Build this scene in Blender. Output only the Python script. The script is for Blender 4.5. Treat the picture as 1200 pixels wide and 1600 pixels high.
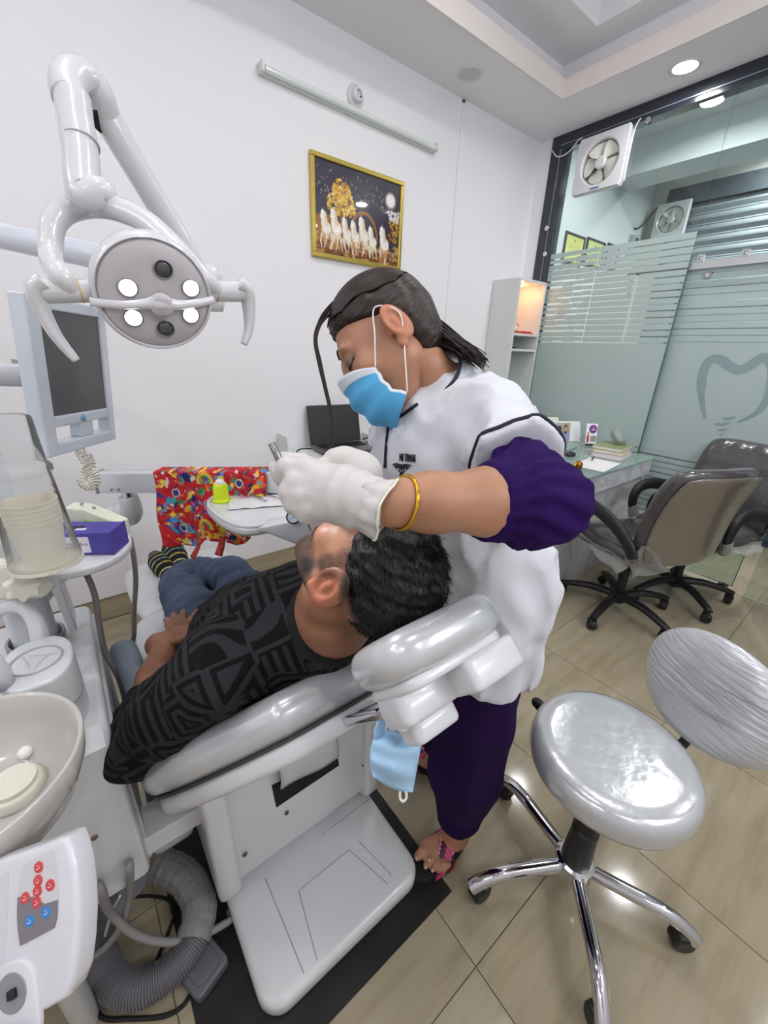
import bpy, bmesh, math, random
import numpy as np
from mathutils import Vector, Matrix, Euler

for _o in list(bpy.data.objects):
    bpy.data.objects.remove(_o)
SC = bpy.context.scene
COL = SC.collection
random.seed(7)
RNG = np.random.default_rng(7)
PI = math.pi

# ------------------------------------------------------------------ camera
YAW, PITCH, ROLL, FPX, CAMZ = math.radians(51.5186), math.radians(-21.9247), math.radians(2.13015), 629.77, 1.405
_d = Vector((math.cos(PITCH) * math.cos(YAW), math.cos(PITCH) * math.sin(YAW), math.sin(PITCH)))
_r = Vector((math.sin(YAW), -math.cos(YAW), 0))
_u = _r.cross(_d)
CR = _r * math.cos(ROLL) + _u * math.sin(ROLL)
CU = -_r * math.sin(ROLL) + _u * math.cos(ROLL)
CF = _d
cam_data = bpy.data.cameras.new('camera')
cam = bpy.data.objects.new('camera', cam_data)
COL.objects.link(cam)
cam.matrix_world = Matrix(((CR.x, CU.x, -CF.x, 0), (CR.y, CU.y, -CF.y, 0), (CR.z, CU.z, -CF.z, CAMZ), (0, 0, 0, 1)))
cam_data.sensor_fit = 'HORIZONTAL'
cam_data.sensor_width = 36.0
cam_data.lens = FPX / 1200 * 36
cam_data.clip_start = 0.02
SC.camera = cam

# ------------------------------------------------------------------ world, exposure
world = bpy.data.worlds.new('world')
SC.world = world
world.use_nodes = True
world.node_tree.nodes['Background'].inputs[0].default_value = (0.9, 0.95, 1.0, 1)
world.node_tree.nodes['Background'].inputs[1].default_value = 0.15
SC.view_settings.view_transform = 'Standard'
SC.view_settings.look = 'None'
SC.view_settings.gamma = 1
SC.view_settings.use_curve_mapping = False
SC.view_settings.exposure = 0.4
LAMP_W = 3.6        # watts of one recessed ceiling lamp

# ------------------------------------------------------------------ points measured in the photograph, put on real planes
def ray(px, py):
    return CF + CR * ((px - 600) / FPX) - CU * ((py - 800) / FPX)
EYE = Vector((0, 0, CAMZ))
def atz(px, py, z): d = ray(px, py); return EYE + d * ((z - CAMZ) / d.z)
def atx(px, py, x): d = ray(px, py); return EYE + d * (x / d.x)
def aty(px, py, y): d = ray(px, py); return EYE + d * (y / d.y)
def atd(px, py, d): return EYE + ray(px, py) * d

# ------------------------------------------------------------------ materials
def lin(c):
    if isinstance(c, str):
        c = [int(c[i:i + 2], 16) / 255 for i in (0, 2, 4)]
    return tuple((x / 12.92 if x <= 0.04045 else ((x + 0.055) / 1.055) ** 2.4) for x in c[:3]) + (1.0,)
MATS = {}
def mat(name, col='ffffff', rough=0.5, metal=0.0, spec=0.5, coat=0.0, noise=None, bump=None, emit=None, sss=0.0, sheen=0.0):
    """noise=(scale, amount, stretch) varies the colour; bump=(scale, strength, distance)"""
    if name in MATS: return MATS[name]
    m = bpy.data.materials.new(name); m.use_nodes = True
    nt = m.node_tree; b = nt.nodes['Principled BSDF']
    b.inputs['Base Color'].default_value = lin(col)
    b.inputs['Roughness'].default_value = rough
    b.inputs['Metallic'].default_value = metal
    b.inputs['Specular IOR Level'].default_value = spec
    b.inputs['Coat Weight'].default_value = coat
    b.inputs['Coat Roughness'].default_value = 0.08
    if sss:
        b.inputs['Subsurface Weight'].default_value = sss
        b.inputs['Subsurface Radius'].default_value = (0.012, 0.005, 0.003)
        b.inputs['Subsurface Scale'].default_value = 1.0
    if sheen:
        b.inputs['Sheen Weight'].default_value = sheen
    if emit:
        b.inputs['Emission Color'].default_value = lin(emit[0]); b.inputs['Emission Strength'].default_value = emit[1]
    tc = nt.nodes.new('ShaderNodeTexCoord')
    if noise:
        mp = nt.nodes.new('ShaderNodeMapping'); nt.links.new(tc.outputs['Object'], mp.inputs[0])
        mp.inputs['Scale'].default_value = noise[2] if len(noise) > 2 else (1, 1, 1)
        n = nt.nodes.new('ShaderNodeTexNoise'); n.inputs['Scale'].default_value = noise[0]; n.inputs['Detail'].default_value = 6
        nt.links.new(mp.outputs[0], n.inputs['Vector'])
        mx = nt.nodes.new('ShaderNodeMix'); mx.data_type = 'RGBA'
        c = lin(col)
        mx.inputs[6].default_value = tuple(max(0, x * (1 - noise[1])) for x in c[:3]) + (1,)
        mx.inputs[7].default_value = tuple(min(1, x * (1 + noise[1])) for x in c[:3]) + (1,)
        rp = nt.nodes.new('ShaderNodeMapRange'); rp.inputs[1].default_value = 0.3; rp.inputs[2].default_value = 0.7
        nt.links.new(n.outputs[0], rp.inputs[0]); nt.links.new(rp.outputs[0], mx.inputs[0])
        nt.links.new(mx.outputs[2], b.inputs['Base Color'])
    if bump:
        mp = nt.nodes.new('ShaderNodeMapping'); nt.links.new(tc.outputs['Object'], mp.inputs[0])
        if len(bump) > 3: mp.inputs['Scale'].default_value = bump[3]
        n = nt.nodes.new('ShaderNodeTexNoise'); n.inputs['Scale'].default_value = bump[0]; n.inputs['Detail'].default_value = 4
        nt.links.new(mp.outputs[0], n.inputs['Vector'])
        bp = nt.nodes.new('ShaderNodeBump'); bp.inputs['Strength'].default_value = bump[1]; bp.inputs['Distance'].default_value = bump[2]
        nt.links.new(n.outputs[0], bp.inputs['Height']); nt.links.new(bp.outputs[0], b.inputs['Normal'])
    MATS[name] = m
    return m
def glassmat(name, tint='e8f4f0', gloss=0.03, alpha=0.0, rough=0.0, fres=1.45):
    """clear sheet: tinted see-through plus a mirror share by Fresnel; alpha = share of white haze"""
    if name in MATS: return MATS[name]
    m = bpy.data.materials.new(name); m.use_nodes = True
    nt = m.node_tree; nt.nodes.clear()
    out = nt.nodes.new('ShaderNodeOutputMaterial')
    tr = nt.nodes.new('ShaderNodeBsdfTransparent'); tr.inputs[0].default_value = lin(tint)
    gl = nt.nodes.new('ShaderNodeBsdfGlossy'); gl.inputs[1].default_value = gloss
    fr = nt.nodes.new('ShaderNodeFresnel'); fr.inputs[0].default_value = fres
    mx = nt.nodes.new('ShaderNodeMixShader')
    nt.links.new(fr.outputs[0], mx.inputs[0]); nt.links.new(tr.outputs[0], mx.inputs[1]); nt.links.new(gl.outputs[0], mx.inputs[2])
    last = mx
    if alpha:
        df = nt.nodes.new('ShaderNodeBsdfDiffuse'); df.inputs[0].default_value = lin(tint)
        m2 = nt.nodes.new('ShaderNodeMixShader'); m2.inputs[0].default_value = alpha
        nt.links.new(mx.outputs[0], m2.inputs[1]); nt.links.new(df.outputs[0], m2.inputs[2]); last = m2
    nt.links.new(last.outputs[0], out.inputs[0])
    MATS[name] = m
    return m
def vcol(name, rough=0.5, coat=0.0):
    """flat print carried by the mesh's own colour attribute"""
    if name in MATS: return MATS[name]
    m = bpy.data.materials.new(name); m.use_nodes = True
    nt = m.node_tree; b = nt.nodes['Principled BSDF']
    a = nt.nodes.new('ShaderNodeVertexColor'); a.layer_name = 'print'
    nt.links.new(a.outputs[0], b.inputs['Base Color'])
    b.inputs['Roughness'].default_value = rough; b.inputs['Coat Weight'].default_value = coat; b.inputs['Coat Roughness'].default_value = 0.03
    MATS[name] = m
    return m

WHITE = mat('white_plastic', 'd9dadd', 0.28, coat=0.25)
WHITE2 = mat('white_enamel', 'd8d9da', 0.35)
CREAM = mat('cream_plastic', 'e4e1d2', 0.45)
BLACKP = mat('black_plastic', '17171a', 0.45)
RUBBER = mat('black_rubber', '121214', 0.7)
CHROME = mat('chrome', 'd8d8dc', 0.07, 1.0)
STEEL = mat('steel', 'a9abad', 0.25, 1.0)
GREYP = mat('grey_plastic', '8f979e', 0.5)
GREYH = mat('grey_hose', '8c8a88', 0.5)
WALL = mat('wall_paint', 'f0eef1', 0.62, noise=(1.3, 0.012))
CEIL = mat('ceiling_paint', 'f0eff2', 0.7)
GOLD = mat('gold_metal', 'd9a93a', 0.25, 1.0)

# ------------------------------------------------------------------ object helpers
def tag(o, label=None, cat=None, group=None, kind=None):
    if label: o['label'] = label
    if cat: o['category'] = cat
    if group: o['group'] = group
    if kind: o['kind'] = kind
    return o
def thing(name, label, cat, loc=(0, 0, 0), rz=0.0, group=None):
    o = bpy.data.objects.new(name, None); COL.objects.link(o)
    o.empty_display_size = 0.05
    o.location = loc; o.rotation_euler = (0, 0, rz)
    return tag(o, label, cat, group)
def link(name, me, m=None, parent=None, smooth=False, ang=None):
    if m is not None:
        me.materials.clear()
        for k in (m if isinstance(m, (list, tuple)) else [m]): me.materials.append(k)
    o = bpy.data.objects.new(name, me); COL.objects.link(o)
    if smooth:
        me.polygons.foreach_set('use_smooth', [True] * len(me.polygons))
        if ang is not None: me.set_sharp_from_angle(angle=math.radians(ang))
    if parent is not None: o.parent = parent
    return o
def wobj(name, me, m, parent, **k):
    """mesh given in WORLD coordinates, hung under a parent that may be moved"""
    o = link(name, me, m, None, **k)
    if parent is not None:
        p = parent; M = Matrix()
        chain = []
        while p is not None: chain.append(p); p = p.parent
        for q in reversed(chain): M = M @ q.matrix_basis
        me.transform(M.inverted()); o.parent = parent
    return o
def from_bm(bm):
    me = bpy.data.meshes.new('m'); bm.to_mesh(me); bm.free(); return me
def pymesh(v, f):
    me = bpy.data.meshes.new('m'); me.from_pydata([tuple(p) for p in v], [], [tuple(q) for q in f]); me.update(); return me
def T(loc=(0, 0, 0), rot=(0, 0, 0)):
    return Matrix.Translation(Vector(loc)) @ Euler(rot).to_matrix().to_4x4()
def frame(x, y, z, o):
    """matrix with given axes"""
    x, y, z = Vector(x), Vector(y), Vector(z)
    return Matrix(((x.x, y.x, z.x, o[0]), (x.y, y.y, z.y, o[1]), (x.z, y.z, z.z, o[2]), (0, 0, 0, 1)))
def aim(a, b, up=(0, 0, 1)):
    """frame whose z runs from a to b"""
    a, b = Vector(a), Vector(b); z = (b - a).normalized(); up = Vector(up)
    if abs(z.dot(up)) > 0.98: up = Vector((1, 0, 0))
    x = up.cross(z).normalized(); y = z.cross(x)
    return frame(x, y, z, a)
def box(size, loc=(0, 0, 0), rot=(0, 0, 0), bev=0.0, seg=2, M=None, bm=None):
    own = bm is None
    if own: bm = bmesh.new()
    r = bmesh.ops.create_cube(bm, size=1.0)
    vs = r['verts']
    bmesh.ops.scale(bm, vec=size, verts=vs)
    if bev:
        es = list({e for v in vs for e in v.link_edges})
        q = bmesh.ops.bevel(bm, geom=es, offset=bev, segments=seg, profile=0.5, affect='EDGES')
        vs = list({v for f in q['faces'] for v in f.verts} | {v for v in vs if v.is_valid})
        allv = set(vs)
        stack = list(vs)
        while stack:
            v = stack.pop()
            for e in v.link_edges:
                w = e.other_vert(v)
                if w not in allv: allv.add(w); stack.append(w)
        vs = list(allv)
    bmesh.ops.transform(bm, matrix=(M if M is not None else T(loc, rot)), verts=vs)
    return from_bm(bm) if own else bm
def prism(pts, h0, h1, M=None, bev=0.0, seg=3, bm=None, taper=None):
    """outline pts (x, y) extruded from h0 to h1, upper and lower rims rounded by bev"""
    own = bm is None
    if own: bm = bmesh.new()
    P = [Vector((p[0], p[1], 0)) for p in pts]; n = len(P)
    def inset(d):
        out = []
        area = sum(P[i].x * P[(i + 1) % n].y - P[(i + 1) % n].x * P[i].y for i in range(n))
        s = 1 if area > 0 else -1
        for i in range(n):
            a, b, c = P[i - 1], P[i], P[(i + 1) % n]
            e1 = (b - a).normalized(); e2 = (c - b).normalized()
            n1 = Vector((-e1.y, e1.x, 0)) * s; n2 = Vector((-e2.y, e2.x, 0)) * s
            m = (n1 + n2); L = max(m.length, 1e-6); m /= L
            k = d / max(0.35, m.dot(n1)); out.append(b + m * k)
        return out
    rings = []
    if bev > 0:
        for i in range(seg + 1):
            a = PI / 2 * i / seg
            rings.append((inset(bev * (1 - math.sin(a))), h0 + bev * (1 - math.cos(a))))
        for i in range(seg + 1):
            a = PI / 2 * (1 - i / seg)
            rings.append((inset(bev * (1 - math.sin(a))), h1 - bev * (1 - math.cos(a))))
    else:
        rings = [(P, h0), (P, h1)]
    V = []
    for k, (pp, z) in enumerate(rings):
        V.append([bm.verts.new(Vector((p.x, p.y, z))) for p in pp])
    F = []
    for a, b in zip(V[:-1], V[1:]):
        for i in range(n): F.append(bm.faces.new((a[i], a[(i + 1) % n], b[(i + 1) % n], b[i])))
    bm.faces.new(list(reversed(V[0]))); bm.faces.new(V[-1])
    allv = [v for r_ in V for v in r_]
    if M is not None: bmesh.ops.transform(bm, matrix=M, verts=allv)
    bmesh.ops.recalc_face_normals(bm, faces=bm.faces)
    return from_bm(bm) if own else bm
def rrect(w, h, r, n=6, cx=0, cy=0):
    out = []
    for (sx, sy, a0) in ((1, 1, 0), (-1, 1, PI / 2), (-1, -1, PI), (1, -1, 1.5 * PI)):
        for i in range(n + 1):
            a = a0 + PI / 2 * i / n
            out.append((cx + sx * (w / 2 - r) + r * math.cos(a), cy + sy * (h / 2 - r) + r * math.sin(a)))
    return out
def ell(w, h, n=40, p=2.0):
    """superellipse outline"""
    out = []
    for i in range(n):
        a = 2 * PI * i / n; c, s = math.cos(a), math.sin(a)
        out.append((w / 2 * math.copysign(abs(c) ** (2 / p), c), h / 2 * math.copysign(abs(s) ** (2 / p), s)))
    return out
def lathe(prof, n=40, M=None, bm=None, cap=True):
    """profile of (radius, z)"""
    own = bm is None
    if own: bm = bmesh.new()
    rings = []; allv = []
    for r, z in prof:
        if r < 1e-6:
            v = bm.verts.new((0, 0, z)); rings.append([v]); allv.append(v)
        else:
            g = [bm.verts.new((r * math.cos(2 * PI * i / n), r * math.sin(2 * PI * i / n), z)) for i in range(n)]
            rings.append(g); allv += g
    for a, b in zip(rings[:-1], rings[1:]):
        if len(a) == 1 and len(b) == 1: continue
        for i in range(n):
            j = (i + 1) % n
            if len(a) == 1: bm.faces.new((a[0], b[j], b[i]))
            elif len(b) == 1: bm.faces.new((a[i], a[j], b[0]))
            else: bm.faces.new((a[i], a[j], b[j], b[i]))
    if cap:
        if len(rings[0]) > 1: bm.faces.new(list(reversed(rings[0])))
        if len(rings[-1]) > 1: bm.faces.new(rings[-1])
    if M is not None: bmesh.ops.transform(bm, matrix=M, verts=allv)
    if own:
        bmesh.ops.recalc_face_normals(bm, faces=bm.faces); return from_bm(bm)
    return bm
def spline(pts, n=8, closed=False):
    """Catmull-Rom through the points"""
    P = [Vector(p) for p in pts]; out = []
    N = len(P); R = range(N if closed else N - 1)
    for i in R:
        if closed: p0, p1, p2, p3 = P[i - 1], P[i], P[(i + 1) % N], P[(i + 2) % N]
        else: p0 = P[max(i - 1, 0)]; p1 = P[i]; p2 = P[i + 1]; p3 = P[min(i + 2, N - 1)]
        for k in range(n):
            t = k / n
            out.append(0.5 * ((2 * p1) + (p2 - p0) * t + (2 * p0 - 5 * p1 + 4 * p2 - p3) * t * t + (3 * p1 - p0 - 3 * p2 + p3) * t ** 3))
    if not closed: out.append(P[-1])
    return out
def tube(path, rad, n=12, bm=None, closed=False, cap=True, flat=None, up=(0, 0, 1)):
    """swept tube; rad a number, list or function(t); flat=(a, b) scales the section"""
    own = bm is None
    if own: bm = bmesh.new()
    P = [Vector(p) for p in path]; N = len(P)
    tan = []
    for i in range(N):
        a = P[i - 1] if (i > 0 or closed) else P[i]; b = P[(i + 1) % N] if (i < N - 1 or closed) else P[i]
        t = (b - a); tan.append(t.normalized() if t.length > 1e-9 else Vector((0, 0, 1)))
    u = Vector(up)
    if abs(u.dot(tan[0])) > 0.95: u = Vector((1, 0, 0)) if abs(tan[0].x) < 0.9 else Vector((0, 1, 0))
    nx = (u - tan[0] * u.dot(tan[0])).normalized()
    rings = []
    for i in range(N):
        t = tan[i]; nx = (nx - t * nx.dot(t)).normalized(); ny = t.cross(nx)
        k = i / max(1, N - 1)
        r = rad(k) if callable(rad) else (rad[i] if isinstance(rad, (list, tuple)) else rad)
        fa, fb = flat if flat else (1, 1)
        rings.append([bm.verts.new(P[i] + (nx * math.cos(2 * PI * j / n) * fa + ny * math.sin(2 * PI * j / n) * fb) * r) for j in range(n)])
    Rr = list(zip(rings[:-1], rings[1:])) + ([(rings[-1], rings[0])] if closed else [])
    for a, b in Rr:
        for j in range(n):
            bm.faces.new((a[j], a[(j + 1) % n], b[(j + 1) % n], b[j]))
    if cap and not closed:
        bm.faces.new(list(reversed(rings[0]))); bm.faces.new(rings[-1])
    if own:
        bmesh.ops.recalc_face_normals(bm, faces=bm.faces); return from_bm(bm)
    return bm
def rod(a, b, r, r2=None, n=16, bm=None):
    return tube([a, b], [r, r if r2 is None else r2], n=n, bm=bm)
def dup(root, label=None, loc=None, rz=None):
    r = root.copy(); COL.objects.link(r)
    if loc is not None: r.location = loc
    if rz is not None: r.rotation_euler = (0, 0, rz)
    if label: r['label'] = label
    for ch in list(root.children):
        c = ch.copy(); COL.objects.link(c); c.parent = r
        for g in list(ch.children):
            d = g.copy(); COL.objects.link(d); d.parent = c
    return r
def paint_sheet(img, w, h):
    """flat sheet w x h in x, y whose vertices carry the colours of img (rows from the top, sRGB 0..1)"""
    H, W = img.shape[:2]
    xs = np.linspace(-w / 2, w / 2, W); ys = np.linspace(h / 2, -h / 2, H)
    gx, gy = np.meshgrid(xs, ys)
    V = np.stack([gx, gy, np.zeros_like(gx)], -1).reshape(-1, 3)
    i = np.arange(H * W).reshape(H, W)
    F = np.stack([i[1:, :-1], i[1:, 1:], i[:-1, 1:], i[:-1, :-1]], -1).reshape(-1, 4)
    me = bpy.data.meshes.new('m'); me.vertices.add(len(V)); me.vertices.foreach_set('co', V.ravel())
    me.loops.add(F.size); me.loops.foreach_set('vertex_index', F.ravel().astype(np.int32))
    me.polygons.add(len(F)); me.polygons.foreach_set('loop_start', np.arange(0, F.size, 4, dtype=np.int32))
    me.update(calc_edges=True)
    c = img.reshape(-1, 3); c = np.where(c <= 0.04045, c / 12.92, ((c + 0.055) / 1.055) ** 2.4)
    at = me.color_attributes.new('print', 'FLOAT_COLOR', 'POINT')
    at.data.foreach_set('color', np.concatenate([c, np.ones((len(c), 1))], 1).astype(np.float32).ravel())
    return me
def text_mesh(s, size, M, depth=0.0005, font=None, xs=1.0):
    cu = bpy.data.curves.new('t', 'FONT'); cu.body = s; cu.size = size; cu.align_x = 'CENTER'; cu.align_y = 'CENTER'
    cu.extrude = depth; cu.resolution_u = 2
    o = bpy.data.objects.new('t', cu); COL.objects.link(o)
    dg = bpy.context.evaluated_depsgraph_get()
    me = bpy.data.meshes.new_from_object(o.evaluated_get(dg))
    bpy.data.objects.remove(o); bpy.data.curves.remove(cu)
    me.transform(Matrix.Diagonal((xs, 1, 1, 1))); me.transform(M)
    return me

# ------------------------------------------------------------------ signed distance modelling (bodies, cloth, soft shells)
def smin(a, b, k):
    h = np.clip(0.5 + 0.5 * (b - a) / k, 0, 1)
    return b * (1 - h) + a * h - k * h * (1 - h)
def smax(a, b, k): return -smin(-a, -b, k)
def s_cap(P, a, b, ra, rb):
    a = np.asarray(a, float); b = np.asarray(b, float); d = b - a
    t = np.clip(((P - a) @ d) / max(d @ d, 1e-12), 0, 1)
    return np.linalg.norm(P - a - t[..., None] * d, axis=-1) - (ra + (rb - ra) * t)
def s_ell(P, c, r, R=None):
    q = P - np.asarray(c, float)
    if R is not None: q = q @ np.asarray(R, float)          # columns of R are the axes
    r = np.asarray(r, float)
    k0 = np.linalg.norm(q / r, axis=-1); k1 = np.linalg.norm(q / (r * r), axis=-1)
    return k0 * (k0 - 1) / np.maximum(k1, 1e-9)
def s_flat(P, a, b, ra, rb, n, s):
    """round cone squashed by s along n"""
    n = np.asarray(n, float); n = n / np.linalg.norm(n); a = np.asarray(a, float); b = np.asarray(b, float)
    def sq(p): return p + (p @ n)[..., None] * n * (1 / s - 1)
    return s_cap(sq(P), sq(a[None])[0], sq(b[None])[0], ra, rb) * min(1, (s + 1) / 2)
def s_box(P, c, h, r, R=None):
    q = P - np.asarray(c, float)
    if R is not None: q = q @ np.asarray(R, float)
    d = np.abs(q) - (np.asarray(h, float) - r)
    return np.linalg.norm(np.maximum(d, 0), axis=-1) + np.minimum(d.max(-1), 0) - r
def netmesh(fn, lo, hi, res):
    """surface nets of fn(points) < 0"""
    lo = np.asarray(lo, float); hi = np.asarray(hi, float)
    n = np.maximum(3, np.ceil((hi - lo) / res).astype(int) + 1)
    ax = [lo[i] + np.arange(n[i]) * res for i in range(3)]
    G = np.stack(np.meshgrid(*ax, indexing='ij'), -1)
    v = fn(G.reshape(-1, 3)).reshape(n)
    s = v < 0
    cs = sum(s[i:n[0] - 1 + i, j:n[1] - 1 + j, k:n[2] - 1 + k].astype(np.int8) for i in (0, 1) for j in (0, 1) for k in (0, 1))
    act = (cs > 0) & (cs < 8)
    idx = -np.ones(act.shape, np.int64); cells = np.argwhere(act); idx[act] = np.arange(len(cells))
    acc = np.zeros((len(cells), 3)); cnt = np.zeros(len(cells))
    corners = [(i, j, k) for i in (0, 1) for j in (0, 1) for k in (0, 1)]
    for a in corners:
        for ax_ in range(3):
            if a[ax_]: continue
            b = list(a); b[ax_] = 1
            va = v[cells[:, 0] + a[0], cells[:, 1] + a[1], cells[:, 2] + a[2]]
            vb = v[cells[:, 0] + b[0], cells[:, 1] + b[1], cells[:, 2] + b[2]]
            m = (va < 0) != (vb < 0)
            t = np.where(m, va / np.where(m, va - vb, 1), 0)
            p = np.array(a, float)[None].repeat(len(cells), 0); p[:, ax_] += t
            acc[m] += p[m]; cnt[m] += 1
    V = lo + (cells + acc / cnt[:, None]) * res
    F = []
    for d in range(3):
        e1, e2 = (d + 1) % 3, (d + 2) % 3
        sl0 = [slice(None)] * 3; sl1 = [slice(None)] * 3
        sl0[d] = slice(0, n[d] - 1); sl1[d] = slice(1, n[d])
        a, b = s[tuple(sl0)], s[tuple(sl1)]
        E = np.argwhere(a != b)
        E = E[(E[:, e1] > 0) & (E[:, e2] > 0) & (E[:, e1] < n[e1] - 1) & (E[:, e2] < n[e2] - 1)]
        fl = a[E[:, 0], E[:, 1], E[:, 2]]
        q = []
        for (o1, o2) in ((0, 0), (1, 0), (1, 1), (0, 1)):
            c = E.copy(); c[:, e1] -= o1; c[:, e2] -= o2
            q.append(idx[c[:, 0], c[:, 1], c[:, 2]])
        q = np.stack(q, 1)
        q = np.where(fl[:, None], q, q[:, ::-1])
        F.append(q)
    F = np.concatenate(F); F = F[(F >= 0).all(1)]
    me = bpy.data.meshes.new('m'); me.vertices.add(len(V)); me.vertices.foreach_set('co', V.ravel())
    me.loops.add(F.size); me.loops.foreach_set('vertex_index', F.ravel().astype(np.int32))
    me.polygons.add(len(F)); me.polygons.foreach_set('loop_start', np.arange(0, F.size, 4, dtype=np.int32))
    me.polygons.foreach_set('use_smooth', np.ones(len(F), bool))
    me.update(calc_edges=True)
    return me
def verts_of(me):
    a = np.zeros(len(me.vertices) * 3); me.vertices.foreach_get('co', a); return a.reshape(-1, 3)
def noise3(P, f, seed=0):
    """cheap smooth pseudo noise from sines, about -1..1"""
    g = np.random.default_rng(seed); o = 0
    for i in range(6):
        k = g.normal(size=3); k /= np.linalg.norm(k); o = o + np.sin(P @ k * f * (0.6 + 0.8 * g.random()) * 2 * PI + g.random() * 6.28)
    return o / 3.2
def paint(me, fn, name='print'):
    """colour attribute from fn(vertex positions) -> sRGB"""
    c = np.clip(fn(verts_of(me)), 0, 1); c = np.where(c <= 0.04045, c / 12.92, ((c + 0.055) / 1.055) ** 2.4)
    at = me.color_attributes.new(name, 'FLOAT_COLOR', 'POINT')
    at.data.foreach_set('color', np.concatenate([c, np.ones((len(c), 1))], 1).astype(np.float32).ravel())
    return me
# ================================================================== THE SETTING
def struct(name, me, m, parent=None, **k):
    o = link(name, me, m, parent, **k)
    if parent is None: o['kind'] = 'structure'
    return o
WY, GX, CZ = 2.31, 3.20, 2.855        # left wall plane, glass plane, soffit height
RX0, RY0, BX = -1.7, -1.5, 5.2        # behind the camera, right side, far wall of the room beyond the glass

# floor: grout bed and 0.6 m polished tiles
def tile_mat():
    m = bpy.data.materials.new('polished_tile'); m.use_nodes = True
    nt = m.node_tree; b = nt.nodes['Principled BSDF']
    tc = nt.nodes.new('ShaderNodeTexCoord'); oi = nt.nodes.new('ShaderNodeObjectInfo')
    add = nt.nodes.new('ShaderNodeVectorMath'); add.operation = 'ADD'
    sc = nt.nodes.new('ShaderNodeVectorMath'); sc.operation = 'SCALE'; sc.inputs[3].default_value = 37.0
    cb = nt.nodes.new('ShaderNodeCombineXYZ')
    nt.links.new(oi.outputs['Random'], cb.inputs[0]); nt.links.new(oi.outputs['Random'], cb.inputs[1])
    nt.links.new(cb.outputs[0], sc.inputs[0]); nt.links.new(tc.outputs['Object'], add.inputs[0]); nt.links.new(sc.outputs[0], add.inputs[1])
    mp = nt.nodes.new('ShaderNodeMapping'); mp.inputs['Scale'].default_value = (1.2, 8, 1); mp.inputs['Rotation'].default_value = (0, 0, 0.12)
    nt.links.new(add.outputs[0], mp.inputs[0])
    n = nt.nodes.new('ShaderNodeTexNoise'); n.inputs['Scale'].default_value = 2.2; n.inputs['Detail'].default_value = 9; n.inputs['Roughness'].default_value = 0.62
    nt.links.new(mp.outputs[0], n.inputs['Vector'])
    r = nt.nodes.new('ShaderNodeValToRGB')
    e = r.color_ramp.elements; e[0].position = 0.3; e[0].color = lin('93886f'); e[1].position = 0.7; e[1].color = lin('aca18c')
    x = e.new(0.48); x.color = lin('a3987f')
    nt.links.new(n.outputs[0], r.inputs[0]); nt.links.new(r.outputs[0], b.inputs['Base Color'])
    b.inputs['Roughness'].default_value = 0.11
    b.inputs['Specular IOR Level'].default_value = 0.6
    return m
TILE = tile_mat()
floor = struct('floor', box((BX - RX0 + 0.4, WY - RY0 + 0.2, 0.06), ((BX + RX0) / 2, (WY + RY0) / 2, -0.035)), mat('grout', '8a7f6c', 0.8))
tm = box((0.5975, 0.5975, 0.006), (0, 0, -0.003))
tm.materials.append(TILE)
for i in range(-4, 9):
    for j in range(-3, 4):
        x0, y0 = 0.526 + 0.6 * i, 0.23 + 0.6 * j
        x1, y1 = min(x0 + 0.6, BX), min(y0 + 0.6, WY)
        if x1 - x0 > 0.59 and y1 - y0 > 0.59: t = link('tile', tm, None, floor)
        else: t = link('tile', box((x1 - x0 - 0.0025, y1 - y0 - 0.0025, 0.006), (0, 0, -0.003)), TILE, floor)
        t.location = ((x0 + x1) / 2, (y0 + y1) / 2, 0)

# walls
def slab(name, lo, hi, m, parent=None):
    return struct(name, box([b - a for a, b in zip(lo, hi)], [(a + b) / 2 for a, b in zip(lo, hi)]), m, parent)
slab('wall_left', (RX0, WY, 0.134), (GX - 0.01, WY + 0.12, 3.2), WALL)
slab('wall_return', (GX - 0.012, 2.205, 0.0), (GX + 0.11, WY + 0.12, CZ), WALL)
slab('wall_rear', (RX0 - 0.1, RY0, 0), (RX0, WY, 3.2), WALL)
slab('wall_right', (RX0, RY0 - 0.1, 0), (BX, RY0, 3.2), WALL)
slab('baseboard_left', (RX0, WY + 0.008, 0), (GX - 0.01, WY + 0.1, 0.134), mat('skirting_tile', 'a89c80', 0.25, noise=(4, 0.12, (1, 1, 6))))
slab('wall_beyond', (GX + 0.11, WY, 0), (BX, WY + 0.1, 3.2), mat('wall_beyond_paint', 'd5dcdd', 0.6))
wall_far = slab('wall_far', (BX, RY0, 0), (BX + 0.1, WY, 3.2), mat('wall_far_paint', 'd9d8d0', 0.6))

# ceiling: soffit ring with a stepped tray
def ring(x0, x1, y0, y1, X0, X1, Y0, Y1, z0, z1, m, name, parent=None):
    bm = bmesh.new()
    for lo, hi in (((X0, Y0), (X1, y0)), ((X0, y1), (X1, Y1)), ((X0, y0), (x0, y1)), ((x1, y0), (X1, y1))):
        box((hi[0] - lo[0], hi[1] - lo[1], z1 - z0), ((lo[0] + hi[0]) / 2, (lo[1] + hi[1]) / 2, (z0 + z1) / 2), bm=bm)
    return struct(name, from_bm(bm), m, parent)
TX0, TX1, TY0, TY1 = -1.1, 2.776, -0.95, 1.904
ceil = ring(TX0 - 0.012, TX1 + 0.012, TY0 - 0.012, TY1 + 0.012, RX0, GX + 0.05, RY0, WY + 0.05, CZ, CZ + 0.085, CEIL, 'ceiling')
ring(TX0, TX1, TY0, TY1, TX0 - 0.012, TX1 + 0.012, TY0 - 0.012, TY1 + 0.012, CZ - 0.004, CZ + 0.09, mat('tray_lip', 'ece4e0', 0.6), 'tray_lip', ceil)
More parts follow.
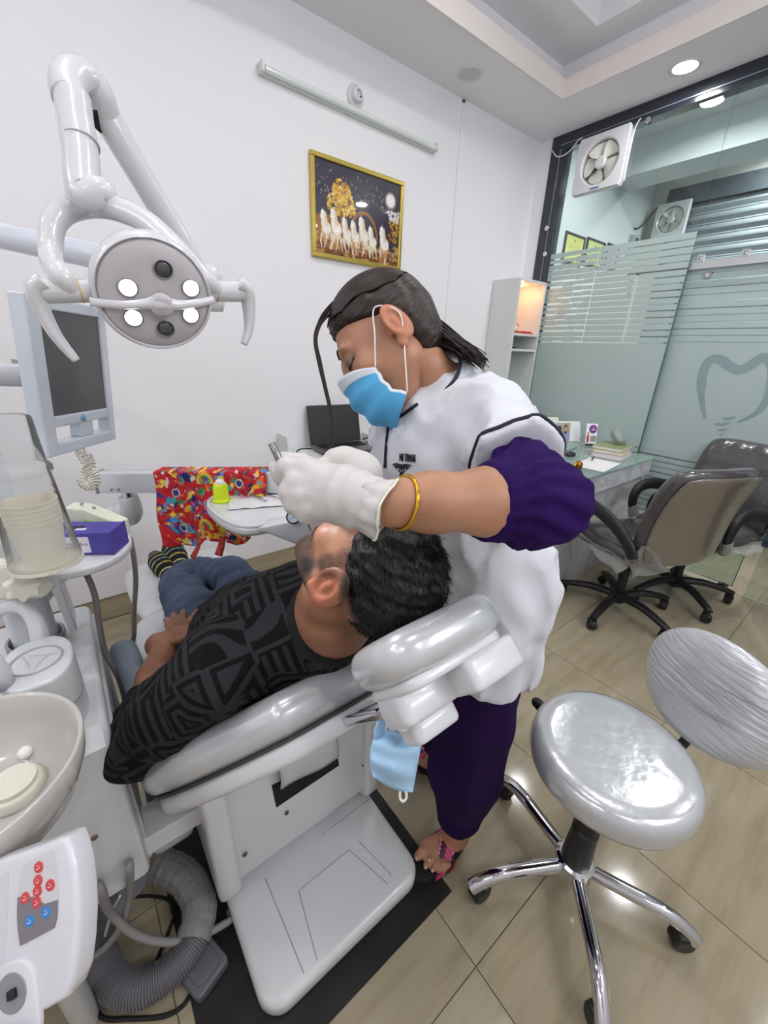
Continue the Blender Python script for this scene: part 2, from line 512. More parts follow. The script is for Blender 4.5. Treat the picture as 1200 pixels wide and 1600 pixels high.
ring(TX0 - 0.09, TX1 + 0.09, TY0 - 0.09, TY1 + 0.09, RX0, GX + 0.05, RY0, WY + 0.05, CZ + 0.085, 3.06, CEIL, 'upper_soffit', ceil)
ring(-0.95, 2.69, -0.78, 1.70, RX0, GX + 0.05, RY0, WY + 0.05, 3.06, 3.16, CEIL, 'coffer_border', ceil)
link('coffer_panel', box((5.2, 4.2, 0.05), (0.75, 0.4, 3.185)), CEIL, ceil)
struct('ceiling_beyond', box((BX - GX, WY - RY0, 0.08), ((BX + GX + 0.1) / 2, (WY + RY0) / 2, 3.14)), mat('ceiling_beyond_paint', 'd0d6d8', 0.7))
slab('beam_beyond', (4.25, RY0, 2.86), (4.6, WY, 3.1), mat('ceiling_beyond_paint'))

# recessed ceiling lamps (the lit ones carry their own light)
LENS_ON = mat('lamp_lens_lit', 'ffffff', 0.4, emit=('fffaf2', 14.0))
LENS_OFF = mat('lamp_lens_dark', 'cfcfd2', 0.5)
def downlight(x, y, z, label, on=True, w=None, r=0.058, spread=175):
    t = thing('recessed_ceiling_lamp', label, 'ceiling lamp', (x, y, z), group='recessed ceiling lamps')
    link('rim', lathe([(r, -0.004), (r * 1.1, -0.007), (r * 1.28, -0.004), (r * 1.3, 0.002), (r, 0.002), (r, -0.004)], 40, cap=False), WHITE, t, smooth=True)
    link('lens', lathe([(0, -0.002), (r, -0.002), (r, 0.001), (0, 0.001)], 40), LENS_ON if on else LENS_OFF, t)
    if on:
        ld = bpy.data.lights.new('lamp_light', 'AREA'); ld.shape = 'DISK'; ld.size = r * 2; ld.energy = w or LAMP_W; ld.color = (0.97, 0.975, 1.0)
        ld.spread = math.radians(spread)
        lo = bpy.data.objects.new('lamp_light', ld); COL.objects.link(lo); lo.parent = t; lo.location = (0, 0, -0.012)
    return t
downlight(2.984, 1.323, CZ, 'round lit recessed lamp in soffit above glass partition')
downlight(2.181, 2.121, CZ, 'round unlit recessed lamp in soffit near white wall', on=False)
for x, y, q in ((2.984, 0.25, 'further along the soffit above the sliding glass door'), (2.984, -0.85, 'in the soffit corner past the sliding door'), (-1.35, 1.2, 'in the rear soffit near the white wall'),
                (-1.35, -0.4, 'in the rear soffit far from the white wall'), (0.1, -1.2, 'in the right soffit towards the rear'), (1.6, -1.2, 'in the right soffit towards the glass')):
    downlight(x, y, CZ, 'lit recessed lamp ' + q, w=LAMP_W)
for x, y, q in ((0.1, 0.2, 'rear right'), (1.55, 0.2, 'front right'), (0.1, 1.15, 'rear left'), (1.55, 1.15, 'front left')):
    downlight(x, y, 3.16, 'lit recessed lamp in the ceiling tray, ' + q + ' of four', w=LAMP_W * 1.0, r=0.08)
for x, y, q in ((3.62, 0.3, 'nearest the sliding door'), (3.62, 1.45, 'nearest the certificates'), (4.88, 1.1, 'nearest the rolling shutter')):
    downlight(x, y, 3.10, 'lit lamp in the ceiling beyond the glass, ' + q, w=LAMP_W * 5.0, r=0.07, spread=165)

# ------------------------------------------------------------------ glass partition
CLEAR = glassmat('clear_glass', 'f0f6f4')
EDGE = mat('glass_edge', '3f6a62', 0.15)
NAVY = mat('black_frame', '20242f', 0.18, coat=0.6)
FILM = None
def film_mat():
    m = bpy.data.materials.new('frosted_film'); m.use_nodes = True
    nt = m.node_tree; nt.nodes.clear()
    out = nt.nodes.new('ShaderNodeOutputMaterial')
    tr = nt.nodes.new('ShaderNodeBsdfTransparent'); tr.inputs[0].default_value = lin('d3dedc')
    df = nt.nodes.new('ShaderNodeBsdfPrincipled'); df.inputs['Base Color'].default_value = lin('bccdca'); df.inputs['Roughness'].default_value = 0.25
    mx = nt.nodes.new('ShaderNodeMixShader'); mx.inputs[0].default_value = 0.84
    nt.links.new(tr.outputs[0], mx.inputs[1]); nt.links.new(df.outputs[0], mx.inputs[2]); nt.links.new(mx.outputs[0], out.inputs[0])
    return m
FILM = film_mat()
FILM2 = mat('grey_film', '8ba1a3', 0.3)
win = bpy.data.objects.new('window_1', None); COL.objects.link(win); win['kind'] = 'structure'
tag(win, 'tall clear glass partition with frosted stripes and dark frame')
def part(name, lo, hi, m, parent, bev=0.0):
    return link(name, box([b - a for a, b in zip(lo, hi)], [(a + b) / 2 for a, b in zip(lo, hi)], bev=bev), m, parent)
part('top_frame', (GX - 0.02, RY0, 2.765), (GX + 0.06, 2.205, CZ), NAVY, win)
part('side_frame', (GX - 0.02, 2.085, 0), (GX + 0.06, 2.205, 2.765), NAVY, win)
part('frame_rib', (GX - 0.026, 2.125, 0), (GX - 0.018, 2.131, 2.77), mat('frame_shine', '8b93a0', 0.2, 0.6), win)
part('frame_rib', (GX - 0.026, RY0, 2.79), (GX - 0.018, 2.13, 2.796), mat('frame_shine'), win)
pane_a = part('pane', (GX, 1.125, 0.01), (GX + 0.010, 2.09, 2.77), CLEAR, win)
pane_b = part('pane', (GX, RY0, 2.0), (GX + 0.010, 1.121, 2.77), CLEAR, win)
pane_c = part('pane', (GX, RY0, 0.01), (GX + 0.010, 0.30, 1.996), CLEAR, win)
part('pane_edge', (GX - 0.0005, 1.121, 0.01), (GX + 0.0105, 1.125, 2.0), EDGE, win)
for (y, z) in ((2.14, 2.30), (2.12, 2.13), (1.55, 2.755), (0.2, 2.755)):
    c = link('patch_fitting', lathe([(0, -0.012), (0.016, -0.010), (0.02, -0.004), (0.02, 0.004)], 20, M=T((GX - 0.022, y, z), (0, PI / 2, 0))), CHROME, win, smooth=True, ang=40)
def film(name, y0, y1, z0, z1, x, parent, m=None):
    return part(name, (x - 0.0012, y0, z0), (x, y1, z1), m or FILM, parent)
fx = GX - 0.0005
film('frosted_film', 1.127, 2.084, 0.82, 1.505, fx, pane_a)
rr = random.Random(3)
k = 0; z = 1.512
while z < 2.12:
    cuts = [1.127, 1.58 + 0.0, 1.70, 1.80, 1.87, 1.95, 2.02, 2.084]
    if z < 1.92:
        film('film_strip', 1.127, 1.40, z, z + 0.030, fx, pane_a)
        film('film_strip', 1.418, 1.70, z, z + 0.033, fx, pane_a)
    else:
        film('film_strip', 1.127, 1.70, z, z + 0.033, fx, pane_a)
    ys = [1.705] + sorted([1.78 + rr.uniform(-.02, .02), 1.86 + rr.uniform(-.02, .02), 1.95 + rr.uniform(-.02, .02)]) + [2.084]
    for a, b in zip(ys[:-1], ys[1:]):
        film('film_strip', a + 0.0012, b - 0.0012, z + rr.choice([0, 0.007]), z + 0.031 + rr.choice([0, 0.004]), fx, pane_a)
    z += 0.0385
z = 0.36
while z < 0.80:
    film('film_strip', 1.127, 2.084, z, z + 0.030, fx, pane_a); z += 0.0385
# sliding door behind the fixed pane
DX = 3.25
door = bpy.data.objects.new('door_1', None); COL.objects.link(door); door['kind'] = 'structure'
tag(door, 'sliding glass door with frosted film and a tooth outline')
dp = part('pane', (DX, 0.375, 0.035), (DX + 0.010, 1.165, 1.985), glassmat('door_glass', 'e6f1ee'), door)
part('pane_edge', (DX - 0.0006, 1.163, 0.035), (DX + 0.0106, 1.167, 1.985), EDGE, door)
part('pane_edge', (DX - 0.0006, 0.373, 0.035), (DX + 0.0106, 0.377, 1.985), EDGE, door)
dxf = DX - 0.0005
film('frosted_film', 0.378, 1.160, 0.815, 1.515, dxf, dp)
z = 1.520
while z < 1.955:
    film('film_strip', 0.378, 1.160, z, z + 0.033, dxf, dp); z += 0.0385
z = 0.36
while z < 0.80:
    film('film_strip', 0.378, 1.160, z, z + 0.030, dxf, dp); z += 0.0385
# tooth outline, cut from darker film: a thick open curve standing just proud of the frosted film
def ribbon(path, wid, x, name, parent):
    P = spline(path, 8); n = len(P); V = []; F = []
    for i, p in enumerate(P):
        a = P[max(0, i - 1)]; b = P[min(n - 1, i + 1)]; t = (b - a).normalized(); s = Vector((0, -t.z, t.y))
        w = wid(i / (n - 1))
        for dx in (0, -0.0012):
            V += [p + s * w + Vector((dx, 0, 0)), p - s * w + Vector((dx, 0, 0))]
    for i in range(n - 1):
        a = i * 4; b = a + 4
        F += [(a + 2, a + 3, b + 3, b + 2), (a, b, b + 1, a + 1), (a, a + 2, b + 2, b), (a + 1, b + 1, b + 3, a + 3)]
    F += [(0, 1, 3, 2), (4 * n - 4, 4 * n - 2, 4 * n - 1, 4 * n - 3)]
    return link(name, pymesh(V, F), FILM2, parent)
def L(px, py): return tuple(atx(px, py, dxf - 0.0015))
ribbon([L(1102, 655), L(1096, 620), L(1098, 585), L(1108, 564), L(1124, 561), L(1140, 572), L(1155, 578), L(1172, 571), L(1190, 559), L(1206, 566), L(1208, 590), L(1200, 620), L(1182, 645), L(1152, 660)],
       lambda t: 0.025 * (1 - 0.75 * max(0, (t - 0.8) / 0.2)) if t > 0.1 else 0.008 + 0.11 * t, dxf, 'tooth_mark', dp)
for (y0, a, b, w) in ((652, 1128, 1150, .006), (661, 1116, 1142, .006), (670, 1120, 1138, .005), (677, 1122, 1132, .004)):
    ribbon([L(a, y0 + 1), L((a + b) / 2, y0 + 2), L(b, y0 - 1)], lambda t, w=w: w * (0.4 + math.sin(PI * t)), dxf, 'implant_thread', dp)
# rail, hangers and pull
part('rail', (DX - 0.03, -0.2, 1.925), (DX - 0.012, 1.49, 1.965), mat('rail_alu', 'd3d5d6', 0.3, 0.35), door)
for y in (1.29, 1.08, 0.865):
    h = part('hanger', (DX - 0.034, y - 0.019, 1.962), (DX - 0.010, y + 0.019, 1.998), mat('rail_alu'), door, 0.003)
    link('wheel_bolt', lathe([(0, -0.004), (0.008, -0.003), (0.009, 0.0)], 16, M=T((DX - 0.034, y, 1.98), (0, PI / 2, 0))), CHROME, h, smooth=True)
link('door_pull', lathe([(0, -0.022), (0.014, -0.021), (0.019, -0.014), (0.019, 0.0), (0.024, 0.003)], 28, M=T((DX, 1.02, 1.89), (0, PI / 2, 0))), CHROME, door, smooth=True, ang=50)
link('floor_guide', lathe([(0.03, 0), (0.03, 0.028), (0.022, 0.034), (0, 0.034)], 24, M=T((DX + 0.0, 0.42, 0.0))), STEEL, door, smooth=True, ang=40)

# ------------------------------------------------------------------ beyond the glass
sh = thing('rolling_shutter', 'grey slatted rolling shutter on the far wall beyond the glass', 'shutter', (BX - 0.01, 0.35, 0))
slat = prism([(-0.006, 0), (0.0, 0.012), (-0.018, 0.047), (-0.018, 0.06), (0.0, 0.092), (0.006, 0.092), (0.006, 0)], -1.75, 1.75)
slat.transform(Matrix(((1, 0, 0, 0), (0, 0, 1, 0), (0, 1, 0, 0), (0, 0, 0, 1))))
slat.materials.append(mat('shutter_steel', '8b9398', 0.5, 0.1))
for i in range(30):
    o = link('slat', slat, None, sh); o.location = (-0.014, 0, 0.02 + i * 0.0925)
part('head_box', (-0.06, -1.78, 2.80), (-0.002, 1.80, 2.95), mat('shutter_box', '4d545a', 0.5), sh)
cb_ = thing('tall_cabinet', 'dark blue grey cabinet behind the sliding door', 'cabinet', (4.55, 0.32, 0))
part('body', (-0.2, -0.5, 0), (0.2, 0.42, 1.45), mat('blue_grey_laminate', '46586a', 0.35), cb_, 0.004)
for z in (0.06, 0.52, 0.98): 
    d_ = part('drawer', (-0.215, -0.48, z), (-0.2, 0.40, z + 0.44), mat('blue_grey_laminate'), cb_, 0.003)
    part('handle', (-0.232, -0.1, z + 0.38), (-0.215, 0.05, z + 0.395), STEEL, d_, 0.003)
# ================================================================== RASTER PRINTS
class Pic:
    def __init__(s, w, h, c):
        s.a = np.zeros((h, w, 3)); s.a[:] = [int(c[i:i + 2], 16) / 255 for i in (0, 2, 4)]
        s.y, s.x = np.mgrid[0:h, 0:w]; s.w, s.h = w, h
        s.u = s.x / (w - 1); s.v = s.y / (h - 1)
    def mix(s, m, c):
        c = np.array([int(c[i:i + 2], 16) / 255 for i in (0, 2, 4)]); m = np.clip(m, 0, 1)[..., None]
        s.a = s.a * (1 - m) + c * m
    def ell(s, cx, cy, rx, ry, c, soft=0.15, ang=0.0, k=1.0):
        dx, dy = s.u - cx, s.v - cy; ca, sa = math.cos(ang), math.sin(ang)
        d = np.sqrt(((dx * ca + dy * sa) / rx) ** 2 + ((-dx * sa + dy * ca) / ry) ** 2)
        s.mix(np.clip((1 - d) / soft + 0.5, 0, 1) * k, c)
    def line(s, x0, y0, x1, y1, r, c, r1=None, k=1.0):
        dx, dy = x1 - x0, y1 - y0; t = np.clip(((s.u - x0) * dx + (s.v - y0) * dy) / max(dx * dx + dy * dy, 1e-9), 0, 1)
        d = np.hypot(s.u - x0 - t * dx, s.v - y0 - t * dy); rr_ = r + ((r if r1 is None else r1) - r) * t
        s.mix(np.clip((rr_ - d) / 0.004 + 0.5, 0, 1) * k, c)
    def rect(s, x0, y0, x1, y1, c, k=1.0):
        s.mix(((s.u >= x0) & (s.u <= x1) & (s.v >= y0) & (s.v <= y1)) * k, c)
    def grain(s, amt, seed=1):
        s.a = np.clip(s.a * (1 + np.random.default_rng(seed).normal(0, amt, s.a.shape[:2])[..., None]), 0, 1)

# ------------------------------------------------------------------ framed picture of white horses
g = random.Random(5)
p = Pic(210, 156, '332d40')
p.mix(np.clip((p.v - 0.45) * 1.2, 0, 1) * 0.5, '5a4a4e')
for i in range(90):
    p.ell(g.uniform(0.03, 0.8), 0.05 + 0.28 * g.random() ** 0.8 + 0.05 * g.random(), 0.0045, 0.010, 'b9b3a0', 0.6, k=0.8)
p.ell(0.55, 0.72, 0.17, 0.30, 'a8742c', 0.08); p.ell(0.55, 0.74, 0.155, 0.28, '3a3244', 0.1); p.ell(0.12, 0.75, 0.2, 0.2, '9a6a28', 0.2)
for i in range(420):
    a, r = g.uniform(0, 6.28), g.random() ** 0.5
    q = 1 + 0.15 * math.sin(3 * a)
    p.ell(0.29 + 0.145 * r * math.cos(a) * q, 0.37 + 0.20 * r * math.sin(a) * q, 0.013, 0.014, g.choice(['d9a325', 'f0c64a', 'b87a18', 'f6de8a', 'c98f22', 'e8b030']), 0.5, k=0.85)
p.line(0.29, 0.5, 0.29, 0.75, 0.016, '8a5a20')
p.ell(0.875, 0.215, 0.062, 0.085, 'fff8e0', 0.6); p.ell(0.875, 0.215, 0.05, 0.068, 'fffdf2', 0.2)
for i in range(60):
    a, r = g.uniform(0, 6.28), g.random() ** 0.5
    p.ell(0.93 + 0.07 * r * math.cos(a), 0.55 + 0.16 * r * math.sin(a), 0.014, 0.016, g.choice(['b07820', 'c99a3a', '8a5a1a']), 0.4)
for i in range(40):
    p.ell(0.9 + g.uniform(-.05, .09), 0.38 + g.uniform(-.05, .07), 0.014, 0.02, 'dcd9d6', 0.5, k=0.8)
p.mix(np.clip((p.v - 0.80) * 9, 0, 1), '7a4a22')
for i in range(160):
    p.ell(g.uniform(0, 1), g.uniform(0.74, 1.0), g.uniform(0.01, 0.05), g.uniform(0.008, 0.03), g.choice(['caa05c', 'a9713a', 'e8cf9c', '5a3a20', '3a2c22', 'd9b070']), 0.6, k=0.6)
for n_, (cx, cy, s_) in enumerate(((0.10, 0.68, 1.0), (0.21, 0.66, 1.1), (0.33, 0.70, 0.95), (0.43, 0.71, 0.95), (0.53, 0.67, 1.1), (0.64, 0.72, 0.9), (0.79, 0.72, 1.1))):
    wht, shd = 'f7efe4', 'd8b894'
    p.ell(cx + 0.02, cy + 0.06, 0.052 * s_, 0.085 * s_, shd, 0.3); p.ell(cx + 0.025, cy + 0.03, 0.048 * s_, 0.07 * s_, wht, 0.35)
    p.line(cx, cy, cx - 0.015 * s_, cy - 0.14 * s_, 0.034 * s_, wht, 0.018 * s_)
    p.line(cx - 0.018 * s_, cy - 0.145 * s_, cx - 0.034 * s_, cy - 0.075 * s_, 0.017 * s_, 'fdf8f0', 0.009 * s_)
    p.line(cx + 0.008 * s_, cy - 0.14 * s_, cx + 0.026 * s_, cy - 0.01, 0.010 * s_, 'e9cfae', 0.016 * s_)
    p.line(cx - 0.014, cy - 0.16 * s_, cx - 0.013, cy - 0.18 * s_, 0.005, wht, 0.002)
    for q, lx in enumerate((-0.03, -0.005, 0.03, 0.055)):
        kx = cx + lx * s_ + g.uniform(-.02, .02)
        p.line(cx + lx * s_, cy + 0.1 * s_, kx, cy + 0.18 * s_, 0.011 * s_, g.choice(['e9d3b6', 'c9976a', 'f3e6d2']), 0.008)
        p.line(kx, cy + 0.18 * s_, kx + g.uniform(-.025, .02), cy + 0.25 * s_, 0.008 * s_, g.choice(['e2c49c', 'b27a4a', 'efe0c8']), 0.005)
p.grain(0.07)
pic = thing('framed_picture', 'gold framed picture of galloping white horses on the white wall', 'picture', (1.5675, WY - 0.001, 2.103))
W_, H_ = 0.624, 0.464
GF = mat('gold_frame', 'c9b45a', 0.3, 0.75)
for nm, lo, hi in (('frame_rail', (-W_ / 2, -0.024, H_ / 2 - 0.022), (W_ / 2, 0, H_ / 2)), ('frame_rail', (-W_ / 2, -0.024, -H_ / 2), (W_ / 2, 0, -H_ / 2 + 0.022)),
                   ('frame_stile', (-W_ / 2, -0.024, -H_ / 2 + 0.022), (-W_ / 2 + 0.022, 0, H_ / 2 - 0.022)), ('frame_stile', (W_ / 2 - 0.022, -0.024, -H_ / 2 + 0.022), (W_ / 2, 0, H_ / 2 - 0.022))):
    part(nm, lo, hi, GF, pic, 0.003)
me = paint_sheet(p.a, W_ - 0.04, H_ - 0.04); me.transform(T((0, -0.014, 0), (PI / 2, 0, 0)))
link('print', me, vcol('glossy_print', 0.25, 0.9), pic)

# ------------------------------------------------------------------ batten lamp, lamp holder, conduit
bt = thing('tube_lamp_batten', 'unlit white tube lamp batten fixed high on the wall', 'tube lamp', (1.5615, WY, 2.555))
bt.rotation_euler = (0, 0.012, 0)
part('housing', (-0.548, -0.026, -0.019), (0.548, 0, 0.021), mat('batten_white', 'd6dad8', 0.4), bt, 0.004)
link('tube', tube([(-0.535, -0.034, -0.002), (0.535, -0.034, -0.002)], 0.0135, 16), mat('tube_glass', 'dfe6e2', 0.15, coat=0.5), bt, smooth=True, ang=40)
for x in (-0.545, 0.545): part('end_cap', (x - 0.008, -0.05, -0.02), (x + 0.008, 0, 0.022), WHITE2, bt, 0.004)
hd = thing('lamp_holder', 'round white lamp holder on the wall above the batten', 'lamp holder', (1.537, WY, 2.626))
link('base', lathe([(0.05, 0), (0.05, 0.010), (0.044, 0.016), (0, 0.016)], 36, M=T((0, 0, 0), (PI / 2, 0, 0))), WHITE2, hd, smooth=True, ang=40)
link('socket', lathe([(0.034, 0.014), (0.033, 0.030), (0.026, 0.040), (0.018, 0.042), (0.016, 0.030), (0, 0.03)], 32, M=T((0, 0, 0), (PI / 2, 0, 0))), WHITE, hd, smooth=True, ang=40)
link('screw', lathe([(0.005, 0.04), (0.004, 0.044), (0, 0.044)], 12, M=T((0.012, 0, -0.01), (PI / 2, 0, 0))), mat('dark_hole', '4a4a4a', 0.6), hd)
cd = thing('cable_conduit', 'thin white cable conduit running down the white wall', 'conduit', (2.343, WY, 0))
part('channel', (-0.008, -0.010, 0.9), (0.008, 0, CZ - 0.004), WALL, cd, 0.002)
part('clip', (-0.012, -0.013, 2.835), (0.006, 0, 2.85), mat('dark_clip', '55524f', 0.6), cd, 0.002)
for z in (1.2, 1.7, 2.2): part('clip', (-0.010, -0.012, z), (0.010, 0, z + 0.018), WALL, cd, 0.002)

# unseen tube lamps added behind and right of the viewer to brighten the ceiling
def added_lit_batten(label, loc, rz, watts):
    t = thing('tube_lamp_batten', label, 'tube lamp', loc, rz)
    part('housing', (-0.6, -0.026, -0.019), (0.6, 0, 0.021), mat('batten_white'), t, 0.004)
    link('tube', tube([(-0.585, -0.040, 0.0), (0.585, -0.040, 0.0)], 0.0135, 16), mat('tube_lit', 'ffffff', 0.3, emit=('f2f5ff', 12.0)), t, smooth=True, ang=40)
    for x in (-0.595, 0.595): part('end_cap', (x - 0.008, -0.055, -0.02), (x + 0.008, 0, 0.022), WHITE2, t, 0.004)
    a = bpy.data.lights.new('added_tube_light', 'AREA'); a.shape = 'RECTANGLE'; a.size = 1.15; a.size_y = 0.025; a.energy = watts; a.color = (0.95, 0.97, 1.0)
    o_ = bpy.data.objects.new('added_tube_light', a); COL.objects.link(o_); o_.parent = t; o_.location = (0, -0.060, 0); o_.rotation_euler = (-PI / 2, 0, 0)
added_lit_batten('added lit tube lamp high on right wall outside the picture', (1.4, RY0, 2.45), PI, 13)
added_lit_batten('added lit tube lamp high on rear wall outside the picture', (RX0, 0.6, 2.45), PI / 2, 1.5)

# ------------------------------------------------------------------ exhaust fans
def fan(name_label, loc, size, rz, nb=5):
    t = thing('exhaust_fan', name_label, 'fan', loc, rz)
    w, h = size; R = min(w, h) * 0.385
    # local: y forward towards the viewer, x across, z up
    bm = bmesh.new(); n = 48
    sq = []
    for i in range(n):
        a = 2 * PI * i / n; c, s = math.cos(a), math.sin(a); k = 1 / max(abs(c) / (w / 2), abs(s) / (h / 2)); sq.append((c * k, s * k))
    rows = []
    for (f, rad, y) in ((1, 0, 0.0), (1, 0, 0.042), (0.985, 0, 0.048), (0, R * 1.06, 0.048), (0, R, 0.040), (0, R * 0.99, 0.0)):
        rows.append([bm.verts.new((sq[i][0] * f if f else rad * math.cos(2 * PI * i / n), y, sq[i][1] * f if f else rad * math.sin(2 * PI * i / n))) for i in range(n)])
    for a, b in zip(rows[:-1], rows[1:]):
        for i in range(n): bm.faces.new((a[i], a[(i + 1) % n], b[(i + 1) % n], b[i]))
    bmesh.ops.recalc_face_normals(bm, faces=bm.faces)
    link('housing', from_bm(bm), WHITE, t, smooth=True, ang=30)
    link('back_shutter', lathe([(0, 0.003), (R * 1.0, 0.003), (R * 1.0, 0.0), (0, 0)], 40, M=T((0, 0, 0), (-PI / 2, 0, 0))), mat('fan_shade', '8d8a7c', 0.6), t)
    link('hub', lathe([(R * 0.30, 0.012), (R * 0.30, 0.036), (R * 0.24, 0.043), (0, 0.045)], 28, M=T((0, 0, 0), (-PI / 2, 0, 0))), WHITE, t, smooth=True, ang=40)
    bl = bmesh.new(); V = []
    for i in range(7):
        rr_ = R * (0.24 + 0.70 * i / 6); wd = (0.28 + 0.36 * math.sin(PI * (0.15 + 0.6 * i / 6)))
        row = []
        for j in range(5):
            a = (j / 4 - 0.5) * 2 * wd; tw = (j / 4 - 0.5) * 0.026
            row.append((rr_ * math.sin(a), 0.022 + tw, rr_ * math.cos(a)))
        V.append(row)
    vs = [[bl.verts.new(q) for q in r_] for r_ in V]; vb = [[bl.verts.new((q[0], q[1] - 0.003, q[2])) for q in r_] for r_ in V]
    for i in range(6):
        for j in range(4):
            bl.faces.new((vs[i][j], vs[i][j + 1], vs[i + 1][j + 1], vs[i + 1][j])); bl.faces.new((vb[i][j], vb[i + 1][j], vb[i + 1][j + 1], vb[i][j + 1]))
    bmesh.ops.recalc_face_normals(bl, faces=bl.faces)
    bme = from_bm(bl)
    for k in range(nb):
        b = link('blade', bme if k == 0 else bme, mat('fan_blade', 'e4e2da', 0.4) if k == 0 else None, t, smooth=True); b.rotation_euler = (0, 2 * PI * k / nb + 0.4, 0)
    for (x, z) in ((0.42, 0.42), (-0.42, -0.42)):
        pass
    return t
f1 = fan('white exhaust fan set high in the glass partition', (GX - 0.003, 1.805, 2.613), (0.335, 0.315), PI / 2)
part('name_strip', (-0.03, 0.0485, -0.147), (0.03, 0.0495, -0.14), mat('blue_strip', '3a4a90', 0.5), f1)
link('bracket_arm', rod((0.03, 0.012, -0.045), (0.12, 0.012, -0.05), 0.008), mat('fan_shade'), f1)
link('bracket_arm', rod((-0.12, 0.012, 0.03), (-0.03, 0.012, 0.02), 0.008), mat('fan_shade'), f1)
f2 = fan('smaller white exhaust fan on the far wall beyond the glass', (BX - 0.075, 2.06, 2.685), (0.285, 0.285), PI / 2, 6)
w1 = thing('fan_cable', 'white cable drooping from the corner to the exhaust fan', 'cable', (GX - 0.03, 2.1, 2.75))
wobj('cable', tube(spline([(GX - 0.026, 2.195, 2.78), (GX - 0.03, 2.15, 2.735), (GX - 0.03, 2.10, 2.725), (GX - 0.03, 2.05, 2.74), (GX - 0.03, 2.0, 2.78), (GX - 0.028, 1.97, 2.79)], 8), 0.004, 8), WHITE2, w1, smooth=True)
w2 = thing('hanging_fan_cable', 'thin white cable hanging beside the large exhaust fan', 'cable', (GX - 0.03, 1.62, 2.7))
wobj('cable', tube(spline([(GX - 0.025, 1.60, 2.78), (GX - 0.045, 1.61, 2.74), (GX - 0.045, 1.615, 2.66), (GX - 0.04, 1.618, 2.56), (GX - 0.03, 1.62, 2.47)], 8), 0.0035, 8), WHITE2, w2, smooth=True)
w3 = thing('black_fan_cable', 'black cable looping from wall box to the far exhaust fan', 'cable', (5.0, 2.25, 2.6))
wobj('cable', tube(spline([(5.1, 2.2, 2.83), (5.1, 2.235, 2.79), (5.05, 2.27, 2.70), (4.98, 2.29, 2.635), (4.9, 2.30, 2.62)], 8), 0.006, 8), RUBBER, w3, smooth=True)
sb = thing('switch_box', 'grey electrical switch box on the wall beyond the glass', 'switch box', (4.93, WY, 2.47))
part('body', (-0.07, -0.05, -0.09), (0.07, 0, 0.09), mat('box_grey', 'aab2b2', 0.5), sb, 0.006)
for z in (-0.05, 0.0, 0.05): part('switch', (-0.05, -0.058, z - 0.015), (0.03, -0.05, z + 0.015), mat('box_dark', '5b6263', 0.5), sb, 0.003)
w4 = thing('wall_pipe', 'pale bent pipe on the wall beneath the far exhaust fan', 'pipe', (5.15, 2.28, 2.3))
wobj('pipe', tube(spline([(5.08, 2.285, 2.05), (5.08, 2.285, 2.45), (5.09, 2.285, 2.52), (5.15, 2.285, 2.535), (5.185, 2.28, 2.535)], 6), 0.012, 10), mat('box_grey'), w4, smooth=True)

# ------------------------------------------------------------------ certificates
def cert(x0, x1, z0, z1, bgc, lab, ringed=False):
    t = thing('framed_certificate', lab, 'certificate', ((x0 + x1) / 2, WY - 0.001, (z0 + z1) / 2))
    w, h = x1 - x0, z1 - z0
    FR = mat('dark_cert_frame', '3a3b3d', 0.4)
    for nm, lo, hi in (('frame_rail', (-w / 2, -0.015, h / 2 - 0.016), (w / 2, 0, h / 2)), ('frame_rail', (-w / 2, -0.015, -h / 2), (w / 2, 0, -h / 2 + 0.016)),
                       ('frame_stile', (-w / 2, -0.015, -h / 2 + 0.016), (-w / 2 + 0.02, 0, h / 2 - 0.016)), ('frame_stile', (w / 2 - 0.02, -0.015, -h / 2 + 0.016), (w / 2, 0, h / 2 - 0.016))):
        part(nm, lo, hi, FR, t, 0.002)
    q = Pic(60, 60, bgc)
    q.ell(0.5, 0.2, 0.06, 0.05, 'a89a3a' if not ringed else '888a98', 0.3)
    for i in range(5): q.rect(0.22 + 0.03 * (i % 2), 0.36 + i * 0.08, 0.78 - 0.04 * (i % 3), 0.375 + i * 0.08, 'a3a04a' if not ringed else '9a9ca8', 0.7)
    if ringed: q.ell(0.5, 0.55, 0.3, 0.3, '7f8390', 0.15); q.ell(0.5, 0.55, 0.23, 0.23, bgc, 0.15)
    me = paint_sheet(q.a, w - 0.03, h - 0.024); me.transform(T((0, -0.008, 0), (PI / 2, 0, 0)))
    link('sheet', me, vcol('paper_print', 0.4, 0.4), t)
cert(3.70, 4.03, 2.175, 2.40, 'd3d27a', 'largest yellow framed certificate nearest the dark frame')
cert(4.065, 4.40, 2.20, 2.415, 'c3d488', 'green yellow framed certificate between two others')
cert(4.45, 4.68, 2.22, 2.43, 'c9cbd4', 'small grey framed certificate with a round seal')

# ------------------------------------------------------------------ tall shelf cabinet with a lit niche
SHW = mat('shelf_laminate', 'd9dcda', 0.35)
sc_ = thing('shelf_cabinet', 'tall narrow white shelf cabinet with warm lit niche in corner', 'cabinet', (3.005, 2.185, 0))
hx, hy = 0.175, 0.122
part('side_panel', (-hx, -hy, 0), (-hx + 0.018, hy, 1.93), SHW, sc_, 0.001)
part('side_panel', (hx - 0.018, -hy, 0), (hx, hy, 1.93), SHW, sc_, 0.001)
part('top_panel', (-hx + 0.018, -hy, 1.912), (hx - 0.018, hy, 1.93), SHW, sc_, 0.001)
part('back_panel', (-hx + 0.018, hy - 0.008, 0), (hx - 0.018, hy, 1.912), SHW, sc_)
for z in (1.560, 1.448, 1.0, 0.55, 0.06): part('shelf', (-hx + 0.018, -hy + 0.001, z - 0.018), (hx - 0.018, hy - 0.008, z), SHW, sc_, 0.001)
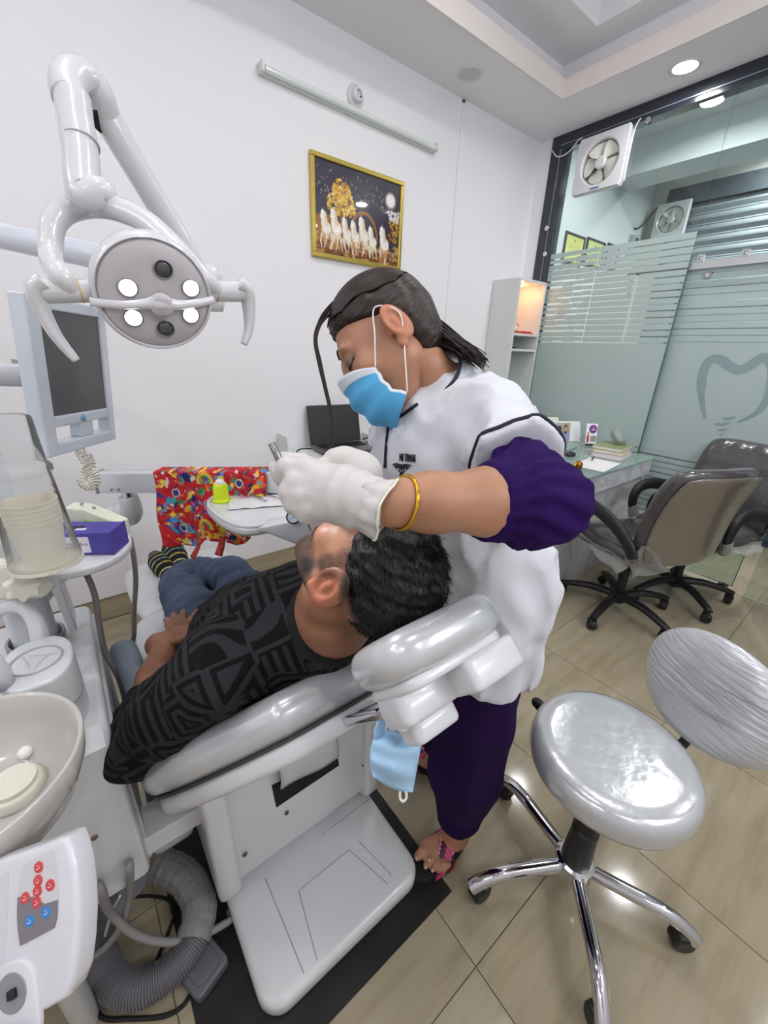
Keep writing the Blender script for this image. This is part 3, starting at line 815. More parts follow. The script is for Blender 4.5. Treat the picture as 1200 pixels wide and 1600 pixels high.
nl = link('niche_lamp', lathe([(0.03, 0), (0.03, -0.008), (0.024, -0.012), (0, -0.012)], 24, M=T((0.02, 0.02, 1.911))), mat('warm_lens', 'ffd0a0', 0.4, emit=('ffb070', 3.0)), sc_, smooth=True, ang=40)
ld = bpy.data.lights.new('niche_light', 'POINT'); ld.energy = 0.75; ld.color = (1.0, 0.45, 0.2); ld.shadow_soft_size = 0.03
lo_ = bpy.data.objects.new('niche_light', ld); COL.objects.link(lo_); lo_.parent = sc_; lo_.location = (0.02, 0.02, 1.86)
idl = thing('seated_figurine', 'small red and white seated figurine in the lit niche', 'figurine', (2.93, 2.15, 1.560))
link('base', prism(rrect(0.13, 0.09, 0.01), 0.004, 0.016, bev=0.002), mat('idol_red', 'c23a20', 0.5), idl)
link('robe', lathe([(0.05, 0.016), (0.052, 0.03), (0.04, 0.045), (0.03, 0.07), (0.026, 0.09), (0.012, 0.10)], 24), mat('idol_robe', 'e8cdb0', 0.5), idl, smooth=True)
link('head', lathe([(0.0, 0.135), (0.012, 0.13), (0.016, 0.118), (0.012, 0.104), (0.008, 0.098)], 18), mat('idol_skin', 'd99a6a', 0.5), idl, smooth=True)
link('crown', lathe([(0.016, 0.125), (0.013, 0.14), (0.006, 0.165), (0, 0.172)], 16), mat('idol_red'), idl, smooth=True)
for s in (-1, 1): link('arm', tube(spline([(s * 0.024, 0, 0.088), (s * 0.042, -0.012, 0.07), (s * 0.03, -0.035, 0.058)], 5), 0.007, 8), mat('idol_skin'), idl, smooth=True)
cl = thing('red_cloth', 'folded red cloth lying on the lit niche shelf', 'cloth', (3.05, 2.105, 1.561))
link('fold', prism(rrect(0.15, 0.05, 0.01), 0.0, 0.010, bev=0.003), mat('idol_red'), cl, smooth=True)
link('fold', prism(rrect(0.12, 0.035, 0.01), 0.010, 0.018, bev=0.003), mat('idol_red'), cl, smooth=True)
ds = thing('small_dish', 'small dark dish on the second cabinet shelf', 'dish', (2.94, 2.13, 1.448))
link('bowl', lathe([(0, 0), (0.025, 0), (0.036, 0.012), (0.034, 0.013), (0.022, 0.004), (0, 0.004)], 24), BLACKP, ds, smooth=True, ang=50)
# ================================================================== DESK AND WHAT LIES ON IT
def marble():
    m = bpy.data.materials.new('white_marble'); m.use_nodes = True
    nt = m.node_tree; b = nt.nodes['Principled BSDF']
    tc = nt.nodes.new('ShaderNodeTexCoord'); n = nt.nodes.new('ShaderNodeTexNoise'); n.inputs['Scale'].default_value = 2.2; n.inputs['Detail'].default_value = 8; n.inputs['Distortion'].default_value = 1.6
    r = nt.nodes.new('ShaderNodeValToRGB'); e = r.color_ramp.elements
    e[0].position = 0.44; e[0].color = lin('dcdee0'); e[1].position = 0.56; e[1].color = lin('dcdee0'); x = e.new(0.5); x.color = lin('c3c6ca')
    nt.links.new(tc.outputs['Object'], n.inputs['Vector']); nt.links.new(n.outputs[0], r.inputs[0]); nt.links.new(r.outputs[0], b.inputs['Base Color'])
    b.inputs['Roughness'].default_value = 0.25
    return m
MARBLE = marble()
DZ = 0.78
desk = thing('office_desk', 'white marbled office desk with a pale green glass top', 'desk', (2.6, 1.36, 0))
part('glass_top', (-0.56, -0.365, DZ - 0.010), (0.575, 0.37, DZ), glassmat('table_glass', 'dcefe9', alpha=0.25, gloss=0.02), desk, 0.002)
part('top_slab', (-0.55, -0.35, DZ - 0.05), (0.572, 0.36, DZ - 0.0105), MARBLE, desk, 0.002)
part('apron', (-0.55, -0.35, 0.655), (0.572, -0.33, DZ - 0.0505), MARBLE, desk, 0.001)
part('side_panel', (0.545, -0.33, 0), (0.572, 0.36, DZ - 0.0505), MARBLE, desk, 0.001)
part('side_panel', (-0.55, -0.33, 0), (-0.52, 0.36, DZ - 0.0505), MARBLE, desk, 0.001)
part('modesty_panel', (-0.52, -0.285, 0), (0.545, -0.265, DZ - 0.0505), MARBLE, desk)
def onD(px, py, z=DZ): return atz(px, py, z)
def sheetpile(name, label, cat, c, w, d, h, rz, cols, page='e9e4da'):
    t = thing(name, label, cat, c, rz)
    return t
def book(label, c, z, w, d, h, rz, col):
    t = thing('book', label, 'book', (c[0], c[1], z), rz, group='books stacked on the desk')
    m = mat('cover_' + col, col, 0.35)
    part('cover', (-w / 2, -d / 2, 0), (w / 2, d / 2, 0.002), m, t); part('cover', (-w / 2, -d / 2, h - 0.002), (w / 2, d / 2, h), m, t)
    part('spine', (-w / 2, d / 2 - 0.002, 0.002), (w / 2, d / 2, h - 0.002), m, t)
    part('pages', (-w / 2 + 0.003, -d / 2 + 0.003, 0.002), (w / 2 - 0.003, d / 2 - 0.002, h - 0.002), mat('page_edge', 'e6dfe0', 0.7), t)
    return t
bc = onD(955, 712)
book('lowest pink edged book in the stack on the desk', bc, DZ + 0.0005, 0.24, 0.19, 0.030, 0.15, 'd9b9c4')
book('yellow covered book in the middle of the desk stack', bc + Vector((0, .005, 0)), DZ + 0.031, 0.24, 0.185, 0.020, 0.22, 'cbb46a')
book('green covered book on top of the desk stack', bc + Vector((.01, .01, 0)), DZ + 0.0515, 0.24, 0.18, 0.022, 0.10, '8f9c6a')
pp = onD(930, 727)
t = thing('paper_pad', 'white paper pad with blue edge at the desk front', 'paper pad', (pp.x, pp.y, DZ + 0.0005), 0.12)
part('sheets', (-0.15, -0.10, 0.002), (0.15, 0.09, 0.008), mat('paper', 'eceaea', 0.7), t, 0.001); part('backing', (-0.152, -0.102, 0), (0.152, 0.092, 0.002), mat('pad_blue', '6f93b5', 0.6), t)
pn = onD(925, 717)
t = thing('ball_pen', 'black pen with a red band on the paper pad', 'pen', (pn.x - 0.01, pn.y - 0.012, DZ + 0.0135), 0.35)
link('barrel', rod((-0.085, 0, 0), (0.015, 0, 0), 0.004, n=10), BLACKP, t, smooth=True, ang=40); link('band', rod((0.015, 0, 0), (0.03, 0, 0), 0.0048, n=10), mat('pen_red', 'c2303a', 0.4), t, smooth=True, ang=40)
link('cap', rod((0.03, 0, 0), (0.075, 0, 0), 0.0042, n=10), WHITE2, t, smooth=True, ang=40)
b_ = onD(903, 732)
t = thing('gold_paperweight', 'small ribbed gold ornament near the desk edge', 'ornament', (b_.x, b_.y, DZ))
for i in range(7):
    a = PI * i / 6
    link('rib', tube(spline([(0.045 * math.cos(a) * 0.9 - 0.004, 0.02 * math.sin(a), 0.004), (0.040 * math.cos(a), 0.02 * math.sin(a) + 0.002, 0.022), (0.02 * math.cos(a), 0.008, 0.036)], 5), 0.007, 8), GOLD, t, smooth=True)
link('knob', lathe([(0, 0.05), (0.008, 0.048), (0.012, 0.04), (0.018, 0.034), (0.02, 0.026), (0.022, 0.0)], 20), mat('antique_gold', 'a8742a', 0.3, 1.0), t, smooth=True)
ms = onD(891, 712)
t = thing('computer_mouse', 'small black mouse lying on the desk', 'mouse', (ms.x, ms.y, DZ))
me = lathe([(0.03, 0), (0.032, 0.008), (0.026, 0.02), (0.012, 0.027), (0, 0.028)], 28); me.transform(Matrix.Diagonal((1.5, 0.95, 1, 1))); link('shell', me, BLACKP, t, smooth=True)
link('wheel', lathe([(0.005, -0.003), (0.006, 0), (0.005, 0.003)], 14, M=T((-0.03, 0, 0.022), (PI / 2, 0, 0))), GREYP, t, smooth=True)
lid = onD(978, 700)
t = thing('clear_bowl', 'clear plastic bowl lying tilted on the book stack', 'bowl', (bc.x + 0.07, bc.y + 0.01, DZ + 0.122)); t.rotation_euler = (0.9, 0.25, 0.5)
link('shell', lathe([(0.0, -0.035), (0.045, -0.033), (0.066, -0.01), (0.07, 0.012), (0.073, 0.012), (0.069, -0.011), (0.047, -0.0355), (0, -0.0375)], 36), glassmat('clear_plastic', 'eef6f3', gloss=0.05, alpha=0.30, fres=1.6), t, smooth=True)
# photo stand, round sign, leaflet stand
def stand(name, label, cat, base, w, h, pic_, lean=0.22, rz=0.0):
    t = thing(name, label, cat, (base.x, base.y, DZ), rz)
    M = T((0, 0, 0.002), (PI / 2 - lean, 0, 0))
    me = paint_sheet(pic_.a, w, h); me.transform(M @ T((0, h / 2, 0.0022))); link('print', me, vcol('paper_print'), t)
    link('card', box((w, h, 0.004), M=M @ T((0, h / 2, 0))), mat('card_white', 'eeeef0', 0.5), t)
    link('prop', box((w * 0.4, h * 0.8, 0.002), M=T((0, h * 0.36 * lean * 2 + 0.03, h * 0.375), (PI / 2 + 0.25, 0, 0))), mat('card_white'), t)
    return t
face_cam = YAW - PI / 2            # turned towards the middle of the room
q = Pic(90, 56, 'f0f0f2')
q.rect(0.03, 0.08, 0.52, 0.93, '9aa08a'); q.rect(0.03, 0.08, 0.52, 0.45, 'b8b29a')
q.ell(0.15, 0.38, 0.07, 0.16, '3a2c28', 0.2); q.ell(0.14, 0.75, 0.12, 0.3, '352a6a', 0.15)
q.ell(0.36, 0.80, 0.17, 0.32, '9aa0d8', 0.12); q.ell(0.36, 0.36, 0.085, 0.2, '5a4236', 0.2); q.ell(0.365, 0.42, 0.07, 0.16, 'c99a7c', 0.2); q.ell(0.37, 0.56, 0.045, 0.07, '4a342c', 0.3)
q.rect(0.52, 0.05, 0.97, 0.95, 'f2f2f4'); q.rect(0.86, 0.1, 0.94, 0.13, '5a5a60'); q.ell(0.9, 0.84, 0.03, 0.04, '7a7a80'); q.rect(0.7, 0.7, 0.82, 0.715, 'b0b0b4')
stand('photo_card', 'white photo card showing two people, standing on desk', 'photo card', onD(888, 690), 0.235, 0.155, q, rz=face_cam + 0.12)
q = Pic(36, 70, 'f4f2f4')
q.ell(0.6, 0.25, 0.36, 0.19, '6a2a8a', 0.1); q.rect(0.45, 0.26, 0.85, 0.29, 'f0e8f4'); q.ell(0.62, 0.18, 0.1, 0.04, 'd86aa8', 0.3)
q.ell(0.2, 0.45, 0.09, 0.08, 'c9906a', 0.2); q.ell(0.2, 0.68, 0.13, 0.2, 'c05a4a', 0.2); q.rect(0.45, 0.55, 0.95, 0.8, '9a9a98'); q.rect(0.0, 0.9, 1, 1, '2a2a2a')
stand('round_badge_stand', 'small white counter stand with a purple round badge', 'stand', onD(922, 697), 0.085, 0.165, q, rz=face_cam + 0.05)
q = Pic(50, 60, 'eef0ea'); q.rect(0, 0, 1, 0.07, '7d9068'); q.ell(0.62, 0.45, 0.09, 0.1, 'd9a088', 0.3); q.ell(0.62, 0.45, 0.04, 0.06, 'c07868', 0.3)
stand('leaflet_stand', 'white leaflet stand with green top edge beside photo card', 'stand', onD(856, 686), 0.15, 0.185, q, rz=face_cam + 0.1)
gl = onD(880, 700)
t = thing('glass_slab', 'small clear glass slab in front of the photo card', 'glass slab', (gl.x, gl.y, DZ + 0.0005), 0.2)
part('slab', (-0.1, -0.07, 0), (0.1, 0.07, 0.010), glassmat('slab_glass', 'b9dcd2', alpha=0.25), t, 0.002)

# ================================================================== CUSHION SHELLS
def cushion(w, h, t, nx=28, ny=22, p=3.0, fn=None, edge=0.5):
    """pillow in the x-y plane, thickness t along z; fn(u, v) moves the front and back surfaces"""
    V = []; F = []
    us = np.sin(np.linspace(-1, 1, nx) * PI / 2); vs = np.sin(np.linspace(-1, 1, ny) * PI / 2)
    def pos(u, v, s):
        # squircle mapping keeps rounded corners
        x = u * math.sqrt(max(0, 1 - 0.18 * v * v * v * v)); y = v * math.sqrt(max(0, 1 - 0.18 * u ** 4))
        k = max(0.0, (1 - abs(u) ** p)) ** edge * max(0.0, (1 - abs(v) ** p)) ** edge
        z = s * t / 2 * k
        if fn: z += fn(u, v, s) * k + fn(u, v, 0)
        return (x * w / 2, y * h / 2, z)
    for s in (1, -1):
        b = len(V)
        for v in vs:
            for u in us: V.append(pos(u, v, s))
        for j in range(ny - 1):
            for i in range(nx - 1):
                q = (b + j * nx + i, b + j * nx + i + 1, b + (j + 1) * nx + i + 1, b + (j + 1) * nx + i)
                F.append(q if s > 0 else q[::-1])
    me = pymesh(V, F)
    bm = bmesh.new(); bm.from_mesh(me); bmesh.ops.remove_doubles(bm, verts=bm.verts, dist=1e-5); bm.to_mesh(me); bm.free()
    return me

# ================================================================== OFFICE CHAIRS
VINYL = mat('wrapped_vinyl', '4b484b', 0.16, coat=0.9, bump=(26, 0.55, 0.006, (1, 1, 3)))
VINYLB = mat('wrapped_vinyl_back', '6e665c', 0.14, coat=1.0, spec=0.8, bump=(20, 0.6, 0.006, (6, 1, 0.6)))
WRAP = glassmat('plastic_wrap', 'eef0f0', gloss=0.08, alpha=0.28)
def castor(t, x, y, rz):
    c = link('castor', lathe([(0.0, -0.02), (0.022, -0.02), (0.028, -0.014), (0.028, 0.014), (0.022, 0.02), (0, 0.02)], 20, M=T((x, y, 0.0285), (PI / 2, 0, rz))), BLACKP, t, smooth=True, ang=35)
    link('fork', box((0.03, 0.046, 0.03), (x - 0.008 * math.cos(rz), y - 0.008 * math.sin(rz), 0.05), (0, 0, rz), bev=0.008), BLACKP, c, smooth=True, ang=40)
    return c
def office_chair(label, loc, rz, base_rz):
    t = thing('office_chair', label, 'chair', loc, rz, group='wrapped office chairs at the desk')
    # seat: front is local +x
    def sf(u, v, s): return 0.018 * (abs(v) ** 2) * (1 if s > 0 else 0) if s else -0.01 * u
    me = cushion(0.50, 0.50, 0.12, fn=sf, p=5); me.transform(T((0.0, 0, 0.46))); link('seat', me, VINYL, t, smooth=True)
    def bf(u, v, s):
        if s > 0: return 0.012 * abs(math.sin(2.2 * PI * u)) ** 0.6 - 0.01 + (0.01 if v > 0.35 else 0)
        if s < 0: return 0.0
        return 0.03 * u * u - 0.03 * v * v
    me = cushion(0.50, 0.52, 0.105, 34, 26, fn=bf, p=6)
    M = T((-0.27, 0, 0.72), (0, 0, 0)) @ frame((0, 1, 0), (-0.20, 0, 0.98), (0.98, 0, 0.20), (0, 0, 0))
    me.transform(M); link('backrest', me, VINYL, t, smooth=True)
    me = cushion(0.47, 0.49, 0.03, 20, 16, p=6, fn=lambda u, v, s: 0.0 if s else 0.03 * u * u - 0.03 * v * v); me.transform(M @ T((0, 0, -0.047))); link('back_cover', me, VINYLB, t, smooth=True)
    for s in (-1, 1):
        a = link('armrest', tube(spline([(0.16, s * 0.275, 0.46), (0.20, s * 0.285, 0.56), (0.17, s * 0.285, 0.645), (0.06, s * 0.285, 0.665), (-0.10, s * 0.28, 0.63), (-0.21, s * 0.27, 0.56), (-0.25, s * 0.262, 0.50)], 8), lambda k: 0.022 + 0.008 * math.sin(PI * k), 12, flat=(0.75, 1.25), up=(0, 1, 0)), BLACKP, t, smooth=True)
        link('wrap_scrap', tube(spline([(0.165, s * 0.275, 0.46), (0.18, s * 0.28, 0.50), (0.19, s * 0.283, 0.53)], 4), lambda k: 0.030 - 0.004 * k, 9, flat=(0.8, 1.3), up=(0, 1, 0)), WRAP, a, smooth=True)
    link('column', lathe([(0.026, 0.10), (0.026, 0.28), (0.018, 0.28), (0.018, 0.40)], 20), BLACKP, t, smooth=True, ang=40)
    part('tilt_box', (-0.10, -0.06, 0.365), (0.10, 0.06, 0.405), BLACKP, t, 0.01)
    link('hub', lathe([(0.0, 0.065), (0.04, 0.065), (0.05, 0.085), (0.045, 0.125), (0.03, 0.135), (0, 0.135)], 24), BLACKP, t, smooth=True, ang=40)
    for k in range(5):
        a = base_rz - rz + 2 * PI * k / 5; c, s_ = math.cos(a), math.sin(a)
        l = link('leg', tube(spline([(0.03 * c, 0.03 * s_, 0.105), (0.15 * c, 0.15 * s_, 0.112), (0.26 * c, 0.26 * s_, 0.092), (0.315 * c, 0.315 * s_, 0.075)], 6), lambda q: 0.028 - 0.009 * q, 10, flat=(0.8, 1.0)), BLACKP, t, smooth=True, ang=50)
        castor(t, 0.305 * c, 0.305 * s_, a + 0.9)
    # loose clear wrap hanging off the seat corners and the back
    def sheet(pts, n=10):
        a, b, c, d = [Vector(q) for q in pts]; V = []; F = []
        for i in range(n):
            for j in range(n):
                u, v = i / (n - 1), j / (n - 1)
                p_ = a * (1 - u) * (1 - v) + b * u * (1 - v) + c * u * v + d * (1 - u) * v
                p_ += Vector((0.010 * math.sin(9 * u + 5 * v), 0.010 * math.sin(7 * v + 3 * u), 0.006 * math.sin(11 * u)))
                V.append(p_)
        for i in range(n - 1):
            for j in range(n - 1): F.append((i * n + j, i * n + j + 1, (i + 1) * n + j + 1, (i + 1) * n + j))
        return pymesh(V, F)
    link('plastic_wrap', sheet([(0.2, 0.25, 0.47), (-0.22, 0.25, 0.47), (-0.20, 0.265, 0.38), (0.02, 0.255, 0.42)]), WRAP, t, smooth=True)
    link('plastic_wrap', sheet([(-0.20, 0.25, 0.50), (-0.30, 0.25, 0.60), (-0.33, 0.10, 0.46), (-0.22, 0.20, 0.37)]), WRAP, t, smooth=True)
    return t
office_chair('near office chair in clear wrap, its back towards the stool', (2.385, 0.735, 0), math.radians(66), math.radians(110))
office_chair('far office chair in clear wrap, standing against the glass door', (2.89, 0.60, 0), math.radians(163), math.radians(231))

# ================================================================== DENTIST'S STOOL
def silver(name, col='b9bcbf', sc=30, st=0.35, rough=0.2, metal=0.55):
    return mat(name, col, rough, metal, coat=0.8, bump=(sc, st, 0.003))
SILV = silver('silver_vinyl_wrapped', 'c8cbce', metal=0.4)
SILVW = mat('silver_vinyl_creased', 'c6c9cd', 0.25, 0.35, coat=0.9, bump=(22, 0.8, 0.006, (0.6, 0.6, 5)))
st = thing('dentist_stool', 'round silver dentist stool with chrome legs and oval backrest', 'stool', (0.872, 0.185, 0))
link('seat', lathe([(0, 0.550), (0.08, 0.552), (0.135, 0.5535), (0.160, 0.552), (0.173, 0.546), (0.181, 0.534), (0.1845, 0.52), (0.1855, 0.50), (0.182, 0.488), (0.172, 0.4835), (0.12, 0.482), (0, 0.482)], 56), SILV, st, smooth=True)
link('seat_plate', box((0.16, 0.16, 0.012), (0, 0, 0.476), bev=0.003), BLACKP, st)
link('gas_column', lathe([(0.018, 0.28), (0.018, 0.47)], 20), RUBBER, st, smooth=True, ang=40)
link('column_sleeve', lathe([(0.036, 0.10), (0.038, 0.13), (0.033, 0.22), (0.033, 0.245), (0.028, 0.25), (0.026, 0.30), (0.022, 0.305), (0, 0.305)], 28), BLACKP, st, smooth=True, ang=40)
link('hub', lathe([(0.0, 0.068), (0.044, 0.068), (0.05, 0.074), (0.05, 0.118), (0.043, 0.124), (0.036, 0.124)], 32, cap=False), CHROME, st, smooth=True, ang=40)
for k in range(5):
    a = math.radians(78 + 72 * k); c, s_ = math.cos(a), math.sin(a)
    link('leg', tube(spline([(0.04 * c, 0.04 * s_, 0.094), (0.12 * c, 0.12 * s_, 0.094), (0.19 * c, 0.19 * s_, 0.094), (0.235 * c, 0.235 * s_, 0.086), (0.272 * c, 0.272 * s_, 0.066), (0.292 * c, 0.292 * s_, 0.05)], 8), lambda q: 0.0175 + 0.001 * q, 16, flat=(1.0, 1.0)), CHROME, st, smooth=True, ang=60)
    castor(st, 0.268 * c, 0.268 * s_, a + 0.35)
# lever
lev = atz(842, 1100, 0.475) - Vector((0.872, 0.185, 0))
link('lever', rod((0.05 * lev.x, 0.05 * lev.y, 0.470), (lev.x * 0.92, lev.y * 0.92, 0.472), 0.005, n=10), STEEL, st, smooth=True)
lk = link('lever_knob', lathe([(0, -0.022), (0.012, -0.020), (0.016, -0.008), (0.014, 0.012), (0.008, 0.02), (0, 0.021)], 20, M=aim((lev.x, lev.y, 0.473), (lev.x * 1.2, lev.y * 1.2, 0.475))), BLACKP, st, smooth=True)
# oval backrest
ba = Vector((0.21, -0.085, 0)).normalized(); bs = Vector((-ba.y, ba.x, 0)); bu = (Vector((0, 0, 1)) + ba * 0.32).normalized(); bn = bs.cross(bu)
BC = ba * 0.24 + Vector((0, 0, 0.665))
def bfn(u, v, s): return 0.0 if s else -0.028 * (u * u) * -1
V = []; F = []; n, m_ = 48, 12
def bpt(a, r, s):
    x, y = r * math.cos(a), r * math.sin(a); kk = max(0, 1 - r ** 4) ** 0.5
    z = s * 0.026 * kk + 0.030 * x * x
    return BC + bs * (0.178 * x) + bu * (0.135 * y) - bn * z * (-1)
for s in (1, -1):
    for j in range(m_ + 1):
        r = math.sin(j / m_ * PI / 2)
        for i in range(n): V.append(bpt(2 * PI * i / n, r, s))
    b0 = 0 if s == 1 else (m_ + 1) * n
    for j in range(m_):
        for i in range(n):
            q = (b0 + j * n + i, b0 + j * n + (i + 1) % n, b0 + (j + 1) * n + (i + 1) % n, b0 + (j + 1) * n + i); F.append(q if s == 1 else q[::-1])
me = pymesh(V, F); bm = bmesh.new(); bm.from_mesh(me); bmesh.ops.remove_doubles(bm, verts=bm.verts, dist=1e-5); bmesh.ops.recalc_face_normals(bm, faces=bm.faces); bm.to_mesh(me); bm.free()
bo = link('backrest', me, SILVW, st, smooth=True)
g2 = random.Random(4)
for i in range(13):                    # creases of the clear wrap across the front
    y0 = -0.55 + 0.085 * i + g2.uniform(-.02, .02); x0 = -0.75 + g2.uniform(-.1, .3); ln = g2.uniform(0.5, 0.95); P_ = []
    for k in range(9):
        x = x0 + ln * k / 8; y = y0 + 0.10 * math.sin(2.5 * x + i) + g2.uniform(-.012, .012); r = min(0.93, math.hypot(x, y)); a = math.atan2(y, x)
        P_.append(bpt(a, r, -1 if True else 1))
    link('wrap_crease', tube(spline(P_, 3), lambda k: 0.0022 * math.sin(PI * min(max(k, .03), .97)), 6), WRAP, bo, smooth=True)
link('backrest_bar', tube(spline([ba * 0.10 + Vector((0, 0, 0.474)), ba * 0.20 + Vector((0, 0, 0.474)), ba * 0.245 + Vector((0, 0, 0.50)), ba * 0.25 + Vector((0, 0, 0.60)), BC + ba * 0.02], 6), 0.012, 12), BLACKP, st, smooth=True)

# ================================================================== WALL UNIT WITH LAPTOP
LU = thing('wall_shelf_unit', 'white wall shelf unit with a glass ledge carrying the laptop', 'shelf', (1.30, 2.12, 0))
zt = 0.815
part('tray_floor', (-0.29, -0.18, zt - 0.02), (0.31, 0.186, zt), SHW, LU, 0.002)
link('side_cheek', prism([(-0.18, zt - 0.22), (0.186, zt - 0.22), (0.186, zt + 0.10), (0.06, zt + 0.10), (0.04, zt + 0.012), (-0.10, zt + 0.012), (-0.10, zt + 0.05), (-0.18, zt + 0.05)], -0.31, -0.29, M=Matrix(((0, 0, 1, 0), (1, 0, 0, 0), (0, 1, 0, 0), (0, 0, 0, 1)))), SHW, LU)
link('side_cheek', prism([(-0.18, zt - 0.22), (0.186, zt - 0.22), (0.186, zt + 0.05), (0.05, zt + 0.05), (0.02, zt + 0.012), (-0.18, zt + 0.012)], 0.31, 0.33, M=Matrix(((0, 0, 1, 0), (1, 0, 0, 0), (0, 1, 0, 0), (0, 0, 0, 1)))), SHW, LU)
part('front_panel', (-0.29, -0.175, zt - 0.22), (0.31, -0.155, zt - 0.02), mat('pale_green_panel', 'c3d0c9', 0.25), LU, 0.001)
part('glass_ledge', (-0.10, -0.20, zt + 0.001), (0.33, 0.10, zt + 0.009), glassmat('ledge_glass', '9fc0b4', alpha=0.2), LU, 0.001)
link('oval_cutout', prism(ell(0.11, 0.062, 32), 0, 0.006, M=T((0.10, -0.176, zt - 0.10), (PI / 2, 0, 0)), bev=0.002), CHROME, LU, smooth=True, ang=40)
lp = thing('laptop', 'open black laptop with dark screen on the wall shelf unit', 'laptop', (1.33, 2.09, zt + 0.0095), -0.10)
lp.rotation_euler = (0, 0, -0.12)
part('base', (-0.175, -0.125, 0), (0.175, 0.115, 0.018), mat('laptop_grey', '55565b', 0.35), lp, 0.003)
part('keyboard', (-0.15, -0.02, 0.018), (0.15, 0.09, 0.0195), BLACKP, lp)
part('touchpad', (-0.05, -0.11, 0.018), (0.05, -0.04, 0.0187), mat('pad_grey', '48494d', 0.4), lp)
M = T((0, 0.115, 0.018), (-0.22, 0, 0))
sc2 = link('screen_lid', box((0.35, 0.012, 0.235), M=M @ T((0, 0.006, 0.1175)), bev=0.003), BLACKP, lp)
link('display', box((0.315, 0.002, 0.19), M=M @ T((0, -0.0006, 0.122))), mat('dark_display', '17181b', 0.12, coat=0.5), lp)
kb = box((0.0165, 0.014, 0.0025)); kb.materials.append(mat('key_black', '1d1d20', 0.5))
for r_ in range(5):
    for c_ in range(14):
        o = link('key', kb, None, lp); o.location = (-0.139 + c_ * 0.0214, 0.0 + r_ * 0.0195, 0.0207)
cb2 = thing('laptop_cable', 'thin black cable running from laptop over the shelf', 'cable', (1.5, 2.0, zt))
wobj('cable', tube(spline([(1.535, 2.185, zt + 0.03), (1.565, 2.16, zt + 0.045), (1.60, 2.10, zt + 0.025), (1.635, 1.99, zt + 0.03), (1.64, 1.93, zt - 0.02), (1.62, 1.925, zt - 0.12), (1.58, 1.93, zt - 0.20)], 8), 0.004, 8), RUBBER, cb2, smooth=True)
cb3 = thing('adapter_cable', 'thin black cable hanging at the left shelf cheek', 'cable', (1.0, 2.0, zt))
wobj('cable', tube(spline([(1.12, 2.12, zt + 0.03), (1.02, 2.08, zt + 0.045), (0.975, 2.02, zt + 0.03), (0.98, 1.93, zt - 0.02), (1.03, 1.915, zt - 0.10), (1.05, 1.92, zt - 0.2)], 8), 0.004, 8), RUBBER, cb3, smooth=True)
# ================================================================== DENTAL CHAIR
X0 = 0.305
mt_ = thing('floor_mat', 'black rubber mat lying under the dental chair base', 'mat', (0.27, 1.15, 0))
link('sheet', prism([(-0.315, -0.78), (0.317, -0.78), (0.317, 0.62), (-0.315, 0.62)], 0.0, 0.003), mat('worn_black_mat', '14110f', 0.6, noise=(5, 0.9, (1, 4, 1))), mt_)
DC = thing('dental_chair', 'white and silver dental chair with reclined backrest and flat base', 'dental chair', (X0, 0.86, 0))
BASEW = mat('base_white', 'd6d7d9', 0.3, coat=0.2)
def dcp(name, me, m, parent=DC, **k): return wobj(name, me, m, parent, **k)
bp_ = dcp('base_plate', prism([(x + 0.307, y + 0.86) for x, y in rrect(0.46, 0.85, 0.055, 8)], 0.003, 0.060, bev=0.018), BASEW, smooth=True, ang=45)
SEAM = mat('seam_grey', 'a9abae', 0.5)
for a, b in (((0.175, 0.455), (0.175, 0.68)), ((0.21, 0.455), (0.235, 0.60)), ((0.235, 0.60), (0.395, 0.60)), ((0.395, 0.60), (0.435, 0.47)), ((0.43, 0.60), (0.455, 0.48)), ((0.35, 0.68), (0.53, 0.68))):
    wobj('seam', rod((a[0], a[1], 0.0602), (b[0], b[1], 0.0602), 0.0014, n=6), SEAM, bp_)
# body: rounded block leaning up from the base
BODY = mat('body_white', 'd4d5d7', 0.32, coat=0.2)
body = dcp('body', prism([(x, y) for x, y in rrect(0.56, 0.40, 0.03, 5, 0.97, 0.29)], 0.085, 0.525, M=Matrix(((0, 0, 1, 0), (1, 0, 0, 0), (0, 1, 0, 0), (0, 0, 0, 1))), bev=0.025), BODY, smooth=True, ang=45)
YB = 0.69
dcp('side_cover', prism([(x, y) for x, y in rrect(0.60, 0.42, 0.05, 6, 0.965, 0.285)], 0.060, 0.115, M=Matrix(((0, 0, 1, 0), (1, 0, 0, 0), (0, 1, 0, 0), (0, 0, 0, 1))), bev=0.014), BODY, smooth=True, ang=45)
dcp('side_cover', prism([(x, y) for x, y in rrect(0.60, 0.42, 0.05, 6, 0.965, 0.285)], 0.500, 0.550, M=Matrix(((0, 0, 1, 0), (1, 0, 0, 0), (0, 1, 0, 0), (0, 0, 0, 1))), bev=0.014), BODY, smooth=True, ang=45)
# dark slot in the rear cover and the grey flap tucked into it
sl = [aty(425, 1228, YB - 0.002), aty(527, 1178, YB - 0.002), aty(530, 1196, YB - 0.002), aty(432, 1262, YB - 0.002)]
bm = bmesh.new(); vs = [bm.verts.new(q) for q in sl]; ve = [bm.verts.new(q + Vector((0, 0.004, 0))) for q in sl]
bm.faces.new(vs); bm.faces.new(ve[::-1])
for i in range(4): bm.faces.new((vs[i], ve[i], ve[(i + 1) % 4], vs[(i + 1) % 4]))
bmesh.ops.recalc_face_normals(bm, faces=bm.faces); dcp('cover_slot', from_bm(bm), mat('slot_black', '050505', 0.8))
for (px, py) in ((383, 1335), (568, 1195), (448, 1270)):
    q = aty(px, py, YB - 0.004); dcp('screw', lathe([(0.006, 0), (0.005, 0.003), (0, 0.003)], 12, M=T(q, (PI / 2, 0, 0))), mat('screw_dark', '5a5a5c', 0.4, 0.6), smooth=True)
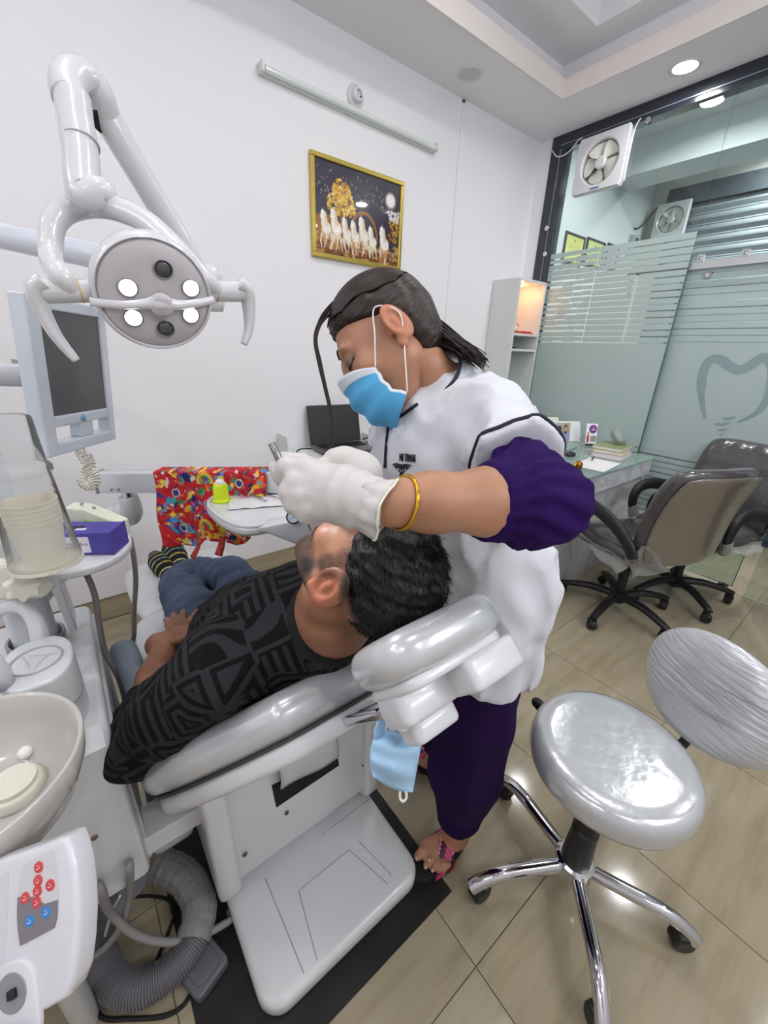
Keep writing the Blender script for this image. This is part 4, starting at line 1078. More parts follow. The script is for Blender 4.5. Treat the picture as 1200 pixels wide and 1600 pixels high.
# backrest frame: s along the slope, c out of it
bd = Vector((0, -0.669, 0.743)); bn_ = Vector((0, 0.743, 0.669)); bx_ = Vector((1, 0, 0)); BO = Vector((X0, 0.84, 0.49))
def BR(x, s, c): return BO + bx_ * x + bd * s + bn_ * c
MB_ = frame(bx_, bd, bn_, BO)         # local x, s, c -> world;  x cross bd = n? (left handed guard below)
VSIL = mat('chair_silver_vinyl', 'cdd0d3', 0.26, 0.28, coat=0.7, bump=(14, 0.35, 0.004), noise=(5, 0.06))
out = [(-0.325, 0.03), (-0.335, 0.10), (-0.325, 0.22), (-0.28, 0.34), (-0.21, 0.44), (-0.15, 0.50), (-0.10, 0.52), (0.10, 0.52), (0.15, 0.50), (0.21, 0.44), (0.28, 0.34), (0.325, 0.22), (0.335, 0.10), (0.325, 0.03), (0.27, -0.02), (-0.27, -0.02)]
oc = [(p_.x, p_.y) for p_ in spline([(a, b, 0) for a, b in out], 4, closed=True)]
pad = dcp('backrest', prism(oc, -0.072, 0.004, M=MB_, bev=0.036, seg=6), VSIL, smooth=True)
oc2 = [(x * 0.93, 0.015 + y * 0.95) for x, y in oc]
dcp('backrest_shell', prism(oc2, -0.108, -0.070, M=MB_, bev=0.012, seg=3), BODY, smooth=True, ang=50)
dcp('shell_gasket', prism([(x * 0.955, 0.01 + y * 0.96) for x, y in oc], -0.074, -0.069, M=MB_), mat('gasket_dark', '3a3a3c', 0.6))
# rear rib of the shell and the flap
# silver bulge of the seat rear below the backrest
me = cushion(0.44, 0.20, 0.13, p=4); me.transform(T((X0 - 0.005, 0.80, 0.50), (0, 0, 0)) @ Euler((0.9, 0, 0)).to_matrix().to_4x4()); dcp('seat_rear_pad', me, VSIL, smooth=True)
# seat and leg rest
me = cushion(0.56, 0.58, 0.11, p=5); me.transform(T((X0, 1.10, 0.515), (0.06, 0, 0))); dcp('seat', me, VSIL, smooth=True)
me = cushion(0.46, 0.72, 0.09, p=6, fn=lambda u, v, s: 0.0); me.transform(T((X0 - 0.02, 1.70, 0.452), (-0.20, 0, 0))); dcp('leg_rest', me, mat('pale_leg_pad', 'd3d5d8', 0.3, coat=0.3), smooth=True)
dcp('seat_shell', prism(rrect(0.52, 0.62, 0.06, 6, X0, 1.10), 0.43, 0.475, bev=0.012), BODY, smooth=True, ang=45)
dcp('leg_rest_bar', box((0.14, 0.8, 0.04), (X0, 1.62, 0.395), (-0.18, 0, 0), bev=0.01), BODY)
# flap
fl = [aty(432, 1180, YB - 0.018), aty(520, 1132, YB - 0.018), aty(529, 1182, YB - 0.012), aty(438, 1232, YB - 0.012)]
V = []; F = []
for i in range(9):
    for j in range(7):
        u, v = i / 8, j / 6
        p_ = fl[0] * (1 - u) * (1 - v) + fl[1] * u * (1 - v) + fl[2] * u * v + fl[3] * (1 - u) * v
        V.append(p_ + Vector((0, -0.012 * math.sin(PI * v) + 0.003 * math.sin(7 * u), 0)))
for i in range(8):
    for j in range(6): F.append((i * 7 + j, (i + 1) * 7 + j, (i + 1) * 7 + j + 1, i * 7 + j + 1))
fo = dcp('slot_flap', pymesh(V, F), mat('flap_grey', 'c9cbcd', 0.4), smooth=True)
sm_ = fo.modifiers.new('thick', 'SOLIDIFY'); sm_.thickness = 0.004
# headrest
HX = 0.040
hr = [(x + HX, y + 0.735) for x, y in ell(0.215, 0.175, 44, 3.2)]
hd_ = dcp('headrest', prism(hr, -0.058, 0.002, M=MB_, bev=0.027, seg=6), VSIL, smooth=True)
dcp('headrest_plate', prism([(x + HX, y + 0.735) for x, y in rrect(0.18, 0.13, 0.03, 5)], -0.072, -0.056, M=MB_, bev=0.005), WHITE, smooth=True, ang=45)
dcp('headrest_box', prism([(x + HX + 0.042, y + 0.765) for x, y in rrect(0.10, 0.085, 0.012, 5)], -0.112, -0.068, M=MB_, bev=0.008), WHITE, smooth=True, ang=45)
dcp('headrest_joint', prism([(x + HX - 0.040, y + 0.72) for x, y in rrect(0.10, 0.07, 0.015, 5)], -0.112, -0.066, M=MB_, bev=0.010), WHITE, smooth=True, ang=45)
dcp('headrest_joint', prism([(x + HX - 0.042, y + 0.72) for x, y in rrect(0.09, 0.016, 0.006, 4)], -0.115, -0.08, M=MB_, bev=0.004), BODY, smooth=True, ang=45)
knob = dcp('lock_knob', prism([(x + HX - 0.030, y + 0.70) for x, y in rrect(0.08, 0.05, 0.014, 5)], -0.142, -0.108, M=MB_, bev=0.008), WHITE, smooth=True, ang=45)
dcp('headrest_stem', prism([(x, y + 0.54) for x, y in rrect(0.07, 0.26, 0.02, 4)], -0.10, -0.082, M=MB_, bev=0.005), CHROME, smooth=True, ang=45)
# armrest on the patient's left
ar = [atz(193, 1016, 0.66), atz(207, 1050, 0.66), atz(226, 1100, 0.66)]
dcp('armrest', tube(spline([ar[0] + Vector((0, 0.03, -0.01)), ar[0], ar[1], ar[2], ar[2] + Vector((0.0, -0.05, -0.03))], 8), lambda k: 0.028 * (0.55 + 0.45 * math.sin(PI * min(1, 0.12 + k * 1.2) if k < .5 else PI * .72)), 18, flat=(0.8, 1.1)), mat('blue_grey_pad', '7e8b98', 0.45), smooth=True)
dcp('armrest_post', tube(spline([ar[2] + Vector((0.01, -0.03, -0.02)), (0.02, 0.93, 0.56), (0.05, 0.95, 0.47)], 6), 0.02, 12), BODY, smooth=True)
# link arm between chair and unit
dcp('link_arm', box((0.17, 0.085, 0.055), (0.01, 0.775, 0.365), bev=0.004), BODY)
dcp('link_arm', box((0.10, 0.05, 0.12), (-0.0, 0.83, 0.26), bev=0.02), BODY, smooth=True)
for x in (0.035, 0.06): dcp('link_bolt', lathe([(0.004, 0), (0.003, 0.002), (0, 0.002)], 10, M=T((x, 0.77, 0.393))), BLACKP)

# face mask hanging from the headrest knob
MASKB = mat('pale_blue_mask', 'a9cfee', 0.7, bump=(90, 0.3, 0.001))
mk = thing('hanging_face_mask', 'light blue face mask hanging by its loop from headrest knob', 'face mask', tuple(BR(HX - 0.015, 0.60, -0.21)))
dm = 0.60
def hm(u, v):
    a, b, c, d = [(592, 1136), (661, 1150), (645, 1238), (582, 1212)]
    x = a[0] * (1 - u) * (1 - v) + b[0] * u * (1 - v) + c[0] * u * v + d[0] * (1 - u) * v
    y = a[1] * (1 - u) * (1 - v) + b[1] * u * (1 - v) + c[1] * u * v + d[1] * (1 - u) * v
    x -= 9 * math.sin(PI * v) * (1 - u); y += 8 * math.sin(PI * u) * v
    return atd(x, y, dm - 0.035 * math.sin(PI * u) * math.sin(PI * v) + 0.004 * math.sin(v * 16))
n = 18; V = [hm(i / (n - 1), j / (n - 1)) for i in range(n) for j in range(n)]
F = [(i * n + j, i * n + j + 1, (i + 1) * n + j + 1, (i + 1) * n + j) for i in range(n - 1) for j in range(n - 1)]
o = wobj('mask_body', pymesh(V, F), MASKB, mk, smooth=True); q = o.modifiers.new('thick', 'SOLIDIFY'); q.thickness = 0.002
V = [hm(0.02 + 0.0 * i, j / 8) + (atd(600, 1105, dm) - hm(0, 0)) * (1 - j / 8) * 0.0 for i in range(1) for j in range(9)]
wobj('side_fold', tube([atd(607, 1108, dm), atd(600, 1120, dm), atd(596, 1140, dm), atd(590, 1160, dm)], [0.004, 0.012, 0.016, 0.006], 10, flat=(1, 0.3)), MASKB, mk, smooth=True)
EL = mat('mask_elastic', 'eeeeea', 0.7)
wobj('ear_loop', tube(spline([atd(602, 1142, dm), atd(606, 1118, dm), atd(611, 1100, dm - 0.012), atd(622, 1095, dm - 0.02), atd(613, 1103, dm - 0.01), atd(628, 1128, dm), atd(645, 1150, dm)], 6), 0.0022, 8), EL, mk, smooth=True)
wobj('ear_loop', tube(spline([atd(625, 1236, dm), atd(625, 1247, dm), atd(630, 1252, dm), atd(635, 1246, dm), atd(634, 1236, dm)], 6), 0.002, 8), EL, mk, smooth=True)

# ================================================================== OPERATING LAMP
LW = mat('lamp_white', 'd9d9dc', 0.22, coat=0.5)
LF = mat('lamp_face', 'c9c4c8', 0.3, coat=0.3)
LD = 0.625
lampc = atd(243, 462, LD)
ln_ = Vector((-0.03, -0.92, -0.38)).normalized()
lx = ln_.cross(Vector((-0.107, -0.075, 1.127))).normalized() * -1
if lx.x < 0: lx = -lx
ly = ln_.cross(lx)
ML = frame(lx, ly, ln_, lampc)
OL = thing('operating_lamp', 'white dental operating lamp with four lit lenses on jointed arm', 'dental lamp', tuple(lampc))
def L3(x, y, z=0.0): return ML @ Vector((x, y, z))
wobj('lamp_head', lathe([(0, -0.085), (0.03, -0.084), (0.058, -0.074), (0.076, -0.05), (0.083, -0.02), (0.0835, 0.0), (0.079, 0.006), (0.0765, 0.003), (0.0, 0.003)], 56, M=ML), LW, OL, smooth=True, ang=50)
wobj('face_plate', lathe([(0.0768, 0.0035), (0.073, 0.0065), (0.05, 0.009), (0.0, 0.010)], 56, M=ML), LF, OL, smooth=True)
LEDM = mat('led_lens_lit', 'ffffff', 0.2, emit=('f4f8ff', 5.0))
for k, (x, y, on) in enumerate(((-0.036, 0.0145, 1), (0.051, 0.0145, 1), (-0.038, -0.028, 1), (0.045, -0.026, 1), (0.016, 0.040, 0), (0.004, -0.046, 0))):
    b_ = wobj('lens_bezel', lathe([(0.0125, 0.008), (0.0135, 0.012), (0.0118, 0.0125), (0.0115, 0.009)], 24, M=ML @ T((x, y, 0)), cap=False), mat('bezel_grey', '8f8f95', 0.3, 0.6), OL, smooth=True)
    wobj('lens', lathe([(0.0118, 0.010), (0.009, 0.0125), (0.004, 0.0138), (0, 0.014)], 20, M=ML @ T((x, y, 0))), LEDM if on else mat('lens_dark', '4e5052', 0.2, coat=0.5), b_, smooth=True)
sp_d = bpy.data.lights.new('lamp_beam', 'SPOT'); sp_d.energy = 9; sp_d.spot_size = math.radians(26); sp_d.spot_blend = 0.5; sp_d.shadow_soft_size = 0.04
sp_o = bpy.data.objects.new('lamp_beam', sp_d); COL.objects.link(sp_o)
_t = Vector((0.235, 0.47, 1.10)); _s = L3(0.004, -0.006, 0.03)
sp_o.matrix_world = aim(_s, _s - (_t - _s)); sp_o.parent = OL; sp_o.matrix_parent_inverse = Matrix.Translation(-lampc)
wobj('cross_bar', tube(spline([L3(-0.088, -0.006, 0.006), L3(-0.05, -0.008, 0.014), L3(-0.018, -0.006, 0.016), L3(0.0, -0.004, 0.018), L3(0.03, -0.008, 0.016), L3(0.06, -0.006, 0.013), L3(0.085, -0.004, 0.006)], 6), lambda k: 0.006 + 0.005 * math.exp(-((k - 0.5) / 0.14) ** 2), 10, flat=(1, 0.6)), LW, OL, smooth=True)
wobj('centre_cap', lathe([(0.018, 0.012), (0.017, 0.02), (0.012, 0.023), (0, 0.024)], 28, M=ML @ T((0.004, -0.008, 0))), LF, OL, smooth=True)
for s in (-1, 1):
    xo = 0.082 * s
    wobj('pivot', rod(L3(xo, 0, -0.02), L3(xo + 0.058 * s, 0.0, -0.02), 0.0155, 0.0165, n=24), LW, OL, smooth=True, ang=50)
    wobj('pivot_ring', rod(L3(xo + 0.012 * s, 0, -0.02), L3(xo + 0.0145 * s, 0, -0.02), 0.0162, n=24), mat('ring_yellow', 'cdbb6a', 0.4), OL, smooth=True, ang=50)
    hb = wobj('handle', tube(spline([L3(xo + 0.052 * s, 0.012, -0.02), L3(xo + 0.064 * s, 0.002, -0.018), L3(xo + 0.066 * s, -0.022, -0.012), L3(xo + 0.060 * s, -0.055, 0.0), L3(xo + 0.046 * s, -0.088 if s < 0 else -0.078, 0.012)], 8), lambda k: 0.0165 * (1 - 0.62 * k ** 1.3), 16, flat=(0.85, 1.15)), LW, OL, smooth=True)
    wobj('handle_cap', lathe([(0.0165, -0.004), (0.015, 0.004), (0.008, 0.008), (0, 0.009)], 20, M=aim(L3(xo + 0.058 * s, 0, -0.02), L3(xo + 0.1 * s, 0, -0.02))), LW, hb, smooth=True)
# yoke arch from pivot to pivot
wobj('yoke', tube(spline([L3(-0.104, -0.004, -0.02), L3(-0.114, 0.022, -0.026), atd(80, 405, 0.652), atd(83, 350, 0.66), atd(112, 325, 0.67), atd(165, 322, 0.675), atd(225, 345, 0.67), atd(275, 388, 0.66), atd(312, 428, 0.65), L3(0.104, -0.002, -0.02)], 8), lambda k: 0.0125 + 0.0075 * math.sin(PI * k), 16, flat=(0.95, 1.05)), LW, OL, smooth=True)
yt = atd(168, 322, 0.675)
ela, elb = atd(133, 305, 0.655), atd(113, 150, 0.655)
wobj('drop_arm', tube(spline([yt, atd(160, 298, 0.655), ela, atd(126, 240, 0.655), atd(118, 190, 0.655), elb], 6), lambda k: 0.0130 + 0.0130 * min(1, k * 2.6), 20), LW, OL, smooth=True)
wobj('arm_collar', rod(atd(126.0, 224, 0.655), atd(126.3, 226, 0.655), 0.0265, n=24), SEAM, OL, smooth=True)
wobj('elbow', tube(spline([atd(112, 158, 0.655), atd(106, 135, 0.66), atd(116, 118, 0.675), atd(138, 125, 0.70), atd(156, 150, 0.72), atd(165, 178, 0.74), atd(176, 200, 0.76)], 8), lambda k: 0.0275 - 0.004 * k, 20), LW, OL, smooth=True)
wobj('elbow_gap', rod(atd(160, 190, 0.735), atd(152, 184, 0.735), 0.018, 0.016, n=20), RUBBER, OL, smooth=True, ang=50)
wobj('spring_arm', tube([atd(166, 183, 0.745), atd(180, 206, 0.76), atd(325, 452, 0.98)], [0.026, 0.0255, 0.024], 24), LW, OL, smooth=True, ang=60)
wobj('swing_arm', tube([atd(325, 452, 1.0), atd(140, 398, 1.02), atd(-60, 356, 1.04), atd(-330, 300, 1.06)], 0.030, 24), mat('arm_bluewhite', 'd7dce6', 0.25, coat=0.4), OL, smooth=True, ang=60)
wobj('arm_knuckle', lathe([(0, -0.05), (0.03, -0.048), (0.036, -0.03), (0.036, 0.03), (0.03, 0.05), (0, 0.052)], 28, M=T(atd(325, 452, 0.99))), LW, OL, smooth=True)

# ================================================================== MONITOR
ml_t, ml_b = atd(68, 474, 0.90), atd(38, 716, 0.90); mr_t, mr_b = atd(182, 490, 1.15), atd(158, 688, 1.15)
mc = (ml_t + ml_b + mr_t + mr_b) / 4
mx_ = ((mr_t + mr_b) - (ml_t + ml_b)).normalized(); mu = ((ml_t + mr_t) - (ml_b + mr_b)); mu = (mu - mx_ * mu.dot(mx_)).normalized(); mn = mx_.cross(mu)
mw = ((mr_t + mr_b) - (ml_t + ml_b)).length / 2; mh = ((ml_t + mr_t) - (ml_b + mr_b)).length / 2
MM = frame(mx_, mu, mn, mc)
mo = thing('monitor', 'white framed monitor with dark screen beside the operating lamp', 'monitor', tuple(mc))
MF = mat('monitor_white', 'd3dae4', 0.3, coat=0.2)
hw, hh = mw / 2, mh / 2
for nm, x0, x1, y0, y1 in (('bezel_side', -hw, -hw + 0.038, -hh, hh), ('bezel_side', hw - 0.024, hw, -hh, hh), ('bezel_top', -hw + 0.038, hw - 0.024, hh - 0.026, hh), ('bezel_bottom', -hw + 0.038, hw - 0.024, -hh + 0.068, -hh + 0.094), ('handle_bar', -hw + 0.038, hw - 0.024, -hh, -hh + 0.03)):
    wobj(nm, box((x1 - x0, y1 - y0, 0.036), M=MM @ T(((x0 + x1) / 2, (y0 + y1) / 2, -0.012)), bev=0.004), MF, mo)
wobj('screen', box((mw - 0.055, mh - 0.115, 0.01), M=MM @ T((0.006, 0.034, -0.006))), mat('monitor_screen', '5c5a5e', 0.22, coat=0.3), mo)
wobj('back_shell', box((mw - 0.05, mh - 0.11, 0.03), M=MM @ T((0.004, 0.03, -0.032)), bev=0.01), MF, mo)
wobj('handle_block', box((0.05, 0.04, 0.03), M=MM @ T((-hw + 0.15, -hh + 0.05, -0.012)), bev=0.003), MF, mo)
wobj('power_button', lathe([(0.009, 0.0), (0.008, 0.003), (0, 0.0035)], 20, M=MM @ T((0.0, -hh + 0.081, 0.006))), mat('button_blue', '7aa6c9', 0.3), mo, smooth=True)
wobj('mount_arm', tube([mc - mn * 0.05, mc - mn * 0.09 - mx_ * 0.12, atd(10, 588, 1.0), atd(-120, 582, 1.0)], [0.03, 0.024, 0.022, 0.024], 16), LW, mo, smooth=True, ang=60)
wobj('warning_tag', box((0.004, 0.035, 0.03), M=T(atd(28, 572, 0.99)) @ Euler((0, 0, 0.5)).to_matrix().to_4x4()), mat('tag_tan', 'a8a08c', 0.6), mo)
# coiled cord below the monitor
cc_ = thing('coiled_cord', 'cream coiled cord hanging in a loop below the monitor', 'cord', tuple(atd(140, 720, 1.1)))
axis = spline([atd(124, 702, 1.12), atd(132, 718, 1.12), atd(146, 738, 1.13), atd(150, 752, 1.13), atd(139, 760, 1.13), atd(128, 752, 1.13), atd(132, 738, 1.13), atd(142, 726, 1.14), atd(136, 712, 1.14)], 40)
N = len(axis); hel = []
for i, p_ in enumerate(axis):
    t_ = (axis[min(i + 1, N - 1)] - axis[max(i - 1, 0)]).normalized(); a1 = t_.cross(Vector((0, 0, 1))).normalized(); a2 = t_.cross(a1); w_ = i * 2 * PI / 11.0
    hel.append(p_ + (a1 * math.cos(w_) + a2 * math.sin(w_)) * 0.0115)
wobj('coil', tube(hel, 0.0020, 6), CREAM, cc_, smooth=True)
# ================================================================== DENTAL UNIT (water and spittoon cabinet)
UW = mat('unit_white', 'd2d5d7', 0.28, coat=0.3)
DU = thing('dental_unit', 'white dental unit cabinet with round post beside the chair', 'dental unit', (-0.3, 0.95, 0))
def du(name, me, m, parent=DU, **k): return wobj(name, me, m, parent, **k)
YZ = Matrix(((0, 0, 1, 0), (1, 0, 0, 0), (0, 1, 0, 0), (0, 0, 0, 1)))       # outline (y, z) extruded along x
cab = du('cabinet', prism([(0.715, 0.315), (1.18, 0.315), (1.18, 0.75), (0.735, 0.75), (0.705, 0.72)], -0.62, -0.052, M=YZ, bev=0.014), UW, smooth=True, ang=40)
du('side_trim', box((0.008, 0.44, 0.40), (-0.050, 0.96, 0.52), bev=0.003), mat('unit_trim', 'b9bcc0', 0.4))
du('foot', prism(rrect(0.30, 0.20, 0.05, 5, -0.42, 0.98), 0.0, 0.32, bev=0.01), UW, smooth=True, ang=40)
for (px, py) in ((147, 1307), (114, 1326)):
    q = aty(px, py, 0.712); du('screw', lathe([(0.007, -0.002), (0.006, 0.004), (0.003, 0.005), (0, 0.003)], 16, M=T(q, (PI / 2, 0, 0))), mat('screw_brass', '8a7a70', 0.35, 0.7), smooth=True)
PX, PY = -0.152, 1.045
du('post', lathe([(0.040, 0.75), (0.040, 1.40), (0.032, 1.41), (0, 1.41)], 32, M=T((PX, PY, 0))), mat('post_grey', 'd0d4d9', 0.3, coat=0.3), smooth=True, ang=40)
for i in range(5): du('post_ring', tube([(PX + 0.05 * math.cos(a), PY + 0.05 * math.sin(a), 0.757 + 0.006 * i) for a in [2 * PI * k / 28 for k in range(28)]], 0.0035, 8, closed=True), STEEL, smooth=True)
du('brace', prism([(0.99, 0.80), (1.08, 0.80), (1.00, 0.985), (0.90, 0.985)], -0.09, -0.075, M=YZ, bev=0.003), UW)
# accessory tray on the post
tp = [(-0.135, 0.965), (-0.06, 0.915), (0.01, 0.925), (0.055, 0.98), (0.06, 1.06), (0.0, 1.10), (-0.10, 1.08)]
tp = [(p_.x, p_.y) for p_ in spline([(a, b, 0) for a, b in tp], 5, closed=True)]
du('accessory_tray', prism(tp, 0.962, 0.980, bev=0.005), WHITE, smooth=True, ang=40)
# clamp with lobed knob
du('clamp_block', box((0.10, 0.06, 0.05), (-0.128, 0.93, 0.975), (0, 0, -0.5), bev=0.012), CREAM, smooth=True, ang=50)
kc = atd(36, 916, 0.72)
lob = [((0.024 + 0.0035 * math.cos(7 * a)) * math.cos(a), (0.024 + 0.0035 * math.cos(7 * a)) * math.sin(a)) for a in [2 * PI * k / 56 for k in range(56)]]
kd = (EYE - kc); kd.z *= 0.3; kd.normalize()
du('clamp_knob', prism(lob, -0.014, 0.012, M=aim(kc, kc + kd), bev=0.004), CREAM, smooth=True, ang=40)
du('clamp_bolt', rod(kc - kd * 0.045, kc - kd * 0.01, 0.008, n=14), STEEL, smooth=True)
# cup platform, water pipe, bowl
cu = du('cup_stand', prism([(x - 0.128, y + 0.808) for x, y in ell(0.105, 0.145, 40, 2.4)], 0.75, 0.876, bev=0.006), UW, smooth=True, ang=40)
wobj('stand_band', prism([(x - 0.128, y + 0.808) for x, y in ell(0.1065, 0.1465, 40, 2.4)], 0.80, 0.806), SEAM, cu)
wobj('cup_recess', lathe([(0, 0.0775 - 0.001), (0.036, 0.0775 - 0.001), (0.036, 0.078)], 36, M=T((-0.128, 0.808, 0.7985)), cap=False), mat('recess_white', 'd6d4cc', 0.5), cu)
wobj('recess_rim', tube([(-0.128 + 0.037 * math.cos(a), 0.808 + 0.037 * math.sin(a), 0.8765) for a in [2 * PI * k / 36 for k in range(36)]], 0.0022, 8, closed=True), SEAM, cu, smooth=True)
for k in range(3):
    a = k * 2.3; wobj('crumb', tube(spline([(-0.128 + 0.03 * math.cos(a), 0.808 + 0.03 * math.sin(a), 0.8775), (-0.128 + 0.012 * math.cos(a + 0.7), 0.808 + 0.012 * math.sin(a + 0.7), 0.878), (-0.128 + 0.02 * math.cos(a + 2), 0.808 + 0.02 * math.sin(a + 2), 0.8775)], 4), 0.0004, 5), SEAM, cu)
du('water_pipe', tube(spline([atd(66, 1010, 0.80), atd(57, 975, 0.80), atd(40, 952, 0.80), atd(15, 948, 0.80), atd(-10, 962, 0.80), atd(-30, 1000, 0.79)], 8), lambda k: 0.0165 - 0.005 * min(1, 2 * k), 16), WHITE, smooth=True)
du('second_pipe', lathe([(0.02, 0.875), (0.02, 0.90), (0.015, 0.93), (0.0, 0.94)], 24, M=T(tuple(atz(-2, 1068, 0.88)[:2]) + (0,))), mat('pipe_lilac', 'cfd0d8', 0.3), smooth=True)
bwl = mat('bowl_glass', 'bfbcb7', 0.2, coat=0.7)
BWX, BWY = -0.203, 0.598
bo_ = du('spittoon_bowl', lathe([(0.0, 0.772), (0.05, 0.772), (0.085, 0.782), (0.113, 0.81), (0.130, 0.855), (0.1335, 0.888), (0.1305, 0.890), (0.126, 0.886), (0.122, 0.856), (0.105, 0.818), (0.08, 0.793), (0.04, 0.786), (0, 0.785)], 64, M=T((BWX, BWY, 0))), bwl, smooth=True)
wobj('bowl_filter', lathe([(0.036, 0.787), (0.036, 0.798), (0.033, 0.802), (0.028, 0.803), (0.028, 0.81), (0.0, 0.812)], 36, M=T((BWX + 0.035, BWY + 0.03, 0))), CREAM, bo_, smooth=True, ang=40)
du('bowl_bracket', box((0.16, 0.13, 0.05), (BWX, 0.70, 0.745), bev=0.015), UW, smooth=True, ang=50)
cot = thing('cotton_ball', 'small white cotton ball lying in the spittoon bowl', 'cotton ball', (-0.155, 0.675, 0.808))
me = lathe([(0, -0.009), (0.006, -0.008), (0.010, -0.003), (0.010, 0.003), (0.006, 0.008), (0, 0.009)], 20); link('ball', me, mat('cotton', 'f0efea', 0.95, bump=(300, 0.6, 0.002)), cot, smooth=True)

# ------------------------------------------------------------------ assistant's control panel, on its own arm
po = atd(55, 1440, 0.415); pa = (atd(115, 1425, 0.415) - atd(0, 1470, 0.42)); pb = (atd(50, 1325, 0.432) - atd(55, 1575, 0.398)); pnn = pa.cross(pb).normalized()
if pnn.dot(EYE - po) < 0: pnn = -pnn
def onp(px, py, h=0.0):
    d = ray(px, py); o_ = po + pnn * h; return EYE + d * ((o_ - EYE).dot(pnn) / d.dot(pnn))
pa = pa.normalized(); pb = pnn.cross(pa)
MP = frame(pa, pb, pnn, po); MPI = MP.inverted()
def pxy(px, py): q = MPI @ onp(px, py); return (q.x, q.y)
CP = thing('control_panel', 'white control panel with red and blue buttons at lower left', 'control panel', tuple(po))
edge = [pxy(*q) for q in ((-90, 1378), (-40, 1360), (10, 1341), (60, 1324), (92, 1311), (103, 1310), (110, 1328), (117, 1360), (121, 1400), (122, 1440), (119, 1490), (113, 1535), (103, 1562), (70, 1582), (20, 1604), (-90, 1650))]
wobj('panel_body', prism(edge, -0.028, 0.0, M=MP, bev=0.006, seg=4), mat('panel_white', 'd9d8df', 0.25, coat=0.4), CP, smooth=True, ang=50)
plate = [pxy(*q) for q in ((37, 1350), (60, 1338), (86, 1326), (90, 1345), (92, 1375), (92, 1405), (90, 1432), (86, 1449), (60, 1463), (33, 1477), (29, 1450), (28, 1425), (30, 1390))]
wobj('button_plate', prism(plate, -0.001, 0.0008, M=MP), mat('plate_pale', 'd3d2d4', 0.35), CP)
dark = [pxy(*q) for q in ((29, 1401), (53, 1400), (62, 1407), (72, 1411), (92, 1405), (90, 1432), (86, 1449), (60, 1463), (33, 1477), (29, 1450), (28, 1425))]
wobj('plate_dark_half', prism(dark, 0.0, 0.0011, M=MP), mat('plate_grey', '7f7b80', 0.35), CP)  # dark grey lower half of the two-tone button plate
for (x, y, c) in ((62, 1354, 'd2474c'), (61, 1375, 'd2474c'), (80, 1382, 'd2474c'), (60, 1391, 'd2474c'), (41, 1402, 'd2474c'), (59, 1409, 'd2474c'), (74, 1424, '2f86cf'), (48, 1438, '2f86cf')):
    q = pxy(x, y)
    b_ = wobj('button', lathe([(0.0054, 0.0008), (0.005, 0.0018), (0, 0.002)], 20, M=MP @ T((q[0], q[1], 0))), mat('button_' + c, c, 0.35), CP, smooth=True, ang=40)
    wobj('button_mark', tube(spline([(MP @ Vector((q[0] - 0.0022, q[1] - 0.001, 0.0021))), (MP @ Vector((q[0] + 0.0005, q[1] - 0.0013, 0.0021))), (MP @ Vector((q[0] + 0.0022, q[1] + 0.0004, 0.0021)))], 4), 0.0004, 5), mat('mark_white', 'f0d8d8', 0.5), b_)
    wobj('button_mark', lathe([(0.0006, 0.0019), (0.0005, 0.0022), (0, 0.0022)], 8, M=MP @ T((q[0], q[1] + 0.0018, 0))), mat('mark_white'), b_)
gl_ = [pxy(*q) for q in ((-60, 1398), (0, 1368), (15, 1362), (13, 1420), (6, 1500), (-60, 1530))]
wobj('panel_step', prism(gl_, -0.001, 0.0007, M=MP), mat('panel_step', 'd5d3da', 0.3), CP)
ho = pxy(25, 1546)
hl = wobj('holder', prism([(ho[0] + x, ho[1] + y - 0.012) for x, y in rrect(0.052, 0.075, 0.022, 6)], -0.002, 0.004, M=MP, bev=0.0015), mat('holder_white', 'd9d8dd', 0.3), CP, smooth=True, ang=40)
wobj('holder_hole', lathe([(0.017, 0.0043), (0.0165, 0.0048), (0.0, 0.0048)], 32, M=MP @ T((ho[0], ho[1], 0))), mat('hole_shade', '8f8d93', 0.5), hl, smooth=True, ang=30)
wobj('holder_switch', box((0.008, 0.008, 0.006), M=MP @ T((ho[0] + 0.003, ho[1], 0.006)), bev=0.001), BLACKP, hl)
wobj('holder_tip', box((0.024, 0.014, 0.012), M=MP @ T((ho[0] + 0.002, ho[1] - 0.035, 0.008)), bev=0.003), mat('tip_blue', '33427a', 0.5), hl)
pst = atz(108, 1470, 0.45)
wobj('support_leg', tube([po - pnn * 0.03, Vector((-0.20, 0.60, 0.45)), Vector((-0.235, 0.70, 0.0))], [0.02, 0.022, 0.024], 14), UW, CP, smooth=True, ang=50)

# ------------------------------------------------------------------ cup dispenser with paper cups
CX, CY = -0.078, 0.862
cdp = thing('cup_dispenser', 'clear plastic cup dispenser cone mounted on the unit post', 'dispenser', (CX, CY, 1.035))
CPL = glassmat('clear_acrylic', 'fafbfb', gloss=0.04, alpha=0.05, fres=1.18)
link('cone', lathe([(0.053, 0.0), (0.050, 0.03), (0.043, 0.13), (0.040, 0.165), (0.042, 0.167), (0.042, 0.172), (0.039, 0.174), (0.0355, 0.25), (0.033, 0.254), (0.0, 0.256)], 40, cap=False), CPL, cdp, smooth=True)
link('collar', lathe([(0.0425, 0.160), (0.045, 0.164), (0.045, 0.172), (0.0425, 0.176)], 40, cap=False), CPL, cdp, smooth=True)
link('floor_ring', lathe([(0.054, -0.004), (0.054, 0.002), (0.0, 0.002), (0.0, -0.004)], 36), CREAM, cdp)
link('bracket', box((0.07, 0.03, 0.05), (-0.055, 0.05, -0.03), (0, 0, -0.6), bev=0.008), CREAM, cdp)
pc = lathe([(0.029, 0.0), (0.038, 0.075), (0.0395, 0.076), (0.0395, 0.079), (0.0375, 0.079), (0.0285, 0.004), (0, 0.004), (0, 0.0)], 36)
pc.materials.append(mat('paper_cup', 'e3ddcc', 0.7))
